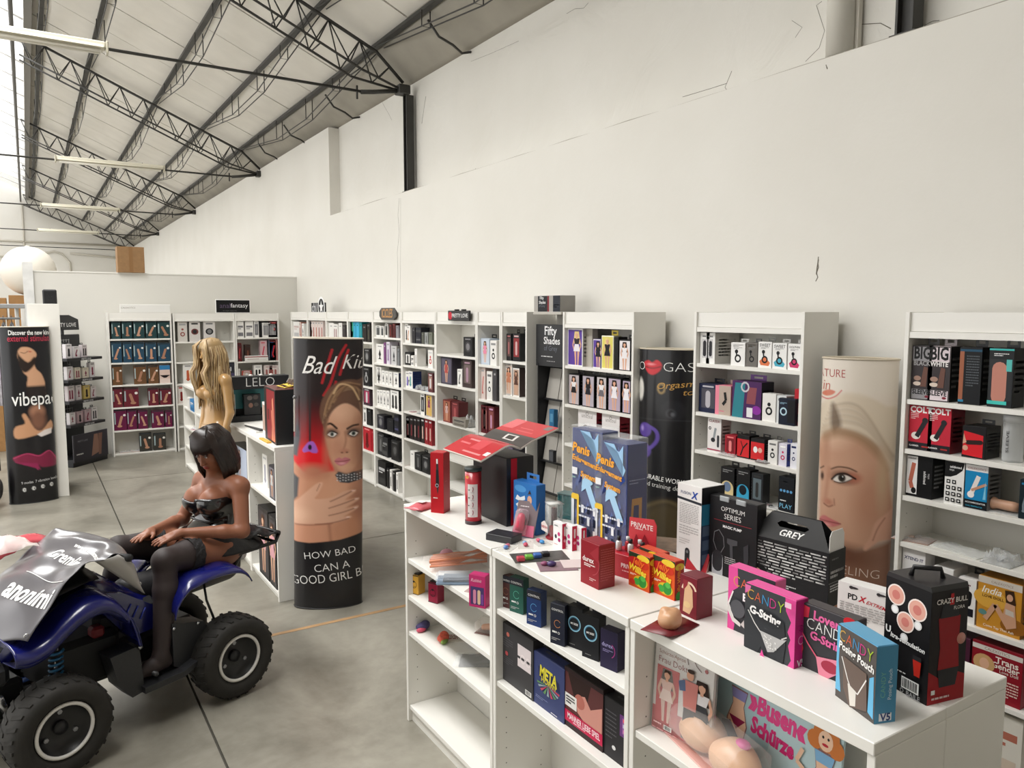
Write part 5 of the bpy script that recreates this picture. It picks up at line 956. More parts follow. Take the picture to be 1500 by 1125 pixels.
    for x, y in ((520, 720), (524, 733), (523, 746), (513, 759)): P_.ell(x - 2, y, 2.4, 1.2, '#e6c4b6', .6)
    P_.ell(448, 755, 14, 10, '#deb398', 6); P_.stroke([(440, 770), (465, 769), (490, 767)], 1.5, '#94604c', 1.2); P_.stroke([(474, 708), (470, 718)], 1, '#9c6a55', .7)
    P_.stroke([(461, 545), (461, 647)], 2.6, '#2c2426', .7); P_.ell(483, 660, 4, 26, '#a8755c', 4, k=.6); P_.ell(528, 655, 4, 34, '#8d5f4a', 4, k=.7)
    # logo dot and text panel
    P_.poly([(456, 650), (460, 646), (466, 646), (471, 657), (470, 662), (464, 662), (460, 660), (453, 662), (451, 658)], '#9a5cb4', .7, 1, 3); P_.ell(461, 654, 2.5, 4, '#211a1e', .6)
    P_.poly([(425, 795), (460, 796), (500, 792), (535, 784), (535, 900), (425, 900)], '#1f1e20', .8)
    P_.poly([(431, 662), (452, 692), (432, 692)], '#d21f26', 1.5, 0)
cx, cy = 1.675, 5.04; rz = math.atan2(-.19, .43) + .02
bk = column('poster_column', 'black and red oval poster column with a woman and a claw mark logo', cx, cy, rz - .0, .230, .105, 1.845, badkitty, 438, 530, 496, 893, 120, 430, kv=1.03, gain=1.12)  # gain brightens the print colours to stand in for more light here
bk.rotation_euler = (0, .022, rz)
curvetext(bk, 'lettering', [('Bad', 474, 534, 46, '#f2efec', 0, .45, .0, 1.35), ('Kitty', 526, 532, 46, '#f2efec', 0, .4, .02, 1.35), ('HOW BAD', 487, 812, 68, '#ecebe9', -.008, 0, .12, 1.0), ('CAN A', 490, 832, 47, '#ecebe9', -.008, 0, .11, 1.05), ('GOOD GIRL BE', 486, 849, 100, '#ecebe9', -.008, 0, .10, 1.25)], .230, .105, 1.845, 438, 530, 496, 893)
MB().box(-.222, -.212, -.075, -.066, 1.22, 1.44, mat('#d9d4cc', .4), .002).build('seam_clip', bk); MB().lathe([(.008, 0), (.013, .003), (.008, .006)], (-.215, -.075, 1.45), mat('#8d8d90', .3, .8), 12, ax=1).build('seam_ring', bk)
def skin(P_):
    P_.grady(520, 870, '#e4d9cc', '#d2bfae'); P_.grady(760, 870, '#8a6652', '#94705c', np.clip((P_.y - 775) / 60, 0, 1))
    # face skin
    P_.poly([(1190, 640), (1206, 626), (1240, 622), (1285, 640), (1310, 690), (1316, 760), (1300, 790), (1262, 808), (1225, 806), (1206, 780), (1203, 745), (1202, 700)], '#c79a80', 4, 1, 3)
    P_.ell(1255, 720, 40, 50, '#cfa389', 18); P_.ell(1222, 640, 26, 16, '#d6b096', 10); P_.ell(1285, 735, 26, 40, '#bd8c72', 14); P_.ell(1212, 660, 6, 30, '#b88a70', 5)
    P_.poly([(1195, 800), (1230, 806), (1265, 810), (1290, 800), (1316, 790), (1316, 880), (1190, 880)], '#8d6551', 5); P_.ell(1245, 818, 40, 16, '#704a3a', 9); P_.ell(1225, 850, 26, 14, '#9c7460', 10)
    # hair, pale and swept back
    P_.poly([(1190, 610), (1200, 592), (1225, 575), (1262, 572), (1300, 590), (1325, 610), (1325, 770), (1312, 720), (1306, 680), (1290, 650), (1262, 634), (1232, 628), (1208, 638), (1198, 650), (1190, 670)], '#d8c9b4', 3, 1, 3)
    for k in range(16):
        y0 = 632 - k * 2.5; P_.stroke([(1203 + k, y0), (1235 + k, y0 - 12 + k * .4), (1275, y0 - 4 + k), (1312, y0 + 40 + k * 2)], 2.0, ('#f0e6d6', '#a58a6c', '#e3d4be', '#876c50')[k % 4], 3.0, .55)
    P_.poly([(1219, 590), (1228, 598), (1236, 622), (1224, 634), (1218, 620)], '#5d4634', 4, .8, 3); P_.poly([(1204, 634), (1224, 626), (1262, 632), (1290, 650), (1300, 676), (1284, 660), (1262, 644), (1232, 640), (1208, 648)], '#9c7c5c', 5, .7, 3); P_.stroke([(1232, 630), (1262, 634), (1290, 652), (1304, 684)], 5, '#a5866a', 4); P_.ell(1300, 700, 8, 36, '#c2a384', 6)
    P_.poly([(1190, 520), (1325, 520), (1325, 575), (1290, 575), (1240, 570), (1205, 585), (1190, 600)], '#e2d8cb', 8)
    # brow, eye
    P_.stroke([(1222, 690), (1234, 685), (1250, 685), (1262, 689)], 2.2, '#5a4032', 1); P_.ell(1243, 700, 20, 10, '#7d5444', 4); P_.ell(1258, 699, 10, 7, '#b8705a', 5)
    P_.poly([(1226, 705), (1233, 698), (1245, 696), (1256, 700), (1246, 706), (1234, 708)], '#e3dcd4', .9, 1, 3); P_.ell(1240, 701, 6, 6, '#3c352e', .9); P_.ell(1240, 701, 3, 3.2, '#121010', .6); P_.ell(1241.5, 699, .9, .9, '#f4f4f4', .4)
    P_.stroke([(1224, 705), (1233, 696.5), (1246, 694), (1261, 700)], 3, '#1c1412', .9); P_.stroke([(1228, 708), (1240, 708.5), (1256, 701)], 1.4, '#2e201a', .8)
    P_.ell(1207, 703, 3, 6, '#4a332a', 1.5); P_.stroke([(1203, 692), (1209, 688)], 2, '#5a4032', 1)
    # nose and mouth
    P_.stroke([(1219, 690), (1216, 715), (1214, 735)], 4, '#b5836a', 4); P_.ell(1218, 741, 8, 5, '#b98069', 2.5); P_.stroke([(1212, 745), (1220, 748), (1227, 745)], 1.6, '#7d4a3c', 1.2); P_.stroke([(1229, 735), (1230, 744)], 1.3, '#9c6a55', 1.2)
    P_.poly([(1206, 768), (1213, 763), (1222, 765), (1241, 771), (1228, 778), (1214, 779), (1206, 775)], '#c06f6e', 1.2, 1, 3); P_.stroke([(1206, 771), (1222, 771), (1241, 771)], 1.4, '#7d3a3a', .8); P_.ell(1218, 776, 7, 2, '#d58f8a', 1.2)
    P_.ell(1222, 790, 14, 5, '#b88a72', 4)
    # hand at right
    P_.poly([(1320, 740), (1304, 752), (1292, 764), (1286, 785), (1277, 802), (1281, 806), (1292, 796), (1300, 790), (1320, 785)], '#d1a189', 2, 1, 3); P_.stroke([(1305, 756), (1296, 772), (1290, 790)], 1.2, '#94604c', 1.2)
    # product swoosh and lower text band
    P_.poly([(1200, 577), (1206, 572), (1215, 570), (1224, 572), (1220, 577), (1209, 580)], '#cf7a62', .9, 1, 3); P_.stroke([(1200, 582), (1212, 584), (1225, 579), (1234, 570)], 1.6, '#c9484f', .8)
q0 = W(1203, 700, X=3.38); q1 = W(1313, 700, X=3.38); cy = (q0.y + q1.y) / 2
sk = column('poster_column', 'pale skin toned oval poster column with a blonde woman portrait', 3.42, 2.235, -math.pi / 2 + .42, .172, .09, 1.795, skin, 1198, 1314, 523, 1240, 130, 560, rim='#c9bda9', kv=1.065)
curvetext(sk, 'lettering', [('NATURE', 1211, 545, 56, '#a8322f', -.012, 0, 0, 1.15), ('skin', 1200, 563, 30, '#c05a4a', -.01, .1, 0, 1.1), ('FEELING', 1263, 840, 76, '#e8d6c8', -.02, 0, -.04, .9)], .172, .09, 1.795, 1198, 1314, 523, 1240)
def orgas(P_):
    P_.fill('#17171a'); P_.ell(988, 604, 6, 7, '#55565c', 1.5); P_.ell(988, 604, 4, 5, '#17171a', 1); P_.ell(990, 605, 2.2, 3, '#8d8f95', 1); P_.ell(990, 600, 14, 16, '#26272b', 2, k=.6)
    P_.poly([(952, 530), (958, 525), (964, 528), (970, 524), (976, 530), (974, 540), (965, 547), (957, 543)], '#c8242f', .7, 1, 3); P_.stroke([(953, 535), (964, 537), (975, 534)], 1.6, '#6d1018', .6); P_.ell(962, 531, 5, 1.5, '#e88a90', 1)
    P_.ell(947, 570, 5, 17, '#d6d3cc', 1); P_.ell(976, 567, 5, 8, '#a88d5a', 1); P_.ell(976, 567, 3, 5.5, '#17171a', .8)
    P_.ell(955, 632, 9, 11, '#5a4296', 1); P_.ell(953, 664, 11, 12, '#54408c', 1); P_.stroke([(958, 625), (970, 632), (972, 645), (964, 658), (956, 662)], 5, '#5f4a9c', .8); P_.ell(951, 630, 2, 4, '#9c8ac8', 1)
    P_.ell(985, 775, 30, 36, '#55482f', 8, k=.7); P_.ell(960, 800, 30, 30, '#3f3624', 8, k=.6); P_.stroke([(960, 750), (985, 738), (1010, 750)], 3, '#7a6a48', 3, .6); P_.stroke([(945, 615), (1012, 614)], .8, '#3a3a3e', .6)
og = column('poster_column', 'black oval poster column with red lips beside the costume bookcase', 3.46, 3.60, -math.pi / 2 + .38, .195, .085, 1.785, orgas, 942, 1012, 508, 930, 90, 360, rim='#d0c6b2', back='#1c1c1f', kv=1.07)
curvetext(og, 'lettering', [('O', 949, 534, 9, '#f0f0ee', -.02, 0, 0, 1.4), ('GAS', 995, 534, 33, '#f0f0ee', -.02, 0, 0, 1.05), ('Orgasm', 992, 562, 42, '#c99a4c', 0, .3, .14, 1), ('to', 1006, 572, 10, '#c99a4c', 0, .3, .1, 1), ('MEASURABLE WORKOUT', 980, 705, 78, '#eeeeec', .005, 0, -.09, 1.5), ('and training device', 982, 717, 58, '#cfcfcd', 0, 0, -.08, 1.3)], .195, .085, 1.785, 942, 1012, 508, 930)
def vibe(P_):
    P_.fill('#1a1a1d'); P_.ell(12, 560, 6, 60, '#2f3033', 4); P_.grady(640, 742, '#1d1a1d', '#141416', np.clip((P_.y - 640) / 30, 0, 1))
    P_.poly([(32, 512), (38, 507), (50, 508), (58, 514), (60, 520), (55, 528), (58, 540), (66, 548), (71, 562), (70, 575), (70, 580), (46, 580), (42, 566), (44, 552), (38, 545), (34, 530), (30, 520)], '#c99c7c', 1, 1, 3)
    P_.poly([(30, 512), (34, 520), (46, 530), (56, 522), (58, 530), (50, 540), (40, 545), (33, 535)], '#2a201d', 1.4, 1, 3); P_.stroke([(36, 515), (42, 516), (47, 513)], .9, '#4a332a', .5); P_.ell(50, 514, 2.5, 1.2, '#b0604c', .6)
    P_.poly([(40, 566), (72, 566), (73, 585), (40, 585)], '#26201f', 2); P_.ell(56, 605, 11, 9, '#b8856a', 4); P_.ell(57, 618, 12, 16, '#7d5644', 5)
    P_.poly([(18, 636), (22, 626), (36, 622), (32, 610), (38, 608), (50, 630), (62, 634), (77, 620), (79, 634), (56, 640), (24, 645)], '#c2926f', 1.2, 1, 3); P_.poly([(54, 640), (66, 634), (78, 632), (77, 640), (60, 644)], '#e0d6d2', .8)
    P_.poly([(16, 672), (40, 668), (55, 672), (70, 667), (86, 680), (86, 690), (60, 691), (52, 686), (30, 684), (18, 680)], '#7a1f3f', 1.2, 1, 3); P_.stroke([(16, 674), (36, 668), (55, 673), (72, 667), (84, 682)], 1.1, '#c0406e', .8); P_.stroke([(30, 684), (46, 688), (52, 694)], 1, '#b0386a', .8); P_.poly([(18, 680), (52, 684), (56, 694), (40, 688)], '#8d2350', 1)
    for k in range(4): P_.ell(29 + k * 14.5, 723 - k * 1.2, 2.6, 2.8, '#e4e4e2', .7)
    for k in range(4): P_.ell(29.5 + k * 14.5, 723 - k * 1.2, 1.1, 1.2, '#1a1a1d', .5)
vb = column('poster_column', 'black oval poster column with a glamour photograph at the far left', -.03, 9.55, .1, .225, .11, 1.865, vibe, 6, 84, 477, 742, 80, 300, rim='#b9b3a6', back='#222226', kv=1.05)
curvetext(vb, 'lettering', [('Discover the new kind', 52, 485.5, 66, '#ececea', .02, 0, 0, 1.35), ('external stimulator', 54, 494, 74, '#b03048', .012, 0, 0, 1.35), ('vibepad', 54, 588, 72, '#efefed', .005, 0, 0, 1.25), ('9 modes  7 vibration levels', 54, 711, 58, '#c9c9c9', 0, 0, .05, 1.1)], .225, .11, 1.865, 6, 84, 477, 742)
# ---------------- black rack of the pretty love brand: stand with five ledges, grid backs
q0 = W(96, 690, Z=0); rk = emp('display_rack', (.53, 11.67, 0), .85); tag(rk, 'black shop rack with ledges of white packs beside the far partition', 'display rack')
Wd = .62
MB().box(-Wd / 2, Wd / 2, .18, .2, 0, 1.72, MK, .01).build('back_board', rk); MB().box(-Wd / 2 - .02, Wd / 2 + .02, -.14, .2, 0, .10, MK, .005).build('base', rk)
MB().box(-Wd / 2 - .02, Wd / 2 + .02, -.15, -.14, .06, .42, mat('#3f3d44', .4)).build('plinth_board', rk); p = Pr(Wd, .36); p.rect(0, 0, 1, 1, '#35333a'); p.poly([(.5, .1), (.75, .2), (.72, .9), (.6, .9)], '#8c6a5c'); p.poly([(.72, .1), (.8, .1), (.86, .9), (.74, .9)], '#7d5c50'); p.text('PRETTY LOVE', .25, .75, .3, '#8d8b90'); p.lines(.05, .4, .2, .3, 1, '#c9c9c9'); p.on('plinth_print', rk, Wd, .30)
rk.children[-1].location = (0, -.001, .06)
for k, z in enumerate((1.42, 1.14, .86, .55)):
    MB().box(-Wd / 2 - .02, Wd / 2 + .02, -.13, .18, z - .035, z, MK, .003).build('ledge', rk); p = Pr(.2, .03); p.text('PRETTY LOVE', .5, .5, .9, '#d8d8d8', .01); o = p.on('ledge_lettering', rk, .2, .26); o.location = (.02, -.0005, z - .033)
    mb = MB()
    for x in np.linspace(-.25, .08, 8): mb.tube([(x, .165, z + .01), (x, .165, z + .24)], .0025, mat('#b9b9b6', .4), 4)
    for zz in np.linspace(z + .03, z + .23, 5): mb.tube([(-.26, .165, zz), (.09, .165, zz)], .0025, mat('#b9b9b6', .4), 4)
    mb.build('wire_grid', rk)
MB().prism([(-.02, 1.72), (.02, 1.72), (.02, 1.78), (-.02, 1.78)], 1, .18, .2, MK).build('neck', rk); hp = [(-.28, 1.78), (.28, 1.78), (.27, 1.92), (.1, 1.98), (-.1, 1.98), (-.27, 1.92)]
MB().prism(hp, 1, .16, .18, MK).build('header_board', rk); p = Pr(.5, .1); p.text('PRETTY LOVE', .5, .5, .9, '#e8e8e8', .01); o = p.on('header_lettering', rk, .5, .02); o.location = (0, .17, 1.80)
R = random.Random(5); mw = rk.matrix_basis
RKN = ['top', 'second', 'third', 'lowest']
for k, z in enumerate((1.42, 1.14, .86, .55)):
    for j, x in enumerate((-.2, -.06, .09, .22)):
        if k == 0 and j == 3: continue
        ww = R.uniform(.09, .12); hh = R.uniform(.13, .2); c = ('#d9d4d6', '#cfc6c8', '#b9a0a6', '#d8cfc0')[R.randrange(4)] if not (k == 2 and j == 2) else '#c9b26a'
        pw_ = Matrix.Rotation(.85, 4, 'Z') @ Vector((x, -.03, 0)); t = carton('product_box', f'{("pale", "greyish", "pinkish", "cream")[("#d9d4d6", "#cfc6c8", "#b9a0a6", "#d8cfc0").index(c)] if c != "#c9b26a" else "yellow"} pack, {NTH[j]} from left on the {RKN[k]} ledge of the black rack', 'box', ww, .05, hh, (.53 + pw_.x, 11.67 + pw_.y, z), .85, c, tab='#222')
        p = Pr(ww, hh); design(p, ('wand', 'curve', 'two', 'plug')[(j + k) % 4], c, ('#7d2440', '#221d20', '#8d3a4a')[R.randrange(3)], '#888'); p.on('front_print', t, ww, .05); t['group'] = 'packs on the black rack'
# ---------------- black display case on the counter behind the seated mannequin
le = emp('display_case', (0, 0, 0)); Yl = 6.62; x0 = W(333, 580, Y=Yl).x; x1 = W(424, 580, Y=Yl).x; zt = W(378, 551, Y=Yl).z; zb = CT + .03; le.location = ((x0 + x1) / 2, Yl, zb); wl = x1 - x0; hl = zt - zb
tag(le, 'black cosmetic display case with a white lettered header on the back counter', 'display case')
MB().box(-wl / 2, wl / 2, 0, .14, 0, .05, MK, .003).build('base', le); MB().box(-wl / 2, wl / 2, .13, .14, .05, hl, MK).build('back_board', le); MB().box(-wl / 2, wl / 2, 0, .14, hl * .72, hl, MK, .003).build('header', le)
MB().box(-wl / 2 + .02, wl / 2 - .12, .12, .129, .1, hl * .70, mat('#3f8f94', .4)).build('teal_panel', le); MB().box(-wl / 2, -wl / 2 + .012, 0, .14, .05, hl * .72, MK).build('side_board', le); MB().box(wl / 2 - .012, wl / 2, 0, .14, .05, hl * .72, MK).build('side_board', le)
MB().tube([(-wl / 2 + .06, .01, .05), (-wl / 2 + .06, .01, hl * .62)], .004, mat('#c9c9c9', .3, .8), 8).build('rod', le)
p = Pr(wl, hl * .28); p.text('LELO', .53, .55, .46, '#dcdcda', -.015, 0, 0, 1.0); o = p.on('header_lettering', le, wl, 0); o.location = (0, 0, hl * .72)
MB().box(-.12, .02, .03, .08, .05, hl * .6, mat('#1d1d20', .3), .003).build('black_carton', le); p = Pr(.14, hl * .55); p.ell(.35, .7, .16, .14, '#6d6662'); p.ell(.7, .72, .16, .14, '#5a5350'); p.ell(.4, .4, .13, .15, '#8c6a5c'); p.ell(.72, .42, .14, .12, '#55504c'); o = p.on('carton_print', le, .14, 0); o.location = (-.05, .029, .05)
for k in range(3): MB().lathe([(.018, 0), (.016, .01), (0, .014)], (-.05 + k * .085, .06, hl), mat('#ece9e4', .3), 14).build('lid_knob', le)
# black and red box on the counter end, necklaces on top
zb = CT + .03; bb = emp('gift_box', (1.565, 5.50, zb), -.06); tag(bb, 'tall black box with red picture on the counter end by the poster column', 'box')
MB().box(-.13, .125, -.19, .19, 0, .385, mat('#151416', .35), .002).build('carton', bb); p = Pr(.38, .385); p.rect(0, 0, 1, 1, '#1a1214'); p.rect(.22, .04, .93, .97, '#8d1f26'); p.poly([(.6, .04), (.72, .55), (.7, .8), (.8, .85), (.86, .5), (.9, .04)], '#d8876a'); p.poly([(.6, .6), (.82, .62), (.9, .3), (.78, .05), (.66, .3)], '#c9705c'); p.rect(.3, .4, .42, .6, '#5a1418')
p.on('left_print', bb, .26, .38, 'left'); MB().box(-.128, .123, -.188, .188, .385, .388, mat('#5a2322', .4)).build('lid', bb)
for k, (x, y) in enumerate(((-.03, -.05), (.03, .03), (.06, -.09))):
    R = random.Random(k); pts = [(x + .05 * math.cos(i * .7) * (1 + .3 * R.random()), y + .07 * math.sin(i * .7) * (1 + .3 * R.random()), .394 + .006 * (i % 3)) for i in range(20)]
    nk = MB().tube([(1.565 + a, 5.5 + b, zb + c) for a, b, c in pts], .005, mat('#c9b04a', .3, .6), 6).build('chain_necklace'); tag(nk, f'yellow bead chain heaped on the black box, {["left", "back", "front right"][k]} one', 'necklace', 'chains on the black box')
tk = emp('price_card', (1.60, 5.58, zb + .408)); tk.rotation_euler = (.5, .3, .2); tag(tk, 'white plastic card with two dark dots above the yellow chains', 'card'); MB().box(-.025, .025, -.002, .002, 0, .04, mat('#ecebe8', .3), .002).build('card', tk); Pr(.05, .04).ell(.35, .6, .07, .07, '#333').ell(.7, .6, .07, .07, '#333').on('dots', tk, .05, .004)
yb = emp('yellow_tray', (1.40, 5.55, zb), 0); tag(yb, 'thin yellow strip under the left edge of the black gift box', 'strip'); MB().box(-.012, .02, -.12, .1, 0, .012, mat('#d8b04a', .5), .002).build('strip', yb)
# magazines and white cloth on the same counter
for k, (c, n) in enumerate((('#dcdad6', 'white'), ('#2a2a2c', 'black'), ('#e6e4df', 'pale grey'))):
    m = MB().box(-.12, .12, -.17, .17, 0, .012, mat(c, .4), .002).build('magazine', None, (1.56 + .01 * k, 6.12 + .01 * k, zb + .0125 * k), .1 * k); tag(m, f'{n} magazine lying {["at the bottom", "in the middle", "on top"][k]} of the stack on the back counter', 'magazine')
wf = emp('folder', (1.46, 5.72, zb)); tag(wf, 'white narrow folder standing left of the black gift box', 'folder'); MB().box(-.01, .01, -.04, .06, 0, .26, mat('#e6e4e0', .4), .002).build('cover', wf); MB().box(-.0108, -.0101, -.03, .05, .05, .24, mat('#b99a8c', .4)).build('picture', wf)
# ================================================================ GOODS ON THE FRONT COUNTER
ZT = CT + .03
def two_face(name, label, cat, uL, uM, uR, vb, vt, body, z=ZT, right=None, tab=None, dmin=None, lid=True):
    """carton standing on z whose near vertical edge is at (uM, vb): left face runs to uL, right face to uR; yaw from the two widths"""
    q = W(uM, vb, Z=z); h = W(uM, vt, X=q.x).z - z
    return q, h
def ctn(name, label, cat, u, vb, vt, rz, w, d, body, side=None, tab=None, z=ZT, corner='right', lid=True):
    """near bottom corner of the front face at pixel (u, vb); front normal yawed by rz from facing the camera-left (-x)"""
    q = W(u, vb, Z=z); hd = math.hypot(q.x, q.y); h = W(u, vt, Y=q.y).z - z
    ang = -math.pi / 2 + rz; ca, sa = math.cos(ang), math.sin(ang); sx = -w / 2 if corner == 'right' else w / 2
    c = Vector((q.x + ca * sx - sa * d / 2, q.y + sa * sx + ca * d / 2, z))
    return carton(name, label, cat, w, d, h, c, ang, body, side, tab, lid=lid), h
def pr(w, h): return Pr(w, h)
# red pouch, red tall box, red tube, black box with booklet
q = W(618, 744, Z=ZT); t = emp('foil_pouch', q, .4); tag(t, 'pink foil pouch with white label at the far end of the counter', 'pouch')
R = random.Random(2); G = [[(-.07 + .14 * i / 8, -.05 + .1 * j / 6, .004 + .02 * math.sin(math.pi * i / 8) * math.sin(math.pi * j / 6) + .006 * R.random()) for j in range(7)] for i in range(9)]
MB().grid(G, mat('#c8636c', .3)).build('pouch', t, solid=.003); MB().grid([[(-.02, -.02, .032), (-.02, .02, .032)], [(.02, -.02, .031), (.02, .02, .031)]], mat('#efe9e4', .4), False).build('label', t)
t, h = ctn('product_box', 'tall bright red box with a dark wand window near the counter end', 'box', 650, 752.5, 664, .62, .066, .066, '#b5121f', '#a00f1b')
p = pr(.066, h); p.rect(0, 0, 1, 1, '#b5121f'); p.poly([(.45, .88), (.6, .88), (.68, .5), (.55, .3), (.4, .5)], '#3a2a2c'); p.caps(.52, .46, .52, .7, .1, '#1c191c'); p.ring(.5, .46, .08, .14, '#9a9aa0', 12); p.rect(.46, .82, .58, .9, '#f0eeee'); p.lines(.2, .8, .22, .26, 1, '#f0d8d4'); p.on('front_print', t, .066, .066)
p = pr(.066, h); p.lines(.2, .8, .50, .53, 1, '#c9505a'); p.on('side_print', t, .066, .066, 'right')
q = W(688, 769, Z=ZT); h = W(688, 686, Y=q.y).z - ZT; t = emp('cylinder_tube', (q.x + .03, q.y + .02, ZT)); tag(t, 'red cylinder tube with dark lid and white instruction label', 'tube'); r = .037
MB().lathe([(r, 0), (r, .016)], (0, 0, 0), mat('#3a2a2e', .4), 28).build('base_ring', t); MB().lathe([(r * .98, .016), (r * .98, h - .016)], (0, 0, 0), mat('#b8303c', .25, coat=.4), 28).build('tube_body', t); MB().lathe([(r * 1.03, h - .016), (r * 1.03, h - .002), (r * .9, h), (0, h)], (0, 0, 0), mat('#2f3a3a', .35), 28).build('lid', t)
mb = MB(); p = pr(.06, h)
p.rect(.18, .14, .92, .72, '#e6dfdf')
for k in range(4): y = .64 - k * .135; p.ell(.3, y - .02, .05, .05, '#2a2a2e', 8); p.line([(.56, y - .05), (.6, y), (.56, y + .035)], .06, '#9a5a66'); p.lines(.42, .86, y - .08, y - .06, 1, '#a8a2a4')
p.ell(.22, .85, .12, .12, '#e89a4a', 12)
def bend(x, z, e):
    a = x / r - 2.25; return ((r + .0006 + e) * math.cos(a), (r + .0006 + e) * math.sin(a), z)
v_ = [(c, [pt for pt in pts], f) for c, pts, f in p.L]; lay = 0
for c, pts, f in v_:
    lay += 1; L2 = []; n = len(pts)
    for i in range(n):
        a, b = pts[i], pts[(i + 1) % n]
        for k in range(6): L2.append((a[0] + (b[0] - a[0]) * k / 6, a[1] + (b[1] - a[1]) * k / 6))
    # strips across so that the label follows the tube
    xs_ = [a for a, b in pts]; ys_ = [b for a, b in pts]
    if n == 4 and c == '#e6dfdf':
        X_ = np.linspace(min(xs_), max(xs_), 9); mb.add([bend(x, y, .00025 * lay) for y in (min(ys_), max(ys_)) for x in X_], [(i, i + 1, i + 10, i + 9) for i in range(8)], mat(c, .4), True)
    else: mb.add([bend(x, y, .0006 + .00025 * lay) for x, y in pts], [tuple(range(n))], mat(c, .4))
mb.build('label', t)
t, h = ctn('product_box', 'large black box carrying an open red booklet on the counter', 'box', 742, 772, 672, 0, .29, .14, '#1a191b', '#17171a')
p = pr(.135, h); p.rect(.12, 0, .32, 1, '#b1182a'); p.on('side_print', t, .135 * 1, .235, 'right') if 0 else None
mb = MB(); p = Pr(.14, h); p.rect(.16, .01, .38, .99, '#b1182a'); p.on('red_stripe', t, .29, .14, 'right')
BX = t.matrix_basis.copy(); BXh = h
bkl = emp('booklet', (0, 0, 0)); bkl.location = (t.location.x - .0, t.location.y + .02, ZT + h + .002); tag(bkl, 'open red booklet lying like a roof on the large black box', 'booklet')
def zf(sgn, s_): return .03 + .02 * math.sin(min(1, s_ / .06) * math.pi / 2) - (.42 * max(0, s_ - .07) if sgn < 0 else -.30 * max(0, s_ - .03))
def page(name, sgn, cols):
    G = []
    for i in range(11):
        s_ = i / 10 * .2; x = sgn * s_; z = .004 + zf(sgn, s_)
        G.append([(x, y, z) for y in np.linspace(-.17, .17, 9)])
    MB().grid(G, mat('#ded6cc', .5)).build(name + '_block', bkl, solid=.008)
    m2 = MB()
    for (a0, a1, b0, b1, c, e) in cols:
        gg = []
        for i in np.linspace(a0 * 10, a1 * 10, 8):
            s_ = i / 10 * .2; x = sgn * s_; z = .0095 + e + zf(sgn, s_)
            gg.append([(x, y, z) for y in np.linspace(-.17 + .34 * b0, -.17 + .34 * b1, 8)])
        m2.grid(gg, mat(c, .3), True, flip=sgn < 0)
    m2.build(name, bkl)
page('left_page', -1, [(0, 1, 0, 1, '#b8222c', 0), (.2, .3, .1, .5, '#d86a6e', .0006), (.4, .75, .3, .55, '#c9444c', .0006), (.45, .5, .55, .8, '#e08a8c', .0006), (.85, .9, .15, .6, '#dc8a8a', .0006), (.6, .66, .65, .9, '#d86a6e', .0006), (.72, .85, .02, .12, '#e8dcd8', .0006)])
page('right_page', 1, [(.0, 1, 0, 1, '#be2a32', 0), (.0, .38, 0, 1, '#4a4644', .0004), (.55, 1, .72, 1, '#d8676c', .0006), (.78, .95, .05, .18, '#77706e', .0006), (.12, .3, .30, .58, '#d8d4d0', .0008), (.15, .27, .35, .53, '#3a3634', .001), (.5, .55, .2, .6, '#d05a5e', .0006), (.65, .68, .3, .6, '#d86a6e', .0006)])
# blue novelty box, pink blister card, neon plug, teal jar
t, h = ctn('product_box', 'blue novelty box with hang tab and a smiling man picture', 'box', 785.5, 785, 712, .1, .15, .05, '#2468ae', '#1f5c9c', '#2f74ba')
p = pr(.15, h); p.rect(0, 0, 1, 1, '#2a70b8'); p.ell(.3, .86, .26, .1, '#4f95d4'); p.poly([(.08, .62), (.16, .72), (.3, .68), (.5, .74), (.52, .66), (.3, .6)], '#e8eef4'); p.poly([(.1, .52), (.3, .6), (.5, .55), (.46, .48), (.2, .46)], '#e8eef4'); p.ell(.72, .68, .1, .12, '#dba98c'); p.poly([(.62, .76), (.72, .88), (.82, .76), (.78, .8), (.68, .8)], '#3a2418'); p.poly([(.5, .3), (.9, .3), (.86, .56), (.6, .56)], '#d8707a'); p.ell(.45, .42, .1, .1, '#e8c04a'); p.ell(.65, .42, .1, .1, '#c84a7a'); p.rect(.1, .05, .6, .2, '#1f5c9c'); p.on('front_print', t, .15, .05)
q = W(757, 786, Z=ZT); t = emp('blister_card', (q.x + .015, q.y - .02, ZT), -math.pi / 2 + .5); t.rotation_euler = (-.42, .0, -math.pi / 2 + .5); tag(t, 'leaning grey card with a hot pink bullet toy in front of the blue box', 'blister card')
MB().prism([(-.05, .004), (.05, .004), (.05, .15), (-.05, .15)], 1, -.002, .0, mat('#77686c', .5)).build('card', t); MB().prism([(-.05, .004), (.05, .004), (.045, .05), (-.045, .05)], 1, -.004, -.0021, mat('#d86a8a', .4)).build('card_foot', t)
MB().lathe([(0, .02), (.016, .022), (.019, .035), (.018, .075), (.012, .092), (0, .096)], (-.012, -.022, 0), mat('#d0264e', .3), 18).build('bullet_toy', t); MB().lathe([(.03, .008), (.03, .1), (.02, .112), (0, .114)], (-.012, -.018, 0), clear('#f4d8e0', .15), 18, sy=.75).build('bubble', t)
p = pr(.1, .15); p.lines(.15, .85, .8, .86, 1, '#dcd4d6'); p.on('lettering', t, .1, .004)
q = W(803, 790, Z=ZT); h = W(803, 738, Y=q.y).z - ZT; t = emp('toy_dome', (q.x + .03, q.y, ZT)); tag(t, 'clear square cup over a maroon plug on a red base', 'toy')
MB().lathe([(.034, 0), (.036, .006), (.026, .016), (.021, .03), (.021, .05), (.012, .056), (.011, h * .85), (.0, h * .87)], (0, 0, 0), mat('#a01c2a', .3), 22).build('plug', t); MB().lathe([(.0125, .056), (.0118, h * .86)], (0, 0, 0), mat('#4a2a2c', .4), 18).build('shaft', t)
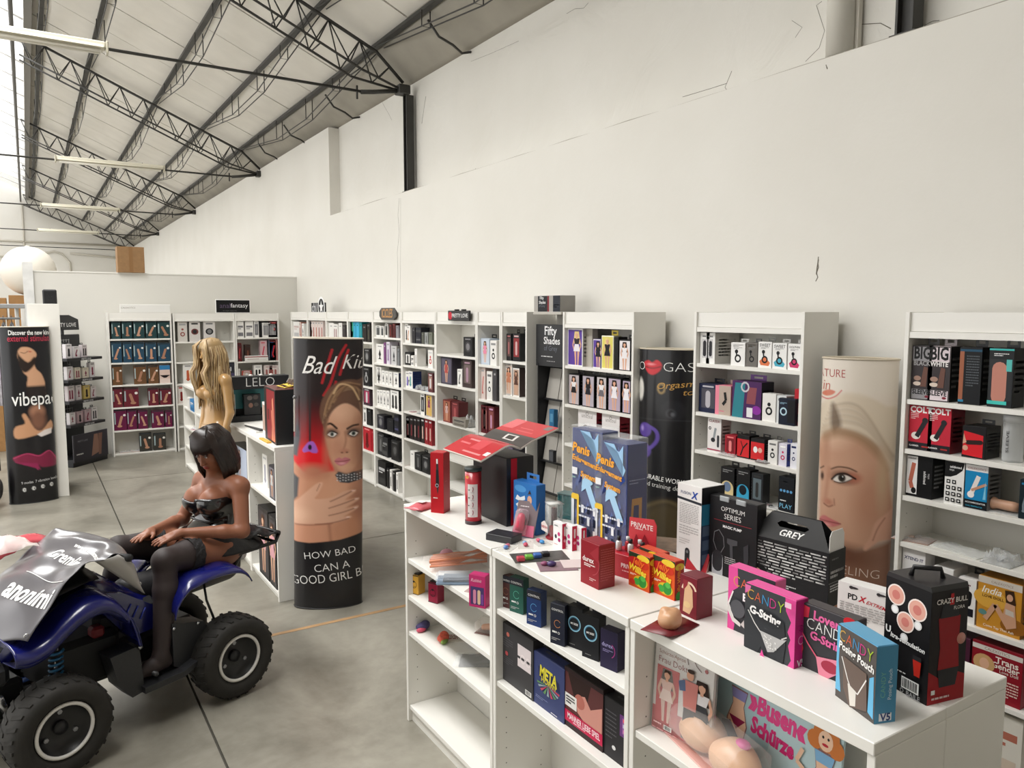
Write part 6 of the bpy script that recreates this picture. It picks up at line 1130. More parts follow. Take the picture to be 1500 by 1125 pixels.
MB().lathe([(.031, .012), (.037, h * .5), (.04, h)], (0, 0, 0), clear('#eef2f2', .14), 4).build('cup', t, rz=.5); MB().lathe([(.04, h - .002), (.046, h), (0, h + .001)], (0, 0, 0), clear('#f2f2ee', .5, .2), 4).build('cup_lid', t, rz=.5)
t2 = emp('sticker', (0, 0, 0), 0, t); mb = MB(); p = pr(.05, .05); p.poly([(.05, .1), (.95, .0), (.95, .6), (.5, .95), (.05, .7)], '#efe4e0'); p.text('NEON', .5, .42, .8, '#b82a36', .03); p.geo(mb, lambda x, z, e: (-.040 - e, .012 - x, z + .03)); bpy.data.objects.remove(t2); mb.build('sticker', t)
q = W(826, 766, Z=ZT); t = emp('clear_box', (q.x + .07, q.y + .05, ZT), -1.2); tag(t, 'teal tinted clear box behind the clear cup', 'box'); MB().box(-.05, .05, -.03, .03, 0, .11, clear('#3f8f94', .55), .004).build('shell', t); MB().box(-.052, .052, -.032, .032, .11, .116, mat('#7f9c9c', .4), .003).build('lid', t)
# flat black box, sachets, dark cards
q = W(732, 792, Z=ZT); t = carton('product_box', 'small flat black box lying at the counter edge', 'box', .125, .08, .028, (q.x + .02, q.y, ZT), -1.15, '#26262a'); p = pr(.125, .08); p.lines(.4, .9, .4, .55, 1, '#55555a'); p.on('top_print', t, .125, .08, 'top', .029); p = pr(.125, .028); p.rect(.05, .2, .4, .8, '#3a3a3e'); p.on('front_print', t, .125, .08)
for k, (u, v, a, b) in enumerate(((743, 803, '#5f86c4', '#c86a7c'), (770, 799, '#c84a64', '#8ab0d4'), (792, 795, '#3f8fd0', '#e0607c'))):
    q = W(u, v, Z=ZT); t = emp('sachet', q, .6 + k * .4); tag(t, f'clear sachet with pink and blue pieces, {["nearest the counter edge", "middle one of three", "farthest from the edge"][k]}', 'sachet', 'sachets on the counter'); MB().box(-.045, .045, -.03, .03, 0, .0015, clear('#f0eee8', .25)).build('film', t)
    MB().sphere((-.012, 0, .008), (.014, .01, .0075), mat(a, .4), 10, 6).build('blue_piece' if k else 'piece', t); MB().sphere((.014, .004, .008), (.013, .009, .007), mat(b, .4), 10, 6).build('piece', t)
q = W(790, 816, Z=ZT); t = emp('blister_card', q, -.35); tag(t, 'dark card with red, green and blue blocks lying on the counter', 'blister card'); MB().box(-.105, .105, -.055, .055, 0, .003, mat('#4a4844', .45, noise=.3, scale=40), .001).build('card', t)
for k, c in enumerate(('#b83a4a', '#6fae3c', '#3f6ab0', '#2a2a2c')): MB().box(-.095 + k * .035, -.066 + k * .035, -.05 + .012 * k, -.022 + .012 * k, .003, .019, mat(c, .4), .003).build('block', t)
q = W(816, 830, Z=ZT); t = emp('blister_card', q, -.45); tag(t, 'second card with plum pieces under a clear film, nearer the edge', 'blister card'); MB().box(-.07, .07, -.05, .05, 0, .003, mat('#8a7078', .45), .001).build('card', t); MB().sphere((-.02, 0, .012), (.018, .014, .01), mat('#4a3a6a', .35), 12, 8).build('piece', t); MB().sphere((-.045, .012, .01), (.014, .012, .008), mat('#8d4a6c', .35), 12, 8).build('piece', t); MB().box(.02, .1, -.03, .06, .003, .0045, mat('#d8c8c6', .5)).build('leaflet', t)
# three white and red cartons
for k, (u, vb, vt) in enumerate(((823.5, 804.5, 768), (838, 807.5, 771.5), (851.5, 809, 774))):
    t, h = ctn('product_box', f'small white carton with red side in the row of three, {["left", "middle", "right"][k]} one', 'box', u, vb, vt, 0, .06, .024, '#ece8e8', '#c82044'); t['group'] = 'row of three white and red cartons'
    p = pr(.06, h); p.rect(0, 0, 1, 1, '#efecec'); p.lines(.12, .8, .78, .88, 1, '#8fc0cc'); p.ell(.64, .55, .14, .14, '#c8407a'); p.ell(.3, .42, .12, .14, '#3a3a44'); p.ell(.68, .32, .14, .14, '#a82a6a'); p.lines(.12, .8, .08, .12, 1, '#c84a5a'); p.on('front_print', t, .06, .024)
    p = pr(.024, h); p.rect(0, 0, 1, 1, '#c82044'); p.caps(.5, .55, .5, .85, .18, '#d8c8c8'); p.ell(.5, .32, .26, .26, '#e8a0b0', 12); p.on('side_print', t, .06, .024, 'right')
# orange rubber toy and dark packets behind
q = W(868, 800, Z=ZT); t = emp('rubber_toy', (q.x + .05, q.y + .06, ZT)); tag(t, 'orange rubber toy behind the three white and red cartons', 'toy'); sdf_mesh('body', [('c', (-.03, 0, .02), (.0, .0, .05), .022, .026, .01), ('c', (0, 0, .05), (.03, .01, .085), .022, .018, .01), ('c', (.0, .02, .03), (.05, .03, .03), .02, .014, .01)], .004, mat('#d8593c', .35), t)
for k, (u, v, c, n) in enumerate(((864, 806, '#d89a7c', 'peach'), (872, 806, '#3a3638', 'dark grey'))):
    q = W(u, v, Z=ZT); t = emp('soft_packet', (q.x + .01 + .03 * k, q.y + .02 * k, ZT), -1.2); tag(t, f'{n} soft packet behind the dark red condom carton', 'packet'); sdf_mesh('packet', [('e', (0, 0, .025 - .008 * k), (.05, .03, .022 - .006 * k), None, .01), ('e', (.02, 0, .03 - .01 * k), (.03, .025, .02 - .006 * k), None, .012)], .005, mat(c, .4), t)
# two blue pump posters in clear bags
def pump(label, u, vb, vt, w, d, rz, clear_bag):
    t, h = ctn('product_box', label, 'box', u, vb, vt, rz, w, d, '#1c2e66', '#26356a', corner='left', lid=False); p = pr(w, h); p.rect(0, 0, 1, 1, '#1c2f6e'); R = random.Random(7)
    for i in range(26): x = R.random(); y = R.random() * .9; p.poly([(x, y), (min(1, x + .18), y + .06), (min(1, x + .1), min(1, y + .12))], ('#24408a', '#17275c', '#2c4c98')[i % 3])
    p.poly([(.3, .99), (.62, .99), (.98, .78), (.9, .72), (.9, .99), (.78, .93)], '#9cc4e6'); p.poly([(.42, .62), (.36, .5), (.48, .51), (.78, .30), (.92, .34), (.66, .53), (.74, .55)], '#a6cdea'); p.poly([(.4, .62), (.36, .46), (.74, .56)], '#a6cdea')
    p.text('Penis', .34, .83, .58, '#f0a83c', .035, .08, -.1); p.text('Enlargement', .46, .72, .84, '#f0a83c', .035, .05, -.16); p.text('System', .58, .60, .5, '#f0a83c', .035, .05, -.12); p.rect(.04, .6, .22, .66, '#e8e8ea'); p.lines(.05, .25, .55, .58, 1, '#8aa')
    for x in (.1, .54): p.poly([(x - .06, .1), (x - .03, .1), (x + .0, .4), (x + .12, .4), (x + .12, .1), (x + .15, .1), (x + .17, .43), (x - .04, .43)], '#e8c040') if x < .2 else None
    p.rect(.03, .05, .12, .4, '#d9dde4'); p.rect(.24, .06, .29, .38, '#e8c040'); p.rect(.03, .38, .29, .42, '#e8c040')
    for i in range(3):
        for j in range(3): p.rect(.38 + i * .2, .08 + j * .1, .46 + i * .2, .15 + j * .1, '#e4e6ea' if (i + j) % 2 == 0 else '#0d1530')
    p.lines(.3, .95, .18, .34, 2, '#d8dce6', 4, .2); p.rect(.0, .0, 1, .03, '#c9c4a0'); p.on('front_print', t, w, d)
    p = pr(d, h * .75); p.rect(0, 0, 1, .97, '#2a3566'); p.lines(.1, .9, .85, .92, 2, '#9aa4c4', 3, .3); p.poly([(.1, .02), (.2, .02), (.34, .62), (.6, .62), (.62, .02), (.74, .02), (.76, .7), (.24, .7)], '#b8863c'); p.on('side_print', t, w, d, 'right')
    MB().box(-w / 2 - .004, w / 2 + .004, -d / 2 - .006, d / 2 + .004, 0, h + clear_bag, clear('#f4f6f8', .015, .04), .003).build('clear_bag', t); return t
pump('blue pump carton in clear bag, left one of the pair', 838, 790, 626, .18, .08, .05, .012); pump('blue pump carton in clear bag, right one of the pair', 872, 803, 643, .175, .10, .05, .02)
# purple couple box, red private card, red tray with bottles
t, h = ctn('product_box', 'purple box with a couple picture in front of the blue pumps', 'box', 903, 806, 764, .1, .12, .035, '#38286c', '#33246a', '#40307a'); p = pr(.12, h); p.rect(0, 0, 1, 1, '#38286c'); p.rect(.06, .03, .94, .8, '#4a3a4c'); p.poly([(.1, .05), (.2, .42), (.42, .52), (.62, .5), (.7, .3), (.94, .05)], '#c98f68'); p.ell(.52, .58, .11, .12, '#c98f68'); p.ell(.56, .66, .13, .08, '#2a1c18'); p.ell(.3, .3, .14, .14, '#d9a27a'); p.lines(.45, .9, .86, .92, 1, '#cfc6e4'); p.on('front_print', t, .12, .035)
t, h = ctn('counter_card', 'red card tray with white lettering and small bottles', 'display card', 943, 856, 822, .2, .155, .10, '#b0222e', '#a01c28', lid=False); p = pr(.155, h); p.text('PRIVATE', .62, .55, .5, '#f0d8d6', .02); p.lines(.4, .85, .25, .35, 1, '#e8b0b0'); p.on('front_print', t, .155, .1)
m_ = t.matrix_basis.copy(); MB().prism([(-.06, h), (.06, h), (.062, h + .10), (.05, h + .12), (-.055, h + .11)], 1, .04, .043, mat('#c8303a', .4)).build('header_card', t); p = pr(.12, .11); p.text('PRIVATE', .5, .8, .8, '#f2dcd8', .02); p.lines(.25, .75, .62, .7, 1, '#f0c8c8'); p.poly([(.15, .1), (.3, .5), (.45, .2), (.6, .55), (.85, .15), (.6, .02)], '#8c1a26'); o = p.on('header_print', t, .12, 0); o.location = (0, .0396, h)
for k in range(5):
    pos = Matrix.Rotation(t.rotation_euler.z, 4, 'Z') @ Vector((-.055 + k * .026, -.02 + .018 * (k % 2), 0)); bt = emp('small_bottle', (t.location.x + pos.x, t.location.y + pos.y, ZT + h + .002)); bt.rotation_euler = (.0, .0, k); tag(bt, f'small silver and red bottle in the red card tray, {NTH[k]} from left', 'bottle', 'bottles in the red card tray')
    MB().lathe([(.009, 0), (.011, .003), (.011, .03), (.006, .036)], (0, 0, 0), mat(('#d8d4d2', '#a8282f')[k % 2], .25, .3), 14).build('bottle_body', bt); MB().lathe([(.007, .036), (.007, .05), (0, .051)], (0, 0, 0), mat(('#1c1c1e', '#d8d8d8')[k % 2], .3), 12).build('cap', bt)
# dark red condom carton
t, h = ctn('product_box', 'dark red condom carton at the counter edge', 'box', 877, 864.5, 800, 0, .098, .07, '#8d1b26', '#9c3138'); p = pr(.098, h); p.rect(0, 0, 1, 1, '#8d1b26'); p.ring(.6, .55, .4, .43, '#a8404a', 16, -80, 80); p.poly([(.5, .75), (.98, .98), (.98, .6)], '#9c2a34'); p.text('durex', .42, .6, .62, '#f4e8e6', .015); p.lines(.2, .8, .42, .5, 2, '#f0dcd8', 2, .6); p.lines(.5, .85, .12, .2, 2, '#d8b0b0', 3, .5); p.on('front_print', t, .098, .07)
p = pr(.07, h); p.lines(.1, .9, .15, .9, 14, '#b85a60', 9, .35); p.on('side_print', t, .098, .07, 'right')
# jelly candy cartons
def jelly(p):
    p.rect(0, 0, 1, 1, '#d8541c'); p.poly([(0, 1), (1, 1), (1, .86), (.5, .92), (0, .82)], '#2a3a26'); p.ell(.7, .9, .3, .12, '#e8c83a'); p.ell(.3, .75, .35, .16, '#b81f24'); p.ell(.75, .72, .22, .14, '#c8341c'); p.ell(.6, .22, .34, .2, '#d8b82a'); p.ell(.68, .24, .2, .2, '#2f8a34'); p.ell(.42, .2, .14, .12, '#3fa040'); p.ell(.2, .15, .14, .1, '#c83020'); p.ell(.72, .34, .12, .1, '#54b04a')
    p.text('Jelly', .48, .74, .6, '#e8682a', .03, .2, -.12); p.text('Willies', .46, .54, .84, '#f2d03c', .035, .1, -.16); p.lines(.1, .4, .34, .4, 2, '#f4e8d8', 2, .6)
def jside(p): p.rect(0, 0, 1, 1, '#a8231c'); p.ell(.5, .85, .5, .3, '#e8c83a'); p.text('Jelly Willies', .5, .5, 2.4, '#e88a2a', .03, 0, math.pi / 2); p.ell(.5, .1, .4, .4, '#3a8a34')
for k, (u, vb, vt) in enumerate(((951, 869, 818), (967, 867, 812), (988, 880.5, 824))):
    t, h = ctn('candy_box', f'orange and green candy carton, {["left", "middle", "right"][k]} of the three', 'box', u, vb, vt, .02, .10, .04, '#c8482a', '#a8231c'); t['group'] = 'orange candy cartons'; p = pr(.1, h); jelly(p); p.on('front_print', t, .1, .04); p = pr(.04, h); jside(p); p.on('side_print', t, .1, .04, 'right')
# maroon box, fusion box, black pump, handle box
t, h = ctn('product_box', 'maroon box with curved top and blonde hair picture beside the candy', 'box', 1020, 909, 850, 0, .07, .068, '#6d1222', '#5c0f1d'); p = pr(.07, h); p.rect(0, 0, 1, 1, '#741826'); p.ring(.55, .62, .36, .46, '#e8d0b8', 16, 20, 170); p.poly([(.2, .1), (.3, .75), (.5, .85), (.75, .7), (.8, .3), (.6, .08)], '#d9b08a'); p.poly([(.2, .6), (.45, .78), (.5, .9), (.2, .9)], '#8d2430'); p.ell(.45, .3, .2, .14, '#e0c08c'); p.on('front_print', t, .07, .068)
t, h = ctn('product_box', 'tall white carton with small print and a dark handle picture', 'box', 1025.5, 838, 716, 0, .118, .115, '#e6e4e2', '#3f5f80'); p = pr(.118, h); p.rect(0, 0, 1, 1, '#e9e7e5'); p.poly([(0, .84), (1, .82), (1, .79), (0, .81)], '#2c3038'); p.text('FUSION', .35, .9, .42, '#2a3a6c', .01); p.text('X', .72, .89, .3, '#2a4aa0', .04, .2); p.lines(.1, .9, .52, .77, 12, '#a5a3a2', 5, .4); p.lines(.1, .9, .38, .5, 4, '#b5b3b2', 6, .4); p.lines(.1, .55, .26, .34, 3, '#c0bebc', 7, .4); p.caps(.45, .02, .46, .2, .1, '#26262a'); p.ell(.46, .19, .05, .05, '#77777a', 10); p.on('front_print', t, .118, .115)
p = pr(.115, h); p.rect(0, 0, 1, 1, '#33415c'); p.rect(0, .8, 1, 1, '#1c1d22'); p.rect(.0, .55, 1, .8, '#2f7a9c')
for k in range(3): p.rect(.05, .08 + k * .17, .5, .2 + k * .17, '#55667f')
p.on('side_print', t, .118, .115, 'right')
t, h = ctn('product_box', 'black pump carton lettered in white on the counter', 'box', 1106, 860, 742, .05, .20, .05, '#1b1b1d', '#17171a'); w = .20; p = pr(w, h); p.rect(0, 0, 1, 1, '#1d1d1f'); p.text('OPTIMUM', .5, .86, .5, '#e2e2e0', -.005); p.text('SERIES', .5, .77, .36, '#e2e2e0', -.005); p.rect(.1, .70, .9, .707, '#8d2f38'); p.text('MAGIC PUMP', .5, .64, .4, '#efefef', .02); p.line([(.18, .3), (.1, .42), (.12, .54), (.22, .58), (.32, .5), (.34, .38), (.26, .28)], .016, '#6a6a6e'); p.poly([(.4, .5), (.62, .5), (.62, .44), (.52, .42), (.54, .2), (.48, .2), (.46, .42), (.4, .44)], '#4a4a4e'); p.caps(.2, -.02, .2, .22, .12, '#b9bcc2'); p.caps(.2, .12, .2, .24, .11, '#2c2c30'); p.lines(.36, .6, .16, .26, 4, '#bbb', 2, .4); p.poly([(.75, .45), (.85, .5), (.86, .3), (.78, .1)], '#38383c'); p.on('front_print', t, w, .05)
for x in (-.035, .035): MB().box(x - .02, x + .02, -.03, -.024, h - .012, h + .006, clear('#dfe6ea', .4), .002).build('hang_clip', t)
q = W(965, 797, Z=ZT); t = emp('magazine', q, -.9); tag(t, 'brown patterned brochure lying behind the candy cartons by the black column', 'magazine'); MB().box(-.12, .12, -.085, .085, 0, .006, mat('#a08a74', .4, noise=.3, scale=18), .001).build('cover', t); MB().box(-.117, .117, -.082, .082, .006, .0064, mat('#8d7460', .35, noise=.35, scale=25)).build('picture', t)
q = W(1018, 842, Z=ZT); t = emp('red_card', (q.x + .06, q.y + .04, ZT), -1.2); tag(t, 'folded red card behind the maroon box and the white carton', 'card'); MB().prism([(-.03, 0), (.03, 0), (0, .06)], 0, -.04, .04, mat('#b01c2a', .4)).build('tent_card', t); MB().prism([(-.031, 0), (-.012, 0), (-.0, .04)], 0, .0402, .041, mat('#d8b0a8', .5)).build('inner_print', t)
# black carrying box with handle
t, h = ctn('carry_box', 'black carrying box with cut out handle and white small print', 'box', 1212, 892, 812, .12, .285, .10, '#19191b', '#161618', lid=False); w, d = .285, .10; gx = w / 2
MB().add([(-gx, -d / 2, h), (gx, -d / 2, h), (gx - .05, .0, h + .075), (-gx + .05, .0, h + .075)], [], MK)
def gable(y0, y1, nm):
    mb = MB(); a = [(-gx, 0), (gx, 0), (gx - .056, 1), (-gx + .056, 1)]; hz0, hz1, hx0, hx1 = .50, .72, -.045, .045
    P3 = lambda x, s_: (x, y0 + (y1 - y0) * s_, h + .082 * s_)
    outer = [(-gx, 0), (gx, 0), (gx - .056, 1), (-gx + .056, 1)]; inner = [(hx0, hz0), (hx1, hz0), (hx1 + .012, (hz0 + hz1) / 2), (hx1, hz1), (hx0, hz1), (hx0 - .012, (hz0 + hz1) / 2)]
    V = [P3(*q) for q in outer] + [P3(*q) for q in inner]; Fc = [(0, 1, 5, 4), (1, 6, 5), (1, 2, 7, 6), (2, 3, 8, 7), (3, 9, 8), (3, 0, 4, 9)]
    mb.add(V, Fc, mat('#1b1b1d', .35)); return mb.build(nm, t, solid=.002)
gable(-d / 2, -.004, 'front_flap'); gable(d / 2, .004, 'rear_flap')
for s_ in (-1, 1): MB().prism([(-d / 2 + .004, h), (d / 2 - .004, h), (d / 2 - .006, h + .05), (d / 2 - .018, h + .066), (-d / 2 + .018, h + .066), (-d / 2 + .006, h + .05)], 0, s_ * (gx - .004) - .0008, s_ * (gx - .004) + .0008, mat('#e6e4e2', .5)).build('end_flap', t)
p = pr(w, h); p.rect(0, 0, 1, 1, '#1a1a1c'); p.lines(.06, .97, .32, .93, 11, '#e2e2e0', 11, .45); p.ell(.14, .28, .12, .12, '#0c0c0e'); p.poly([(.04, .32), (.12, .4), (.22, .36), (.36, .16), (.3, .1), (.16, .2)], '#0e0c0d'); p.ell(.12, .27, .06, .07, '#d2a68c'); p.poly([(.02, .0), (.1, .18), (.3, .14), (.4, 0)], '#8d4a5c'); p.lines(.42, .62, .12, .2, 2, '#c9c9c9', 3, .5); p.on('front_print', t, w, d); p = pr(w, .05); p.text('GREY', .52, .5, .3, '#e8e8e6', .02, .3); o = p.on('title', t, w, 0); o.location = (0, -d / 2 + .002, h + .003); o.rotation_euler = (-.47, 0, 0)
p = pr(d, h); p.rect(0, 0, 1, 1, '#161618'); p.lines(.15, .85, .82, .88, 1, '#777'); p.lines(.1, .9, .5, .66, 2, '#d8d8d8', 3, .6); p.rect(0, .44, 1, .45, '#8d8d8d'); p.lines(.1, .9, .26, .4, 3, '#c9c9c9', 4, .5); p.on('side_print', t, w, d, 'right')
# white carton with hang holes, red letters
t, h = ctn('product_box', 'white display carton with black and red lettering behind the black tall box', 'box', 1306, 935, 873, .15, .16, .05, '#e3e1df', '#cfcdca', lid=False); p = pr(.16, h); p.rect(0, 0, 1, 1, '#e6e4e2'); p.text('PD', .28, .70, .18, '#18181a', .03); p.text('X', .46, .70, .16, '#c02030', .04, .3); p.text('EXTREME', .74, .64, .42, '#c02030', .01, .4, -.1)
for x in (.3, .8): p.ell(x, .92, .08, .02, '#3a3638'); p.ell(x - .05, .92, .04, .03, '#3a3638')
p.lines(.05, .95, .15, .54, 7, '#9c9a98', 8, .35); p.on('front_print', t, .16, .05)
# candy lingerie cartons
def candytitle(p, cx, cy, tw, rot, cols=('#d8a84a', '#dc6a4a', '#4a9ad0', '#cf3f8a', '#a8c83a'), word='CANDY'):
    n = len(word)
    for i, ch in enumerate(word): p.text(ch, cx + (i - (n - 1) / 2) * tw / n, cy + math.sin(rot) * (i - (n - 1) / 2) * tw / n, tw / n * (.82 if ch != 'I' else .3), cols[i % 5], -.012, 0, rot, 1.15)
t, h = ctn('candy_box', 'pink and charcoal carton with candy bra picture', 'box', 1133, 949, 853, 0, .165, .045, '#e0559a', '#c83a86'); w = .165; p = pr(w, h); p.rect(0, 0, 1, 1, '#3b3d41'); p.poly([(0, 0), (.14, 0), (.16, .1), (.06, .22), (.02, .45), (.1, .62), (.22, .7), (.2, 1), (0, 1)], '#e0509a'); candytitle(p, .52, .78, .84, -.04); p.line([(.12, .62), (.02, .4), (.14, .2), (.3, .12)], .03, '#e9e6e4'); p.poly([(.3, .14), (.42, .28), (.66, .52), (.8, .5), (.74, .22), (.6, .02)], '#c9c6c2'); p.poly([(.02, .4), (.0, .3), (.12, .14), (.3, .1), (.3, .16), (.12, .22)], '#d9d6d2')
for i in range(22): R = random.Random(i); a = R.random(); b = R.random(); p.ell(.4 + .3 * a, .12 + .3 * b * a + .06, .018, .018, ('#8fd0c0', '#e0a0b8', '#e8d88a', '#f4f4f4')[i % 4], 6)
p.ell(.26, .38, .16, .16, '#55575b'); p.text('Bra', .5, .6, .26, '#f4f2f2', .04); p.on('front_print', t, w, .045)
t, h = ctn('candy_box', 'charcoal and pink carton with candy g-string picture', 'box', 1163, 980, 882, 0, .165, .048, '#e0509a', '#c02a78'); w = .165; p = pr(w, h); p.rect(0, 0, 1, 1, '#3f4145'); p.poly([(.88, 0), (1, 0), (1, 1), (.8, 1), (.82, .8), (.92, .66), (.86, .5), (.92, .4), (.88, .3), (.94, .1)], '#e0509a'); p.poly([(.0, .98), (.12, .98), (.1, .9), (0, .84)], '#e070aa'); candytitle(p, .42, .84, .76, -.05)
p.poly([(.04, .62), (.0, .4), (.03, .0), (.3, .0), (.36, .12), (.42, .0), (.8, .0), (.84, .3), (.8, .62), (.5, .7)], '#313337'); p.line([(.08, .6), (.22, .44), (.34, .34), (.5, .3)], .018, '#d9d7d4'); p.line([(.76, .36), (.86, .42)], .018, '#d9d7d4'); p.poly([(.33, .36), (.74, .35), (.86, .38), (.62, .12), (.5, .08)], '#b9b8b8')
for i in range(26): R = random.Random(i + 50); a = R.random(); p.ell(.42 + .26 * R.random(), .16 + .16 * a, .012, .012, '#e6e4e2', 6)
p.poly([(.38, 0), (.42, .1), (.47, 0)], '#e0509a'); p.text('G-String', .46, .62, .62, '#f4f2f2', .04, 0, -.07); p.rect(.84, .88, .96, .96, '#f0c8dc'); p.on('front_print', t, w, .048); p = pr(.048, h); p.rect(0, 0, 1, 1, '#c02a78'); p.lines(.3, .7, .5, .62, 3, '#e8a0c8', 2, .3); p.ring(.5, .4, .2, .26, '#e8a0c8', 10); p.text('V5', .5, .06, .6, '#f4f0f2', .02); p.on('side_print', t, w, .048, 'right')
t, h = ctn('candy_box', 'charcoal carton lettered lovers in pink, half behind the posing pouch carton', 'box', 1250, 1010, 913, .0, .155, .045, '#3a3538', '#8d8d90'); w = .155; p = pr(w, h); p.rect(0, 0, 1, 1, '#3c3a3e'); p.poly([(.0, .98), (.16, .96), (.14, .8), (.02, .78)], '#d83a52'); p.ell(.9, .96, .12, .08, '#c8202c'); p.text('Lovers', .52, .86, .56, '#e86aa4', .035, 0, -.06); candytitle(p, .52, .71, .84, -.04, ('#ecebe9',) * 5); p.text('G-String', .52, .52, .66, '#e86aa4', .035, 0, -.08); p.line([(.02, .56), (.16, .4), (.34, .24)], .026, '#e0607c'); p.poly([(.32, .26), (.78, .34), (.8, .18), (.56, -.0), (.38, 0)], '#e88aa0'); p.ell(.58, .18, .16, .1, '#a8344a'); p.line([(.0, .5), (.06, .3), (.0, .1)], .03, '#d83a52'); p.on('front_print', t, w, .045)
t, h = ctn('candy_box', 'tilted grey and light blue carton with candy posing pouch picture', 'box', 1280, 1061, 950, -.33, .135, .055, '#5a9cc0', '#4f8fb4'); w = .135; p = pr(w, h); p.rect(0, 0, 1, 1, '#57514e'); p.poly([(.0, .98), (.08, .98), (.06, .5), (.14, .1), (.0, .1)], '#6ab4dc'); p.poly([(.86, .55), (.96, .6), (.98, .05), (.84, .1)], '#6ab4dc'); candytitle(p, .5, .86, .9, -.05); p.text('Posing Pouch', .52, .70, .9, '#f2f0ee', .03, 0, -.1, 1.1); p.poly([(.2, .62), (.8, .58), (.84, .1), (.4, 0), (.22, .2)], '#6a5a52'); p.line([(.16, .6), (.34, .34), (.42, .26), (.6, .24), (.8, .5)], .024, '#e6e2de'); p.poly([(.34, .3), (.56, .26), (.56, .06), (.42, .02)], '#d9d4cc'); p.on('front_print', t, w, .055); p = pr(.055, h); p.rect(0, 0, 1, 1, '#4f8fb4'); p.text('CANDY', .35, .5, 1.1, '#7fc0a0', -.01, 0, math.pi / 2); p.text('Posing Pouch', .7, .5, 1.3, '#d8e8f0', .0, 0, math.pi / 2); p.rect(.2, .03, .8, .13, '#e8e8ea'); p.text('V5', .5, .08, .5, '#3a4a7c', .03); p.on('side_print', t, w, .055, 'right')
# tall black box with white rings, barcode
t, h = ctn('product_box', 'tall black box with rubber handle and pink discs at the counter end', 'box', 1357, 1034, 872, -.2, .13, .118, '#151416', '#1a1214', lid=False); w, d = .13, .118; p = pr(w, h); p.rect(0, 0, 1, 1, '#161517')
for x, y, r_ in ((.24, .86, .2), (.72, .80, .205), (.48, .65, .195)): p.ell(x, y, r_, r_, '#f2e4de', 24); p.ell(x, y, r_ * .86, r_ * .86, '#e2a898', 24); p.ell(x, y, r_ * .45, r_ * .45, '#cf7d74', 16)
for x, y in ((.24, .73), (.76, .67), (.48, .51)): p.ell(x, y, .085, .085, '#dedcdc', 18); p.ell(x, y, .06, .06, '#f4f4f4', 14)
p.text('U', .12, .53, .12, '#f2f2f0', .04); p.text('ltra-stimulation', .56, .48, .76, '#f2f2f0', .03, .1, -.06); p.poly([(.12, .42), (.3, .42), (.34, .3), (.28, .2), (.16, .2)], '#d9c4bc'); p.line([(.22, .38), (.24, .3), (.21, .22)], .05, '#b03a40'); p.poly([(.7, .36), (.88, .36), (.86, .22), (.74, .22)], '#c42a1c'); p.rect(.7, .36, .88, .4, '#2a2a2c'); p.lines(.1, .9, .185, .2, 1, '#d8d8d6', 2, .7); p.barcode(.48, .06, .86, .165); p.ring(.5, .035, .03, .04, '#bbb', 10); p.text('BAILE', .75, .032, .3, '#aaa', .02); p.on('front_print', t, w, d)
p = pr(d, h); p.rect(0, 0, 1, 1, '#1a1416'); p.poly([(0, 0), (1, 0), (1, .22), (.7, .27), (.3, .22), (.0, .3)], '#9c1820');  p.poly([(.2, .76), (.3, .78), (.7, .78), (.8, .76), (.78, .5), (.82, .3), (.24, .3), (.28, .5)], '#96161e'); p.poly([(.3, .88), (.7, .88), (.76, .76), (.24, .76)], '#26262a'); p.poly([(.24, .3), (.82, .3), (.74, .14), (.3, .14)], '#26262a'); p.poly([(.5, .97), (.58, .97), (.6, .87), (.48, .87)], '#c02028'); p.text('CRAZY BULL', .54, .91, .84, '#e6e2e0', .02); p.text('FLORA', .74, .84, .3, '#e0dcda', .01); p.rect(.08, .09, .18, .13, '#eee'); p.lines(.1, .9, .03, .06, 1, '#e0c8c8', 3, .6); p.on('side_print', t, w, d, 'right')
MB().prism([(-w / 2, h), (w / 2, h), (w / 2 - .004, h + .012), (-w / 2 + .004, h + .012)], 1, -d / 2, d / 2, mat('#1d1c1e', .4)).build('lid', t); MB().tube([(-.02, -.03, h + .012), (-.015, -.028, h + .034), (.02, .02, h + .034), (.025, .022, h + .012)], .006, mat('#121214', .4), 8).build('handle', t)
MB().lathe([(.014, 0), (.014, .002), (0, .003)], (w / 2, d / 2 - .018, h * .55), mat('#c98a7c', .4), 16, ax=0).build('round_window', t)
# rubber piece on a maroon card
q = W(981, 920, Z=ZT); t = emp('blister_card', q, .2); tag(t, 'tan rubber lump on a dark red card at the counter edge', 'blister card'); MB().grid([[(-.075, -.05, .012), (-.075, .05, .002)], [(0, -.055, .002), (0, .055, .002)], [(.08, -.05, .002), (.08, .05, .012)]], mat('#701820', .35)).build('card', t, solid=.002)
sdf_mesh('rubber_piece', [('e', (0, 0, .026), (.038, .034, .03), None, .01), ('e', (.012, -.008, .046), (.016, .016, .014), None, .012), ('e', (-.014, -.012, .032), (.02, .02, .022), None, .008), ('e', (-.006, .014, .05), (.014, .014, .012), None, .012)], .003, mat('#c99a74', .35), t)
p = pr(.06, .03); p.text('TOP', .5, .5, .6, '#d8a05c', .01); o = p.on('lettering', t, .06, 0, 'top', 0); o.location = (.03, -.035, .004)
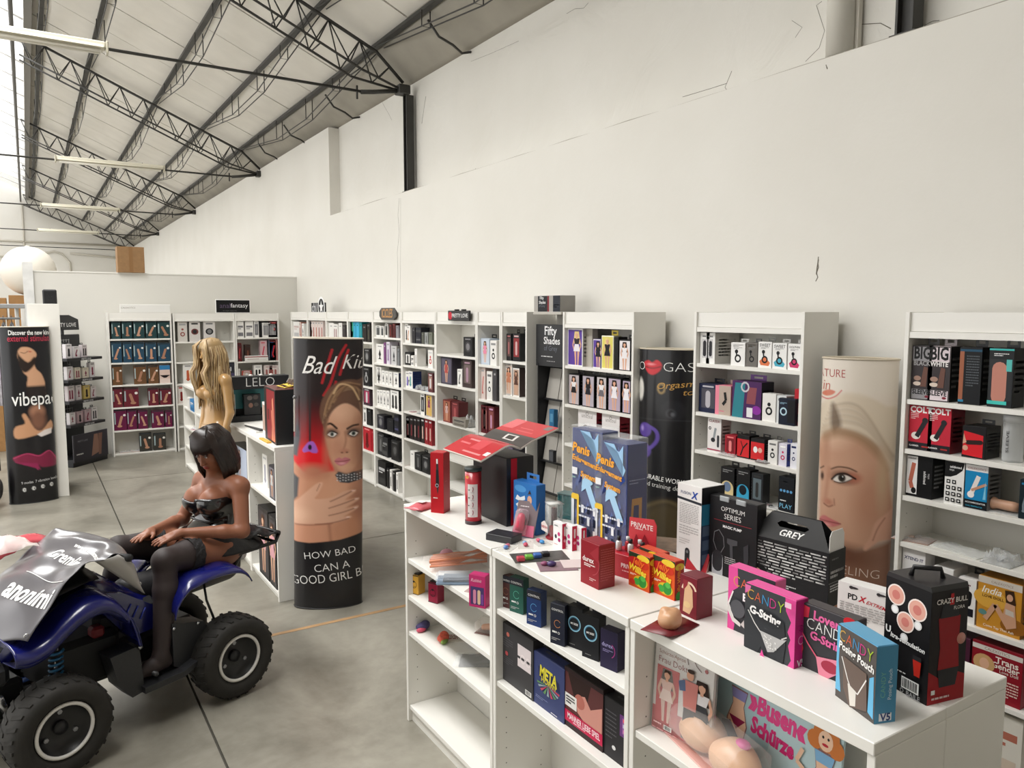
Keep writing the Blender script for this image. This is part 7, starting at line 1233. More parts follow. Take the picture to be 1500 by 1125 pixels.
# ================================================================ GOODS INSIDE THE FRONT LOW BOOKCASES
def inside(u, v, z): return W(u, v, Z=z)
z1, z2, z3 = .829, .645, .463
q = W(650, 832, Z=z1); t = emp('toy_bag', (q.x + .06, q.y - .02, z1), -.5); tag(t, 'clear bag of salmon coloured straws on the upper shelf at the counter end', 'bag'); R = random.Random(4)
for k in range(9): MB().tube([(-.13 + .02 * R.random(), -.06 + k * .014, .024 + .02 * (k % 2)), (0, -.05 + k * .013, .03 + .024 * (k % 2)), (.14, -.045 + k * .011, .04 + .02 * (k % 3))], .0055, mat('#d88a66', .4), 8).build('straw', t)
MB().grid([[(-.16 + .32 * i / 9, -.08 + .16 * j / 6, .004 + (.07 * math.sin(math.pi * j / 6) ** .6 * (.6 + .4 * i / 9) + .006 * R.random() if 0 < j < 6 else 0)) for j in range(7)] for i in range(10)], clear('#f2ece8', .05)).build('bag', t); MB().sphere((-.05, .075, .035), (.035, .02, .03), mat('#d8a0b0', .5), 12, 8).build('pink_tuft', t)
q = W(668, 851, Z=z1); t = emp('toy_bag', (q.x + .07, q.y - .05, z1), -.55); tag(t, 'blue grey bag of dark sticks beside the salmon straws', 'bag'); MB().box(-.17, .15, -.05, .05, 0, .012, mat('#7f97b0', .35), .004).build('blue_sheet', t)
for k in range(4): MB().tube([(-.14, -.04 + k * .022, .02), (.14, -.038 + k * .024, .022)], .007, mat('#4f5560', .35), 8).build('stick', t)
MB().box(-.175, .155, -.055, .055, .012, .034, clear('#dfe8f0', .15), .01).build('bag', t)
q = W(686, 868, Z=z1); t = emp('pink_mask', (q.x + .06, q.y - .02, z1), -1.0); tag(t, 'oval magenta card mask on the upper shelf beside the pink carton', 'mask'); MB().lathe([(0, .012), (.05, .012), (.056, .008), (.05, .004), (0, .004)], (0, 0, 0), mat('#c03a72', .4), 22, sx=1.0, sy=.6).build('oval', t); MB().box(-.07, .07, -.04, .04, 0, .003, mat('#b8a09c', .5), .001).build('card', t); MB().box(-.02, .02, -.012, .012, .012, .016, mat('#8d2450', .4), .003).build('label', t)
t, h = ctn('product_box', 'magenta carton on the upper shelf at the right, end bookcase of the counter', 'box', 711, 892, 845, .55, .075, .045, '#b82468', '#a01c58', z=z1); p = pr(.075, h); p.rect(0, 0, 1, 1, '#c0306e'); p.text('Rabbit', .45, .84, .66, '#f0c8d8', .0, .3); p.rect(.1, .08, .92, .64, '#4a3a6c'); p.caps(.35, .15, .35, .5, .09, '#d88aa8'); p.caps(.62, .15, .62, .5, .09, '#e0c0a0'); p.caps(.82, .14, .82, .4, .07, '#7a4a9c'); p.on('front_print', t, .075, .045)
for k, (u, vb, vt, c, c2, n) in enumerate(((606, 871, 841, '#d3a03c', '#2a2420', 'gold'), (634, 884, 853, '#8d1736', '#1c1416', 'dark red'))):
    t, h = ctn('tin_canister', f'{n} tin canister with black lid on the middle shelf at the counter end', 'tin', u + 7, vb + 1, vt + 3, .4, .058, .05, c, z=z2, lid=False); MB().box(-.024, .024, -.02, .02, h, h + .008, mat(c2, .35), .004).build('lid', t); p = pr(.058, h); p.rect(.08, .06, .92, .92, c); p.ring(.5, .5, .27, .31, c2, 18); p.ell(.5, .66, .12, .09, c2, 12); p.lines(.3, .7, .3, .42, 2, c2, 2, .4); p.rect(0, .0, 1, .03, c2); p.rect(0, .96, 1, 1, c2); p.on('front_print', t, .058, .05)
q = W(704, 930, Z=z2); t = emp('toy_bag', (q.x + .05, q.y - .0, z2), -1.0); tag(t, 'bag with a tan toy at the right of the middle shelf, counter end', 'bag'); MB().box(-.06, .05, -.04, .04, 0, .003, mat('#7d5f58', .4), .001).build('card', t); sdf_mesh('tan_toy', [('c', (-.03, 0, .018), (.04, .01, .03), .014, .016, .01), ('e', (.04, .01, .03), (.022, .02, .02), None, .01)], .004, mat('#c98f6c', .4), t); MB().box(-.062, .062, -.042, .042, .003, .056, clear('#eee4de', .12), .012).build('bag', t)
for k, (u, v, ca, cb, n) in enumerate(((611, 925, '#4a4470', '#d0506a', 'violet and pink'), (641, 942, '#d8604a', '#7f9c4a', 'orange and green'), (688, 947, '#3f5a8c', '#c8503c', 'blue'))):
    q = W(u, v, Z=z3); t = emp('sponge_toy', (q.x + .03, q.y, z3), .5 * k); tag(t, f'{n} net sponge on the third shelf at the counter end', 'sponge'); sdf_mesh('sponge', [('e', (0, 0, .02), (.036, .025, .018), None, .01), ('e', (.02, .01, .024), (.022, .02, .018), None, .01)], .005, mat(ca, .7, noise=.3, scale=60, bump=.6), t); MB().sphere((-.016, -.018, .012), (.026, .014, .011), mat(cb, .6), 12, 8).build('lower_part', t)
q = W(662, 935, Z=z3); t = emp('card_packet', (q.x + .05, q.y - .03, z3), -.6); tag(t, 'brown printed card packet between the net sponges, third shelf of the end bookcase', 'packet'); MB().box(-.13, .13, -.04, .04, 0, .003, mat('#d8d2c8', .5), .001).build('card', t); p = pr(.26, .08); p.lines(.08, .6, .15, .85, 3, '#7d2f34', 2, .5); p.rect(.55, .1, .95, .9, '#4a3a3c'); p.lines(.58, .92, .2, .8, 4, '#c0a8a0', 3, .5); p.on('lettering', t, .26, .08, 'top', .003)
q = W(692, 970, Z=z3); t = emp('clear_packet', (q.x + .05, q.y - .02, z3), -.6); tag(t, 'crinkled dark grey clear packet at the shelf edge, third shelf of the end bookcase', 'packet'); MB().box(-.11, .09, -.06, .06, 0, .004, mat('#6d6a68', .35), .001).build('insert', t); R = random.Random(8); MB().grid([[(-.13 + .24 * i / 9, -.07 + .14 * j / 7, .005 + .016 * R.random() * (0 < i < 9) * (0 < j < 7)) for j in range(8)] for i in range(10)], clear('#eceff0', .2, .05)).build('film', t)
# middle case
zA, zB = .859, .563
def cond(bgc, c2, word='CONTROL', sub=True):
    def f(p): p.rect(0, 0, 1, 1, bgc); p.rect(0, .78, 1, 1, '#22242e' if c2 else bgc); p.text(word, .5, .86, .82, '#e6e6e4', .01); p.ring(.5, .52, .2, .23, c2, 18, 30, 330); p.text('O', .6, .3, .16, '#ddd', .02) if sub else 0; p.lines(.15, .7, .28, .33, 1, '#ececea', 2, .9); p.lines(.1, .7, .08, .16, 2, '#b9b9b9', 3, .4)
    return f
for n, (u, vb, vt, bgc, c2, desc, w, tb) in enumerate(((750, 893, 846, '#4c2c2a', '#8a5a44', 'brown condom carton', .062, None), (766.5, 901, 850, '#24564a', '#5fb09a', 'green condom carton', .068, None), (792.5, 920, 869, '#1c3466', '#5a9ad0', 'blue condom carton', .068, None), (827, 948, 889, '#1c2030', '#c8885a', 'black condom carton with orange arc', .062, None))):
    t, h = ctn('condom_box', f'{desc}, {NTH[n]} from left in the middle front bookcase', 'box', u, vb, vt, .3, w, .035, bgc, '#2a2a2e', z=zA); p = pr(w, h); cond(bgc, c2)(p); p.on('front_print', t, w, .035)
for n, (u, vb, vt) in enumerate(((853, 954, 894), (877, 970, 907))):
    t, h = ctn('condom_box', f'black condom carton with pale blue ring, {["left", "right"][n]} one of two', 'box', u, vb, vt, .25, .07, .04, '#121318', '#0d0e12', '#121318', z=zA); p = pr(.07, h); p.rect(0, 0, 1, 1, '#121318'); p.ring(.5, .6, .34, .4, '#8fc4dc', 22); p.ring(.5, .6, .30, .33, '#2f6a8c', 22); p.text('MY.SIZE', .5, .6, .46, '#f2f2f2', .03); p.lines(.2, .8, .06, .1, 1, '#777'); p.on('front_print', t, .07, .04); p = pr(.04, h); p.barcode(.3, .04, .7, .12, 4) if n else p.rect(.3, .1, .5, .2, '#333'); p.on('side_print', t, .07, .04, 'right')
t, h = ctn('condom_box', 'purple black condom carton at the right end of that shelf', 'box', 904, 986, 929, .2, .07, .04, '#231c38', '#1b1828', z=zA); p = pr(.07, h); p.rect(0, 0, 1, 1, '#241d3c'); p.text('durex', .42, .62, .66, '#a8a0d0', .01); p.ring(.5, .5, .34, .38, '#a03a7c', 16, -60, 60); p.lines(.15, .75, .42, .5, 2, '#8d84b0', 2, .5); p.on('front_print', t, .07, .04)
def gm1(p):
    p.rect(0, 0, 1, 1, '#3c3b3d'); p.rect(.54, .6, .94, .8, '#d9cfd0'); p.rect(.54, .42, .94, .56, '#d9cfd0'); p.ring(.7, .58, .05, .08, '#e6dcdc', 10); p.ring(.86, .58, .05, .08, '#e6dcdc', 10); p.ell(.24, .84, .05, .04, '#c06a5c', 8); p.ell(.2, .5, .05, .04, '#b04a4c', 8); p.lines(.08, .4, .6, .76, 4, '#5a595c', 2, .4); p.lines(.08, .4, .3, .44, 4, '#5a595c', 3, .4); p.barcode(.78, .04, .96, .12, 2)
def gm2(p):
    p.rect(0, 0, 1, 1, '#37406c'); p.poly([(.16, .76), (.5, .8), (.84, .68), (.88, .5), (.5, .56), (.2, .56)], '#1f2548'); p.text('META', .5, .68, .56, '#d8cc3c', .04, 0, -.08, 1.4); p.text('HORNY', .52, .54, .5, '#c8bc3c', .03, 0, -.08)
    for i in range(9): a = math.pi * (i + .5) / 9; p.poly([(.5, .5), (.5 + .36 * math.cos(a + .1), .5 - .2 * math.sin(a + .1)), (.5 + .36 * math.cos(a - .1), .5 - .2 * math.sin(a - .1))], ('#b8485c', '#8fa0a8', '#5f8a5c')[i % 3])
    p.lines(.1, .5, .14, .2, 2, '#7f88b0', 2, .4); p.lines(.6, .95, .03, .06, 1, '#d8d8e0', 2, .6)
def gm3(p):
    p.rect(0, 0, 1, 1, '#2c1a1c'); p.rect(0, .22, 1, .93, '#5a3030'); p.poly([(.1, .93), (.7, .93), (.6, .6), (.3, .5)], '#2a1614'); p.poly([(.3, .62), (.55, .7), (.7, .55), (.98, .7), (.98, .26), (.6, .24), (.36, .36)], '#c98d80'); p.ell(.42, .56, .13, .12, '#b0685c'); p.rect(.03, .36, .34, .58, '#e2e0dc'); p.lines(.06, .3, .4, .54, 3, '#5a8a6c', 2, .6); p.rect(0, .1, 1, .29, '#c01c4a'); p.text('MANNER LIEBE SPIEL', .52, .21, .84, '#f2d8de', .02, 0, 0, 1.5); p.lines(.25, .8, .12, .15, 1, '#e8b0c0', 2, .7)
def gm4(p):
    p.rect(0, 0, 1, 1, '#262528'); p.rect(.44, .5, .96, .86, '#6a3a7a'); p.rect(.5, .55, .92, .82, '#8c5a9a')
    for i in range(3): p.rect(.52, .57 + i * .09, .9, .63 + i * .09, ('#d07ab0', '#c8c0d8', '#e05a70')[i])
    p.lines(.08, .36, .3, .8, 7, '#5a585c', 2, .3); p.ell(.3, .22, .05, .04, '#ddd', 8); p.barcode(.66, .04, .94, .12, 5)
for n, (u, vb, vt, f, bgc, desc, w, h_) in enumerate(((772, 1022, 950, gm1, '#343335', 'charcoal game box with pale game piece picture', .235, .235), (808, 1052, 985, gm2, '#37406c', 'dark blue game box with yellow comic lettering', .2, .2), (852, 1090, 1017, gm3, '#241a1c', 'dark game box with couple photo and magenta band', .22, .215), (896, 1127, 1048, gm4, '#262528', 'black game box with pink board picture', .2, .2))):
    q = W(u, vb, Z=zB); t = carton('game_box', f'{desc}, bottom row of the middle front bookcase', 'game box', w - .005, .05, h_, (1.56 + .004 * n, 2.385 - n * .2 + (.01 if n == 0 else 0), zB), -math.pi / 2, bgc); p = pr(w - .005, h_); f(p); p.on('front_print', t, w - .005, .05); p = pr(w - .005, .05); p.lines(.2, .8, .3, .7, 1, '#5a585c', n); p.on('top_print', t, w - .005, .05, 'top', h_ + .0015)
# nearest case: aprons
zC = .75
q0 = W(925, 1062, X=1.58); q1 = W(1027, 1062, X=1.58)
t = emp('apron_pack', (1.585, 1.565, zC), -math.pi / 2 + .12); tag(t, 'flat red and white apron pack with couple photo leaning in the nearest front bookcase', 'packet'); t.rotation_euler = (-.06, 0, -math.pi / 2 + .12); w, h = .215, .275
MB().box(-w / 2, w / 2, -.006, .006, 0, h, mat('#d9d4d0', .4), .002).build('card', t); p = pr(w, h); p.rect(0, 0, 1, 1, '#dcd8d6'); p.rect(0, 0, 1, .26, '#b8242e'); p.poly([(.0, .26), (.5, .26), (.48, .0), (0, 0)], '#a81f2a'); p.rect(.05, .1, .44, .73, '#c02a34'); p.text('Schürze/Apron', .3, .88, .46, '#a5786c', 0, 0); p.text('Frau Doktor', .38, .8, .62, '#8a2a30', -.005); p.line([(.58, .86), (.56, .92), (.64, .96), (.72, .88), (.8, .84)], .012, '#5a2a2c'); p.ell(.88, .87, .03, .03, '#a02a34', 8)
lady(p, .24, .12, .6, '#d8b0a4', '#dcc8c0', '#3a2418', '#d9a890', '#d9b8ac'); lady(p, .84, .08, .68, '#e0dce0', '#38383c', '#2e1c16', '#d9a890', '#38383c')
p.ell(.64, .76, .06, .065, '#d2a088'); p.ell(.65, .81, .06, .03, '#3a2a22'); p.poly([(.52, .7), (.78, .7), (.76, .4), (.55, .4)], '#c9807a'); p.poly([(.45, .66), (.56, .7), (.58, .58), (.48, .56)], '#5a6a8c'); p.poly([(.56, .4), (.74, .4), (.72, .06), (.64, .06), (.64, .3), (.6, .06), (.54, .06)], '#38383c'); p.lines(.06, .3, .06, .1, 1, '#e8c0c0'); p.barcode(.24, .05, .38, .1, 2); p.lines(.04, .8, .01, .035, 1, '#d8a0a0')
p.on('print', t, w, .012); MB().box(-w / 2 - .005, w / 2 + .005, -.01, .008, 0, h + .03, clear('#f2f2f0', .12, .05), .003).build('clear_bag', t)
t = emp('apron_pack', (1.655, 1.285, zC), -math.pi / 2 - .06); t.rotation_euler = (-.10, 0, -math.pi / 2 - .06); tag(t, 'light blue apron card with cartoon women and pink lettering', 'packet'); w, h = .40, .272
MB().box(-w / 2, w / 2, -.004, .004, 0, h, mat('#b5ccd2', .4), .001).build('card', t); p = pr(w, h); p.rect(0, 0, 1, 1, '#b9d2d8'); p.ell(.15, .4, .3, .3, '#a8c6ce'); p.text('»Busen«', .48, .66, .5, '#e04a8c', .05, 0, -.03, 1.35); p.text('Schürze', .46, .42, .38, '#cf2f74', .05, 0, -.06, 1.3)
def toon(cx, by, s, hair, top):
    k = p.h / p.w; X = lambda x: cx + x * s * k; Y = lambda y: by + y * s
    p.poly([(X(-.16), Y(.6)), (X(.16), Y(.6)), (X(.11), Y(.36)), (X(.2), Y(.1)), (X(.16), Y(-.1)), (X(-.16), Y(-.1)), (X(-.2), Y(.1)), (X(-.11), Y(.36))], '#8d6a6c'); p.poly([(X(-.14), Y(.58)), (X(.14), Y(.58)), (X(.10), Y(.36)), (X(.18), Y(.1)), (X(.14), Y(-.1)), (X(-.14), Y(-.1)), (X(-.18), Y(.1)), (X(-.10), Y(.36))], '#e8c0a4')
    p.poly([(X(-.16), Y(.17)), (X(.16), Y(.17)), (X(0), Y(.0))], '#8d1f4a'); p.poly([(X(-.15), Y(.58)), (X(.15), Y(.58)), (X(.12), Y(.44)), (X(-.12), Y(.44))], top)
    if hair: p.ell(cx, Y(.8), .2 * s * k, .2 * s * k, hair, 16); p.ell(cx - .16 * s * k, Y(.7), .12 * s * k, .12 * s * k, hair, 12); p.ell(cx + .16 * s * k, Y(.7), .12 * s * k, .12 * s * k, hair, 12); p.ell(cx, Y(.74), .11 * s * k, .13 * s * k, '#ecc6aa', 14); p.ell(cx, Y(.69), .05 * s * k, .02 * s * k, '#c02a3c', 8); p.ell(cx - .04 * s * k, Y(.78), .018 * s * k, .02 * s * k, '#222', 6); p.ell(cx + .04 * s * k, Y(.78), .018 * s * k, .02 * s * k, '#222', 6)
toon(.14, .28, .72, None, '#8f8cc0'); p.poly([(.2, 1.0), (.32, 1.0), (.3, .86), (.22, .82)], '#d89a90'); p.poly([(.0, .3), (.08, .34), (.24, .1), (.22, .0), (.0, .2)], '#2a2c4c'); toon(.88, .14, .74, '#c9783c', '#7fb0d8'); p.line([(.72, .5), (.68, .36), (.76, .3)], .03, '#e8c0a4'); p.on('print', t, w, .008)
t = emp('cushion_apron', (1.60, 1.435, zC), -math.pi / 2 - .22); tag(t, 'padded novelty apron with two round tan cushions in a clear bag', 'apron')
sdf_mesh('cushion', [('e', (-.075, -.0, .045), (.085, .062, .05), None, .01), ('e', (-.075, 0, .06), (.05, .045, .045), None, .02)], .005, mat('#d6ab8a', .35), t); sdf_mesh('cushion', [('e', (.085, -.005, .045), (.085, .062, .05), None, .01), ('e', (.085, 0, .06), (.05, .045, .045), None, .02)], .005, mat('#d6ab8a', .35), t)
for x in (-.06, .1): MB().sphere((x, .008, .1), (.024, .02, .012), mat('#d8509a', .4), 14, 8).build('pink_cap', t)
MB().box(-.17, .18, -.07, .06, 0, .004, mat('#d8a8a0', .5), .002).build('backing', t); MB().box(-.175, .185, -.075, .065, .004, .118, clear('#f4f0ec', .07, .04), .035).build('clear_bag', t)
# ================================================================ LEFT BACKGROUND
ba = emp('balloon', W(42, 397, Y=13.5)); tag(ba, 'large white round paper balloon resting on cardboard boxes at far left', 'balloon'); MB().sphere((0, 0, 0), .36, mat('#e4dfd4', .6), 40, 24).build('globe', ba); MB().lathe([(.03, -.02), (.03, .01), (0, .015)], (0, 0, .36), mat('#d4cec2', .5), 14).build('cap', ba)
zs_ = ba.location.z - .36
def cardb(label, x, y, w, d, h, z, rz=0.0, c='#9c7447'):
    t = emp('cardboard_box', (x, y, z), rz); tag(t, label, 'box', 'cardboard boxes'); MB().box(-w / 2, w / 2, -d / 2, d / 2, 0, h, mat(c, .75, noise=.08, scale=20), .003).build('carton', t)
    MB().box(-w / 2 - .001, w / 2 + .001, -.004, .004, h, h + .002, mat('#6d4f30', .8)).build('flap_seam', t); MB().box(-.025, .025, -d / 2 - .0012, -d / 2 - .0002, .0, h, mat('#87623a', .5)).build('tape', t); return t
cardb('upright brown cardboard box on top of the partition wall', 1.285, 12.225, .345, .24, .36, 2.576, 0, '#8f6d48')
q = zs_
cardb('brown cardboard box on the left stack under the white balloon, upper right', .02, 13.5, .46, .4, .34, q - .342); cardb('brown cardboard box on the left stack, upper left', -.46, 13.45, .44, .4, .30, q - .342)
cardb('brown cardboard box on the left stack, middle right', .0, 13.5, .5, .42, .40, q - .75, 0, '#a57d50'); cardb('brown cardboard box on the left stack, middle left', -.5, 13.45, .46, .42, .40, q - .75)
cardb('brown cardboard box at the foot of the left stack, right', .0, 13.5, .5, .44, q - .752, 0); cardb('brown cardboard box at the foot of the left stack, left', -.5, 13.45, .46, .44, q - .752, 0)
# clothes rail at the far left
cr = emp('clothes_rail', (-.47, 9.72, 0), .12); tag(cr, 'grey metal clothes rail with hanging garments at the left edge', 'clothes rail'); MGR = mat('#a7a9ab', .35, .4)
zr = 2.06
for y in (0, .5):
    MB().box(-.5, .46, y - .02, y + .02, zr, zr + .045, MGR, .004).build('top_rail', cr)
    for x in (-.48, .44): MB().box(x - .018, x + .018, y - .018, y + .018, 0, zr, mat('#d4d2cd', .4), .003).build('post', cr)
for x in (-.48, .44): MB().box(x - .018, x + .018, .02, .48, zr, zr + .04, MGR).build('end_rail', cr); MB().box(x - .02, x + .02, -.05, .55, 0, .03, MGR, .004).build('foot', cr)
MB().tube([(-.48, .25, 1.95), (.44, .25, 1.95)], .012, MGR, 10).build('hang_bar', cr)
cols = [('#2a282b', 'black'), ('#55545a', 'dark grey'), ('#b9b4ba', 'silver grey'), ('#26242a', 'black satin'), ('#c43a6a', 'pink and grey'), ('#8a8890', 'grey patterned')]
M4 = cr.matrix_basis = Matrix.Translation(cr.location) @ Matrix.Rotation(.12, 4, 'Z')
for k, (c, n) in enumerate(cols):
    x = .36 - k * .075; L = (.9, 1.35, .8, 1.5, .7, 1.2)[k]; p0 = M4 @ Vector((x, .25, 1.95)); g = emp('garment', p0, .12); tag(g, f'{n} garment on a hanger, {NTH[k]} from the right on the clothes rail', 'garment', 'garments on the clothes rail')
    MB().tube([(0, .0, .012), (0, .02, .03), (0, .035, .01), (0, .0, -.04), (0, .0, -.05)], .004, mat('#1a1a1c', .4), 6).build('hanger_hook', g); MB().tube([(0, -.2, -.14), (0, -.1, -.085), (0, 0, -.05), (0, .1, -.085), (0, .2, -.14)], .012, mat('#17171a', .4), 8).build('hanger', g)
    G = []; R = random.Random(k)
    for j in range(13):
        s_ = j / 12; hw = .2 + .03 * math.sin(s_ * 2) - (.05 * (1 - s_) ** 4); z = -.13 - L * s_
        G.append([((.028 - .012 * (1 - s_)) * math.cos(a) + .012 * s_ * math.sin(a * 7 + k), hw * math.sin(a), z + (.08 * (1 - abs(math.sin(a))) if j == 0 else 0)) for a in np.linspace(0, 2 * math.pi, 41)])
    MB().grid(G, mat(c, .5, noise=.35 if k in (2, 4, 5) else .1, scale=14)).build('cloth', g)
    if k == 4: MB().grid([[(.034 * math.cos(a), .215 * math.sin(a), z) for a in np.linspace(0, 2 * math.pi, 41)] for z in (-.42, -.5)], mat('#c8306a', .5)).build('pink_band', g)
bx = emp('luggage_bag', (-.5, 9.42, 0), .2); tag(bx, 'dark soft bag on the floor under the clothes rail', 'bag'); sdf_mesh('bag_body', [('e', (0, 0, .16), (.2, .16, .16), None, .05), ('e', (.05, 0, .24), (.15, .13, .12), None, .05)], .015, mat('#3a3638', .5, bump=.4, scale=12), bx); MB().tube([(-.1, 0, .3), (-.06, 0, .4), (.06, 0, .4), (.1, 0, .31)], .012, mat('#222', .5)).build('handle', bx)
# ================================================================ QUAD BIKE (local x forward, y left, z up)
ANG = math.atan2(-.37, -.93); lx, ly = -math.sin(ANG), math.cos(ANG)
QO = Vector((.844 - lx * .30, 4.11 - ly * .30, 0)); fx, fy = math.cos(ANG), math.sin(ANG)
def LA(u, v, yl):
    d = ray(u, v); o = (QO.x + lx * yl, QO.y + ly * yl); s = (lx * o[0] + ly * o[1]) / (lx * d[0] + ly * d[1]); x, y, z = s * d[0] - QO.x, s * d[1] - QO.y, H + s * d[2]
    return Vector((x * fx + y * fy, yl, z))
qb = emp('quad_bike', QO, ANG); tag(qb, 'blue quad bike draped with a grey banner, a mannequin seated on it', 'quad bike')
BL = mat('#12175f', .25, coat=.5); BK = mat('#161618', .5); BK2 = mat('#232427', .45, bump=.15, scale=60); CH = mat('#b9bbbe', .25, .9)
def wheel(x, y, r, wd):
    t = emp('wheel', (x, y, r), 0, qb); s_ = 1 if y > 0 else -1
    MB().lathe([(r * .60, -wd * .42), (r * .68, -wd * .5), (r * .86, -wd * .52), (r * .96, -wd * .42), (r, -wd * .25), (r, wd * .25), (r * .96, wd * .42), (r * .86, wd * .52), (r * .68, wd * .5), (r * .60, wd * .42), (r * .58, 0), (r * .6, -wd * .42)], (0, 0, 0), mat('#24221f', .75, noise=.2, scale=20, bump=.2), 48, ax=1, cap=False).build('tire', t)
    mb = MB()
    for k in range(26):
        a = 2 * math.pi * k / 26
        for q in (-1, 1):
            a2 = a + (.12 if q > 0 else 0); da = .07; v = []
            for rr in (r * .985, r * 1.02):
                for (aa, yy) in ((a2 - da, q * .01), (a2 + da * .2, q * .01), (a2 + da * 1.6, q * wd * .42), (a2 + da * .5, q * wd * .42)): v.append((rr * (1 if abs(yy) < .05 else .975) * math.cos(aa), yy, rr * (1 if abs(yy) < .05 else .975) * math.sin(aa)))
            mb.add(v, [(0, 1, 2, 3), (4, 7, 6, 5), (0, 4, 5, 1), (1, 5, 6, 2), (2, 6, 7, 3), (3, 7, 4, 0)], mat('#201e1b', .8))
    mb.build('tread', t, fixn=True)
    MB().lathe([(r * .6, s_ * wd * .40), (r * .52, s_ * wd * .36), (r * .5, s_ * wd * .12), (r * .2, s_ * wd * .10), (0, s_ * wd * .10)], (0, 0, 0), mat('#1a1a1c', .35), 36, ax=1, cap=False).build('rim', t)
    MB().tube([(r * .545 * math.cos(a), s_ * wd * .42, r * .545 * math.sin(a)) for a in np.linspace(0, 2 * math.pi, 40, endpoint=False)], .0085, mat('#dcdad6', .35), 8, closed=True).build('white_ring', t)
    MB().lathe([(.03, s_ * wd * .1), (.03, s_ * wd * .2), (0, s_ * wd * .22)], (0, 0, 0), mat('#232326', .4), 20, ax=1).build('hub', t)
    for k in range(3): a = math.pi / 2 + k * 2.094; MB().lathe([(.011, s_ * wd * .1), (.011, s_ * wd * .17), (0, s_ * wd * .18)], (r * .33 * math.cos(a), 0, r * .33 * math.sin(a)), mat('#9a9ca0', .35, .3), 6, ax=1, smooth=False).build('bolt', t)
for x in (.02, .885):
    for y in (-.31, .31): wheel(x, y, .212, .17)
MB().tube([(.02, -.3, .212), (.02, .3, .212)], .022, BK).build('rear_axle', qb); MB().tube([(.885, -.3, .212), (.885, .3, .212)], .018, BK).build('front_axle', qb)
# frame and engine
MB().box(.10, .82, -.13, .13, .24, .42, BK, .03).build('chassis', qb); MB().box(.30, .62, -.12, .12, .40, .58, mat('#1b1b1d', .55), .03).build('engine', qb); MB().box(.52, .84, -.17, .17, .26, .50, mat('#121213', .6), .03).build('engine_cover', qb); MB().box(.60, .66, .12, .18, .485, .54, mat('#6d161d', .6), .012).build('red_cover', qb)
def shell(name, rows, m, th=.006): return MB().grid(rows, m).build(name, qb, solid=th)
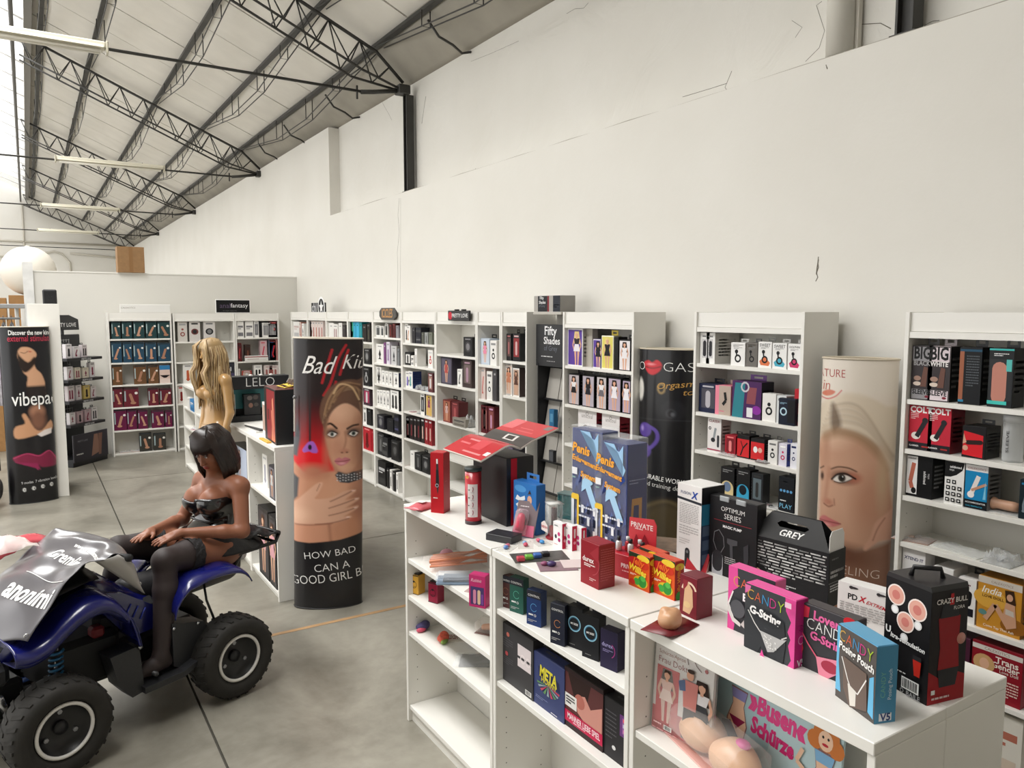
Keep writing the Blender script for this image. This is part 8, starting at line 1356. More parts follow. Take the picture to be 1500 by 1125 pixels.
# rear fender: leading leg, crown, tail - swept across
prof = [(q.x, q.z + .015) for q in (LA(u, v, .31) for u, v in ((262, 905), (266, 885), (280, 862), (300, 848), (325, 839), (345, 836), (358, 840), (364, 848)))]
for s_ in (-1, 1):
    rows = []
    for y, dz, dx in ((.10, .012, 0), (.16, .014, 0), (.22, .01, 0), (.28, .002, -.005), (.31, -.012, -.01), (.32, -.03, -.015)): rows.append([(x + dx * (1 if x < .2 else -1.6), s_ * y, z + dz * min(1, (z - .40) / .2)) for x, z in smooth(prof, 4, False)])
    shell('rear_fender', rows, BL, .007)
    rows = [[(.29, s_ * .10, .43), (.29, s_ * .34, .43)], [(.20, s_ * .10, .44), (.20, s_ * .34, .44)]]
    # front fender arch
    fp = [(q.x, q.z + .03) for q in (LA(u, v, .33) for u, v in ((22, 968), (45, 966), (72, 950), (95, 926), (122, 902), (150, 888), (172, 892), (190, 910), (200, 932), (205, 950)))]
    rows = []
    for y, dz in ((.14, .025), (.20, .02), (.27, .012), (.31, .0), (.33, -.02), (.335, -.05)): rows.append([(x, s_ * y, z + dz * (1 if x > .56 else .4)) for x, z in smooth(fp, 4, False)])
    shell('front_fender', rows, BL, .008)
    # inner lip of the wheel arch
    rows = []
    for y, dz in ((.33, -.045), (.325, -.065), (.20, -.075)): rows.append([(x - .012 * (x < .6), s_ * y, z + dz * (1 if x > .56 else .4)) for x, z in smooth(fp, 4, False)])
    shell('wheel_arch', rows, mat('#11174f', .4), .004)
    # footwell panels
    pts = [(.52, .43), (.50, .41), (.485, .20), (.545, .19), (.60, .26), (.64, .42)]
    MB().prism(pts, 1, s_ * .24 - .055, s_ * .24 + .055, BK2).build('front_footwell', qb, fixn=True); MB().prism([(.32, .47), (.15, .43), (.10, .34), (.12, .27), (.26, .215), (.32, .25)], 1, s_ * .22 - .05, s_ * .22 + .05, BK2).build('rear_footwell', qb, fixn=True)
    MB().prism([(.50, .20), (.30, .205), (.20, .25), (.20, .27), (.30, .235), (.50, .23)], 1, s_ * .16, s_ * .33, BK2).build('footrest', qb, fixn=True); MB().tube([(.43, s_ * .15, .26), (.43, s_ * .31, .265)], .012, mat('#3a3a3c', .4)).build('foot_peg', qb)
    for q in ((.315, .445), (.185, .43)): MB().lathe([(.009, 0), (.009, .006), (0, .009)], (q[0], s_ * .275, q[1]), CH, 10, ax=1).build('screw', qb)
    MB().lathe([(.010, 0), (.010, .006), (0, .009)], (.50, s_ * .3, .425), CH, 10, ax=1).build('screw', qb)
    # coil shock
    A = Vector((.83, s_ * .17, .30)); B = Vector((.80, s_ * .14, .53)); pts = []
    for i in range(73): t_ = i / 72; a = t_ * 2 * math.pi * 7; c = A.lerp(B, .12 + .72 * t_); pts.append((c.x + .027 * math.cos(a), c.y + .027 * math.sin(a), c.z))
    MB().tube(pts, .0062, mat('#2c6a94', .3), 6).build('shock_spring', qb); MB().tube([A, B], .011, CH, 8).build('shock_rod', qb); MB().tube([(.885, s_ * .25, .22), (.78, s_ * .1, .29)], .014, mat('#2a4a8c', .35), 8).build('control_arm', qb); MB().tube([(.885, s_ * .25, .19), (.70, s_ * .08, .25)], .012, BK, 8).build('control_arm', qb)
    hl_ = MB().sphere((0, 0, 0), (.035, .032, .042), mat('#c9ccd0', .15, .3), 16, 10).build('headlight', qb); hl_.location = (.985, s_ * .17, .60)
    MB().tube([(.96, s_ * .17, .60), (.985, s_ * .17, .60)], .045, BK, 14).build('headlight_housing', qb)
# centre body and seat
body = []
for x, z, hw, dz in ((1.02, .60, .12, .0), (.92, .68, .16, .0), (.80, .745, .17, .01), (.66, .765, .16, .015), (.56, .74, .14, .01), (.46, .665, .13, .0), (.36, .62, .12, -.01), (.26, .60, .11, -.02)):
    body.append([(x, hw * math.sin(a), z - .14 * (1 - math.cos(a)) ** 1.2 + dz) for a in np.linspace(-1.5, 1.5, 13)])
shell('centre_body', body, BL, .006)
hood = [[(x, y * hw / .2, z + .012 - .25 * (y / .2) ** 2 * .1) for y in np.linspace(-.2, .2, 9)] for x, z, hw in ((1.03, .62, .1), (.92, .70, .17), (.80, .765, .2), (.66, .785, .18), (.6, .77, .14))]
shell('black_hood', hood, BK, .006)
for s_ in (-1, 1): MB().prism([(.62, .70), (.50, .66), (.36, .56), (.36, .44), (.48, .43), (.55, .52), (.62, .62)], 1, s_ * .15 - .02, s_ * .15 + .02, BL).build('side_cowl', qb, fixn=True)
for k in range(3):
    MB().tube([(.47 - k * .035, .173, .60 - k * .02), (.50 - k * .035, .174, .55 - k * .02)], .004, mat('#3a48b8', .3), 6).build('cowl_rib', qb)
sdf_mesh('seat', [('c', (.40, 0, .605), (.20, 0, .585), .075, .095, .04), ('c', (.20, 0, .585), (-.14, 0, .605), .095, .10, .04), ('e', (0, 0, .60), (.2, .14, .055), None, .05)], .012, mat('#1c1b1d', .5, bump=.1, scale=40), qb)
# rear rack
RT = mat('#141416', .35)
for s_ in (-1, 1):
    MB().tube([(.0, s_ * .16, .655), (-.12, s_ * .17, .69), (-.38, s_ * .17, .70), (-.42, s_ * .15, .74)], .011, RT, 8).build('rack_rail', qb); MB().tube([(-.05, s_ * .12, .64), (-.06, s_ * .15, .69)], .012, RT, 8).build('rack_post', qb); MB().tube([(-.12, s_ * .13, .60), (-.16, s_ * .16, .69)], .012, RT, 8).build('rack_post', qb)
for x, z in ((-.12, .69), (-.21, .695), (-.30, .70), (-.38, .70)): MB().tube([(x, -.17, z), (x, .17, z)], .009, RT, 8).build('rack_bar', qb)
MB().tube([(-.42, -.15, .74), (-.42, .15, .74)], .013, RT, 8).build('rack_end_bar', qb); MB().lathe([(.03, 0), (.028, .01), (0, .014)], (-.2, .10, .66), mat('#d9dadc', .2, .3), 16, ax=1).build('tail_lamp', qb)
MB().tube([(.10, .20, .62), (.11, .24, .52), (.08, .25, .42), (.05, .22, .36)], .007, BK, 6).build('cable', qb)
# bumper and front guard
MB().box(1.00, 1.16, -.17, .17, .40, .50, BK2, .025).build('bumper', qb); MB().tube([(1.12, -.15, .48), (1.17, -.14, .58), (1.17, .14, .58), (1.12, .15, .48)], .014, RT, 8).build('bumper_bar', qb); MB().box(.93, 1.08, -.11, .11, .22, .40, mat('#1a1a1c', .5), .02).build('front_housing', qb)
for s_ in (-1, 1): MB().tube([(1.0, s_ * .1, .25), (1.05, s_ * .16, .36)], .016, CH, 8).build('tie_rod_end', qb)
for s_ in (-1, 1): MB().tube([(1.03, s_ * .16, .58), (1.08, s_ * .15, .50), (1.08, s_ * .15, .42)], .009, mat('#8c8e92', .3, .6), 8).build('guard_strut', qb)
# handlebar
MB().tube([(.64, 0, .76), (.60, 0, .85)], .024, BK, 10).build('steering_stem', qb); MB().tube([(.56, -.33, .885), (.60, -.16, .865), (.61, 0, .855), (.60, .16, .865), (.56, .33, .885)], .012, RT, 10).build('handlebar', qb)
for s_ in (-1, 1): MB().tube([(.573, s_ * .24, .877), (.555, s_ * .35, .887)], .018, mat('#222224', .7), 12).build('grip', qb)
# ---------------- banner (own object) draped over the front
bn = emp('banner', QO, ANG); tag(bn, 'grey vinyl banner with white lettering draped over the front of the quad bike', 'banner')
rows = [[LA(208, 868, .27), (.46, .12, .84), (.45, -.1, .86), (.44, -.30, .80)],
        [LA(196, 828, .30), (.50, .15, .895), (.50, -.1, .905), (.49, -.32, .87)],
        [LA(172, 811, .335), (.565, .15, .915), (.57, -.1, .915), (.56, -.34, .91)],
        [LA(150, 820, .33), (.62, .15, .90), (.63, -.1, .905), (.62, -.34, .89)],
        [LA(126, 828, .32), (.70, .14, .865), (.71, -.1, .87), (.70, -.34, .84)],
        [LA(108, 838, .31), (.78, .14, .835), (.79, -.1, .835), (.78, -.33, .79)],
        [LA(88, 866, .32), (.87, .15, .80), (.88, -.1, .80), (.87, -.31, .74)],
        [LA(66, 902, .33), (.97, .16, .73), (.98, -.1, .73), (.97, -.3, .66)],
        [LA(40, 939, .33), (1.05, .16, .615), (1.07, -.1, .61), (1.06, -.3, .55)]]
Rr = [[Vector(p_) for p_ in r_] for r_ in rows]
def bez(L, t):
    n = len(L) - 1; f_ = t * n; i = min(int(f_), n - 1); u = f_ - i; a, b, c, d = L[max(i - 1, 0)], L[i], L[i + 1], L[min(i + 2, n)]
    return .5 * ((2 * b) + (c - a) * u + (2 * a - 5 * b + 4 * c - d) * u * u + (3 * b - a - 3 * c + d) * u * u * u)
def bpos(s, t, lift=0.0):
    """s along front-back 0..1, t across from near (0) to far (1)"""
    p_ = bez([bez(r_, t) for r_ in Rr], s); w_ = .006 * math.sin(s * 17 + t * 5) * math.sin(t * 11 + s * 3) + .004 * math.sin(s * 29 - t * 13)
    return p_ + Vector((.3, 0, 1)) * (w_ * min(1, s * 4) + lift)
G = [[bpos(i / 48, j / 36) for j in range(37)] for i in range(49)]
MB().grid(G, mat('#5a585c', .3, coat=.25)).build('sheet', bn, solid=.0025)
fa, fb, fc_, fd = LA(138, 822, .30), LA(173, 812, .34), LA(196, 826, .335), LA(209, 868, .31)
MB().grid([[(fa.lerp(fb, j / 8)).lerp(fa.lerp(fd, .55).lerp(fd, j / 8), i / 8) + Vector((0, .012 * math.sin(i * .5), 0)) if 0 else (fa.lerp(fd, i / 8)).lerp(fb.lerp(fc_, min(1, i / 4)).lerp(fd, max(0, i - 4) / 4), j / 8) + Vector((0, .02 * math.sin(math.pi * j / 8), 0)) for j in range(9)] for i in range(9)], mat('#a9a6a2', .4)).build('folded_flap', bn, solid=.002)
def btext(txt, s0, t0, sd, td, size, c='#ececea', bold=.02, name='lettering', up=(1, 0)):
    """text centre (s0,t0); baseline direction (sd,td) per unit of text width; letters' up direction towards 'up'"""
    v, f, w, h = textgeo(txt, bold, 0, 3); mb = MB(); L = []
    for x, y in v: s = s0 + sd * x / w + up[0] * y / w * size; t = t0 + td * x / w + up[1] * y / w * size; L.append(bpos(min(max(s, 0), 1), min(max(t, 0), 1), .0035))
    mb.add(L, f, mat(c, .35)); return mb.build(name, bn)
btext('anonimi', .80, .32, .0, -.50, .42, up=(-1, 0), bold=.03)
btext('www.gremlinscene.com', .40, .30, .02, -.50, .5, up=(-1, 0), bold=.02); btext('Gremlin', .50, .44, .02, -.40, .4, up=(-1, 0), bold=.02)
MB().tube([bpos(.70, t_, .0035) for t_ in np.linspace(.06, .56, 14)], .0022, mat('#ececea', .4), 6).build('rule_line', bn)
for s_, t_ in ((.975, .045), (.025, .05)):
    c_ = bpos(s_, t_, .004); MB().tube([(c_.x + .009 * math.cos(a), c_.y + .003 * math.sin(a), c_.z + .009 * math.sin(a)) for a in np.linspace(0, 6.283, 14, endpoint=False)], .003, mat('#d9dadc', .25, .8), 6, closed=True).build('eyelet', bn)
# crumpled clear and red film at the far side of the banner
rf = emp('plastic_wrap', QO, ANG); tag(rf, 'crumpled clear and red plastic wrap on the far side of the banner', 'wrap'); R = random.Random(3)
for nm, x0, x1, y0, y1, z, m_ in (('red_film', .60, .95, -.45, -.33, .86, mat('#c8525c', .25, coat=.5)), ('red_film', .98, 1.15, -.40, -.24, .74, mat('#c8525c', .25, coat=.5)), ('clear_film', .72, .95, -.40, -.18, .885, clear('#f2e8e4', .3, .06))):
    MB().grid([[(x0 + (x1 - x0) * i / 8, y0 + (y1 - y0) * j / 7, z + .05 * math.sin(math.pi * i / 8) * math.sin(math.pi * j / 7) + .02 * R.random() - .1 * (i / 8) ** 2 * (nm == 'red_film')) for j in range(8)] for i in range(9)], m_).build(nm, rf, solid=.001)
# ================================================================ MANNEQUINS
v3 = lambda *a: np.array(a, float)
def hand(pr_, wrist, d, up, side, ln=.165, curl=.35, spread=1.0, thumb=1):
    """palm plus five fingers: d = direction to fingertips, up = back of the hand, side = towards the thumb"""
    d = d / np.linalg.norm(d); up = up - d * up.dot(d); up /= np.linalg.norm(up); s_ = np.cross(up, d); s_ *= np.sign(s_.dot(side)) or 1
    k = ln / .165; pal = wrist + d * .045 * k
    pr_.append(('c', wrist, wrist + d * .03 * k, .021 * k, .026 * k, .012)); 
    for o in (-.024, -.008, .008, .024): pr_.append(('c', wrist + d * .02 * k + s_ * o * .5 * k, wrist + d * .078 * k + s_ * o * k, .016 * k, .0125 * k, .012))
    for i, (o, L) in enumerate(((.026, .066), (.009, .075), (-.009, .070), (-.026, .054))):
        b = wrist + d * .080 * k + s_ * o * k; dd = d + s_ * (o * 5.0 * spread); dd /= np.linalg.norm(dd); p_ = b
        for j, f in enumerate((.46, .3, .24)):
            q = p_ + dd * L * f * k; pr_.append(('c', p_, q, (.0098 - .001 * j) * k, (.0088 - .001 * j) * k, .003)); p_ = q; c = curl * (.8 + .3 * j); dd = dd * math.cos(c) - up * math.sin(c)
    if thumb:
        b = wrist + d * .022 * k + s_ * .022 * k; dd = d * .72 + s_ * .68 - up * .2; dd /= np.linalg.norm(dd); q = b + dd * .04 * k; pr_.append(('c', b, q, .014 * k, .011 * k, .008)); q2 = q + (d * .9 + s_ * .3 - up * .2) * .034 * k; pr_.append(('c', q, q2, .0105 * k, .0085 * k, .003))
def head(pr_, c, f, u, sc=1.0):
    """head centre c, face direction f, up u; eyes at half height, nose, lips, chin, ears"""
    f = f / np.linalg.norm(f); u = u - f * u.dot(f); u /= np.linalg.norm(u); l = np.cross(u, f); M = np.stack([f, l, u], 1); P_ = lambda a, b, c_: c + (f * a + l * b + u * c_) * sc
    E_ = lambda a, b, c_, r, k: pr_.append(('e', P_(a, b, c_), tuple(x * sc for x in r), M, k))
    E_(-.012, 0, .035, (.092, .074, .085), .01); E_(.018, 0, -.02, (.066, .060, .082), .03); E_(.040, 0, -.078, (.030, .030, .026), .03)
    for s_ in (-1, 1): E_(.046, s_ * .036, -.026, (.028, .022, .026), .02); E_(-.008, s_ * .074, -.008, (.016, .008, .028), .006); pr_.append(('-e', P_(.088, s_ * .030, .010), tuple(x * sc for x in (.018, .019, .012)), M, .012)); E_(.072, s_ * .030, .008, (.013, .014, .010), .004)
    pr_.append(('c', P_(.078, 0, .012), P_(.098, 0, -.030), .008 * sc, .010 * sc, .010)); E_(.094, 0, -.036, (.012, .016, .008), .008); E_(.080, 0, -.056, (.012, .022, .0065), .005); E_(.078, 0, -.067, (.012, .019, .0075), .005)
    return P_, M, f, l, u
def R_(ang, ax): return np.array(Matrix.Rotation(ang, 3, ax))
SKM = None
# ---------- seated mannequin, in quad bike coordinates
sm = emp('mannequin', QO, ANG); tag(sm, 'seated brown skinned mannequin with black bob wig, black bustier and stockings on the quad bike', 'mannequin')
hips = v3(-.06, 0, .735); chest = v3(-.145, .0, 1.0); neck = v3(-.13, .005, 1.115); hc = v3(-.085, .03, 1.262)
B = []
C = lambda a, b, ra, rb, k=.02: B.append(('c', v3(*a), v3(*b), ra, rb, k))
B.append(('e', hips, (.125, .17, .115), None, .03)); B.append(('e', v3(-.10, .09, .725), (.11, .10, .10), None, .05)); B.append(('e', v3(-.10, -.09, .725), (.11, .10, .10), None, .05))
B.append(('e', v3(-.11, 0, .86), (.085, .118, .10), None, .06)); B.append(('e', v3(-.135, 0, .985), (.088, .135, .115), None, .06))
C((-.15, -.12, 1.07), (-.15, .12, 1.075), .05, .05, .05); C((-.14, 0, 1.07), tuple(neck + v3(.01, .005, .02)), .062, .048, .04); C(tuple(neck), tuple(hc + v3(-.02, -.01, -.05)), .046, .048, .03)
for s_ in (-1, 1): B.append(('e', v3(-.055, s_ * .072, .985), (.078, .072, .075), None, .035))
# collarbones
for s_ in (-1, 1): C((-.085, s_ * .02, 1.085), (-.125, s_ * .13, 1.10), .009, .009, .02)
# arms
shL, shR = v3(-.155, .172, 1.065), v3(-.15, -.172, 1.06); elL, elR = v3(-.10, .265, .845), v3(-.06, -.25, .835); wrL, wrR = v3(.155, .10, .868), v3(.20, -.10, .855)
for sh, el, wr in ((shL, elL, wrL), (shR, elR, wrR)):
    B.append(('e', sh, (.055, .055, .055), None, .04)); C(tuple(sh), tuple(el), .046, .037, .02); m_ = el * .7 + wr * .3; C(tuple(el), tuple(m_), .037, .036, .015); C(tuple(m_), tuple(wr), .036, .022, .015)
dL = v3(.30, .06, .83) - wrL; hand(B, wrL, dL, v3(.1, .15, 1), v3(-.2, -1, 0), .155, .20, 1.2); dR = v3(.40, -.02, .83) - wrR; hand(B, wrR, dR, v3(.1, -.1, 1), v3(0, 1, 0), .155, .16, 1.3)
# legs
kL, kR = v3(.285, .165, .765), v3(.345, -.17, .785); aL, aR = v3(.372, .245, .315), v3(.42, -.25, .32); LEG = {}
for n, hp_, kn, an, s_ in (('L', v3(-.05, .10, .715), kL, aL, 1), ('R', v3(-.05, -.10, .715), kR, aR, -1)):
    L = [('c', hp_, hp_ * .45 + kn * .55 + v3(0, 0, .01), .094, .078, .03), ('c', hp_ * .45 + kn * .55 + v3(0, 0, .01), kn, .078, .056, .03), ('e', kn, (.058, .055, .058), None, .02)]
    cf = kn * .68 + an * .32 + v3(-.012, 0, 0); L += [('c', kn, cf, .053, .056, .02), ('c', cf, an, .056, .034, .02), ('e', an, (.04, .034, .036), None, .015)]
    ft = an + v3(.115, .0, -.05); L += [('c', an + v3(-.02, 0, -.03), an + v3(.05, 0, -.035), .032, .034, .015), ('c', an + v3(.05, 0, -.035), ft, .034, .022, .015), ('c', ft, ft + v3(.03, .012 * s_, -.004), .02, .016, .01)]
    LEG[n] = L; B += L
fdir = v3(.85, .24, -.34); hd = []; P_, M, f_, l_, u_ = head(hd, hc, fdir, v3(.2, .0, 1), .98); B += hd
def skincol(V):
    c = np.tile(np.array(lin('#8a5a44')), (len(V), 1)); lip = np.linalg.norm((V - P_(.088, 0, -.062)) / np.array([.02, .022, .012]), axis=1) < 1; c[lip] = lin('#8d4038')
    eye = np.zeros(len(V), bool)
    for s_ in (-1, 1): eye |= np.linalg.norm((V - P_(.082, s_ * .030, .016)) @ M / np.array([.014, .018, .006]), axis=1) < 1
    c[eye] = lin('#4a2a22'); return c
sdf_mesh('body', B, .0058, paintmat(.42), sm, colfn=skincol)
for s_ in (-1, 1):
    e_ = P_(.081, s_ * .030, .006); MB().sphere(tuple(e_), .0075, mat('#d8cfc8', .2), 12, 8).build('eye', sm); g = e_ + f_ * .0052 - u_ * .001; MB().sphere(tuple(g), .0038, mat('#2a1a14', .2), 10, 6).build('pupil', sm)
    MB().tube([tuple(P_(.092, s_ * .016, .030)), tuple(P_(.092, s_ * .030, .035)), tuple(P_(.082, s_ * .048, .030))], .0022, mat('#2a1a16', .6), 6).build('eyebrow', sm); MB().tube([tuple(P_(.089, s_ * .018, .011)), tuple(P_(.092, s_ * .030, .014)), tuple(P_(.083, s_ * .045, .008))], .0018, mat('#1c1210', .6), 6).build('eyelash', sm)
# stockings: legs grown by a hair, cut below the lace band
STK = mat('#2a1f1e', .62)
for n, kn, s_ in (('L', kL, 1), ('R', kR, -1)):
    hp_ = v3(-.05, .10 * s_, .715); ax = (kn - hp_) / np.linalg.norm(kn - hp_); cut = hp_ + ax * np.linalg.norm(kn - hp_) * .52
    grow = [(p_[0], p_[1], p_[2], p_[3] + .0035, p_[4] + .0035, p_[5]) if p_[0] == 'c' else (p_[0], p_[1], tuple(x + .0035 for x in p_[2]), p_[3], p_[4]) for p_ in LEG[n]]
    if n == 'L': grow = grow[:-1]
    sdf_mesh('stocking', grow, .0062, STK, sm, extra=lambda G, F_: np.maximum(F_, -((G - cut) @ ax)))
    grow2 = [('c', cut - ax * .05, cut + ax * .08, .089, .083, .02)]
    R = random.Random(1); a1 = np.cross(ax, v3(0, 0, 1)); a1 /= np.linalg.norm(a1); a2 = np.cross(ax, a1); rw = []
    for i in range(9):
        c_ = cut + ax * (-.012 + .058 * i / 8) + v3(0, 0, .008); r0 = .0935 - .006 * i / 8; rw.append([tuple(c_ + (a1 * math.cos(t) + a2 * math.sin(t)) * (r0 + .0025 * math.sin(14 * t + i) + (.004 if i in (0, 8) else 0))) for t in np.linspace(0, 2 * math.pi, 57)])
    MB().grid(rw, mat('#151315', .7, bump=.8, scale=90)).build('lace_band', sm, solid=.003)
# bustier: torso grown by a few millimetres, cut at a sweetheart neckline
T = [('e', v3(-.11, 0, .86), (.091, .124, .106), None, .06), ('e', v3(-.135, 0, .985), (.094, .141, .121), None, .06)] + [('e', v3(-.053, s_ * .072, .982), (.086, .079, .082), None, .03) for s_ in (-1, 1)] + [('e', hips + v3(-.01, 0, .06), (.13, .165, .08), None, .05)]
def neckline(G, F_):
    top = .995 + .022 * np.clip(np.abs(G[..., 1]) / .08, 0, 1) - .02 * (G[..., 1] < -.02) ; F_ = np.maximum(F_, G[..., 2] - top); return np.maximum(F_, .765 - G[..., 2])
sdf_mesh('bustier', T, .0058, mat('#16171a', .18, coat=.7), sm, extra=neckline)
MB().tube([(-.10, -.12, .885), (-.02, -.09, .88), (-.01, 0, .878), (-.02, .09, .88), (-.10, .125, .885)], .006, mat('#0f1012', .25), 8).build('bustier_seam', sm); MB().tube([(-.16, .1, .995), (-.06, .155, 1.0), (.015, .11, 1.008), (.035, .07, 1.012), (.022, .02, .996)], .005, mat('#0f1012', .25), 8).build('bustier_edge', sm)
# short black skirt and its train lying on the rear rack
rw = []
for i in range(9):
    s_ = i / 8; rw.append([(-.06 - .02 * s_ + (.135 + .05 * s_) * math.cos(t) - (.10 * s_ if math.cos(t) < 0 else 0), (.165 + .045 * s_) * math.sin(t), .82 - .12 * s_ + .05 * s_ * max(0, math.cos(t)) + .006 * math.sin(9 * t) * s_) for t in np.linspace(.45, 2 * math.pi - .45, 45)])
MB().grid(rw, mat('#131315', .5, bump=.4, scale=25)).build('skirt', sm, solid=.004)
R = random.Random(6); rw = []
for i in range(15):
    s_ = i / 14; x = -.16 - .26 * s_; rw.append([(x + .012 * R.random(), -.17 + .34 * j / 16 - .0, .735 + .075 * math.sin(math.pi * (1 - s_) * .5) * (1 - (2 * j / 16 - 1) ** 2 * .6) + .010 * math.sin(j * 1.3 + i) + .006 * R.random()) for j in range(17)])
MB().grid(rw, mat('#121214', .55, bump=.5, scale=25)).build('skirt_train', sm, solid=.006)
MB().tube([(.03, .10, .82), (.06, .13, .80), (.10, .15, .79)], .004, mat('#141416', .5), 6).build('garter_strap', sm); MB().tube([(.05, .06, .79), (.09, .05, .80), (.13, .02, .80)], .004, mat('#141416', .5), 6).build('garter_strap', sm)
# bob wig: cap plus strands
HM = mat('#1c1412', .35, noise=.4, scale=30); W_ = emp('wig', (0, 0, 0), 0, sm)
cp = []; E2 = lambda a, b, c_, r, k: cp.append(('e', P_(a, b, c_), r, M, k))
E2(-.018, 0, .043, (.104, .088, .091), .01); E2(-.05, 0, -.04, (.070, .093, .116), .04)
for s_ in (-1, 1): E2(.0, s_ * .078, -.045, (.058, .026, .115), .03)
cp.append(('-e', P_(.10, 0, -.055), (.095, .064, .115), M, .012)); cp.append(('-e', P_(.03, 0, -.15), (.10, .055, .06), M, .02))
sdf_mesh('wig_cap', cp, .006, HM, W_)
def strand(path, w0, w1):
    mb.tube([tuple(q) for q in path], [w0 * .6] + [w0] * (len(path) - 2) + [w1], HMs[len(mb.v) % 3], 5)
HMs = [mat('#241a17', .3), mat('#191210', .3), mat('#32231e', .32)]; R = random.Random(11); mb = MB()
for i in range(190):
    a = math.pi * (.26 + 1.48 * i / 189); ca, sa = math.cos(a), math.sin(a); jr = lambda s=.003: R.uniform(-s, s)
    top = P_(-.01, 0, .140 + jr()); path = [top, P_(-.016 + .075 * ca + jr(), .062 * sa + jr(), .118), P_(-.018 + .112 * ca + jr(), .092 * sa + jr(), .05), P_(-.02 + .112 * ca + jr(), .104 * sa + jr(), -.03), P_(-.02 + .110 * ca + jr(), .108 * sa + jr(), -.10), P_(-.016 + .098 * ca + jr(.005), .098 * sa + jr(), -.152 + jr(.008))]
    strand(path, .0066, .0035)
for s_ in (-1, 1):
    for i in range(30): j = i / 29; strand([P_(-.01, s_ * .01, .141), P_(.02, s_ * .035, .132), P_(.055 - .03 * j, s_ * (.055 + .02 * j), .11), P_(.058 - .03 * j, s_ * (.078 + .012 * j), .04), P_(.045 - .03 * j, s_ * (.088 + .012 * j), -.04), P_(.042 - .03 * j, s_ * .09, -.11), P_(.05 - .03 * j, s_ * .078, -.150)], .006, .003)
o = mb.build('strands', W_); o['kind'] = 'stuff'
mb = MB()
for i in range(46): y = -.07 + .14 * i / 45; fr = math.sqrt(max(0, 1 - (y / .085) ** 2)); strand([P_(-.02, y * .15, .142), P_(.03, y * .55, .138), P_(.06, y * .75, .122), P_(.092 * fr + .004, y * .95, .082), P_(.105 * fr, y, .060), P_(.106 * fr, y * 1.03, .040 - .014 * abs(y) / .066 + R.uniform(-.008, .004))], .0048, .0015)
o = mb.build('fringe', W_); o['kind'] = 'stuff'
# ---------- standing blonde mannequin (smooth shop figure) behind, facing left
MX, MY = 1.245, 6.47; bm_ = emp('mannequin', (MX, MY, .27), math.radians(180 + 18)); tag(bm_, 'standing tan plastic mannequin with long wavy blonde wig by the back counter', 'mannequin'); bm_.scale = (.87, .87, .87)
B = []; C = lambda a, b, ra, rb, k=.02: B.append(('c', v3(*a), v3(*b), ra, rb, k))
B.append(('e', v3(0, 0, .93), (.105, .165, .12), None, .03)); B.append(('e', v3(.0, 0, 1.08), (.082, .115, .13), None, .06)); B.append(('e', v3(-.01, 0, 1.27), (.09, .14, .13), None, .06)); C((-.02, -.14, 1.40), (-.02, .14, 1.40), .048, .048, .05); C((-.015, 0, 1.40), (.0, 0, 1.52), .06, .05, .04)
for s_ in (-1, 1):
    B.append(('e', v3(.065, s_ * .07, 1.27), (.065, .066, .066), None, .03)); C((0, s_ * .085, .90), (.01, s_ * .09, .50), .092, .058, .04); C((.01, s_ * .09, .50), (0, s_ * .09, .08), .056, .034, .02); C((0, s_ * .09, .05), (.13, s_ * .1, .02), .034, .022, .02)
    sh = v3(-.02, s_ * .175, 1.39); el = v3(-.03, s_ * .215, 1.09); wr = v3(.045, s_ * .20, .86); B.append(('e', sh, (.052, .052, .052), None, .04)); C(tuple(sh), tuple(el), .045, .036, .02); C(tuple(el), tuple(wr), .037, .022, .02); hand(B, wr, v3(.12, 0, -1), v3(0, s_, 0), v3(1, 0, 0), .16, .12, .8)
hd = []; P2, M2, f2, l2, u2 = head(hd, v3(.02, 0, 1.635), v3(1, .05, -.06), v3(0, 0, 1), 1.0); B += hd
sdf_mesh('body', B, .009, mat('#b08a58', .28, coat=.4), bm_)
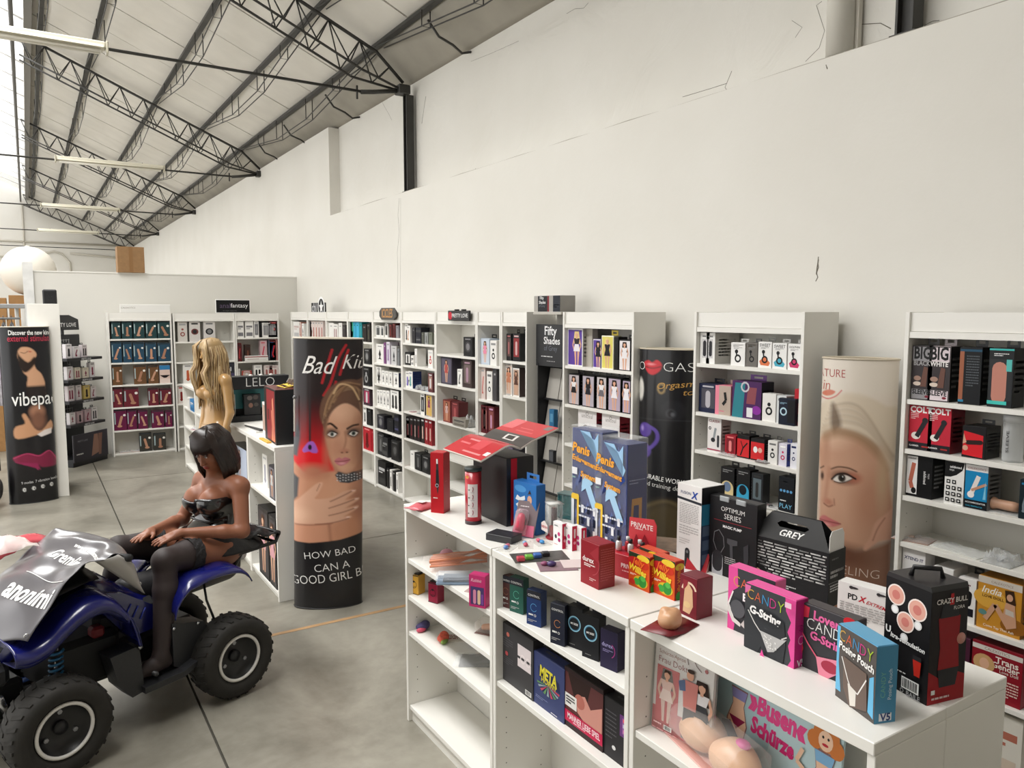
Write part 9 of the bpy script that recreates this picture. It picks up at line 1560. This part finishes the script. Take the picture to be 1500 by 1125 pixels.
MB().tube([(.105, -.09, .99), (.112, -.04, .985), (.114, 0, .984), (.112, .04, .985), (.105, .09, .99)], .0018, mat('#8d6a3c', .5), 5).build('body_seam', bm_)
W2 = emp('wig', (0, 0, 0), 0, bm_); cp = [('e', P2(-.014, 0, .05), (.112, .094, .092), M2, .01), ('e', P2(-.05, 0, -.06), (.075, .1, .13), M2, .04), ('-e', P2(.105, 0, -.06), (.07, .045, .1), M2, .02)]
BHs = [mat('#9c8158', .5), mat('#b89d72', .5), mat('#84694a', .5), mat('#c6ae88', .5)]; sdf_mesh('wig_cap', cp, .008, BHs[0], W2)
mb = MB(); R = random.Random(21)
for i in range(300):
    a = math.pi * (.16 + 1.68 * i / 299); ca, sa = math.cos(a), math.sin(a); ph = R.uniform(0, 6); am = R.uniform(.006, .016); L = R.uniform(.44, .58); path = [P2(-.01, 0, .142), P2(-.014 + .07 * ca, .06 * sa, .122), P2(-.016 + .114 * ca, .096 * sa, .05)]
    for k in range(1, 9): s_ = k / 8; path.append(P2(-.016 + (.118 + .03 * s_) * ca + am * math.sin(ph + 9 * s_), (.105 + .055 * s_) * sa + am * math.cos(ph + 8 * s_), .05 - L * s_))
    mb.tube([tuple(q) for q in path], [.003] + [.0052] * 8 + [.004, .0015], BHs[R.randrange(4)], 5)
for s_ in (-1, 1):
    for i in range(44):
        ph = R.uniform(0, 6); path = [P2(0, s_ * .01, .140), P2(.06, s_ * .04, .12)]
        for k in range(0, 9): q = k / 8; path.append(P2(.10 + .045 * math.sin(math.pi * min(1, q * 1.1)) * (q > .4) + .010 * math.sin(ph + 8 * q), s_ * (.046 + .0014 * i + .03 * q), .07 - .46 * q))
        mb.tube([tuple(q) for q in path], [.003] + [.005] * 8 + [.003, .0015], BHs[R.randrange(4)], 5)
o = mb.build('wavy_strands', W2); o['kind'] = 'stuff'
MB().lathe([(.15, -.31), (.15, .0), (.02, .006)], (0, 0, 0), mat('#e4e2dc', .4), 30).build('round_plinth', bm_)
bpy.context.view_layer.update()
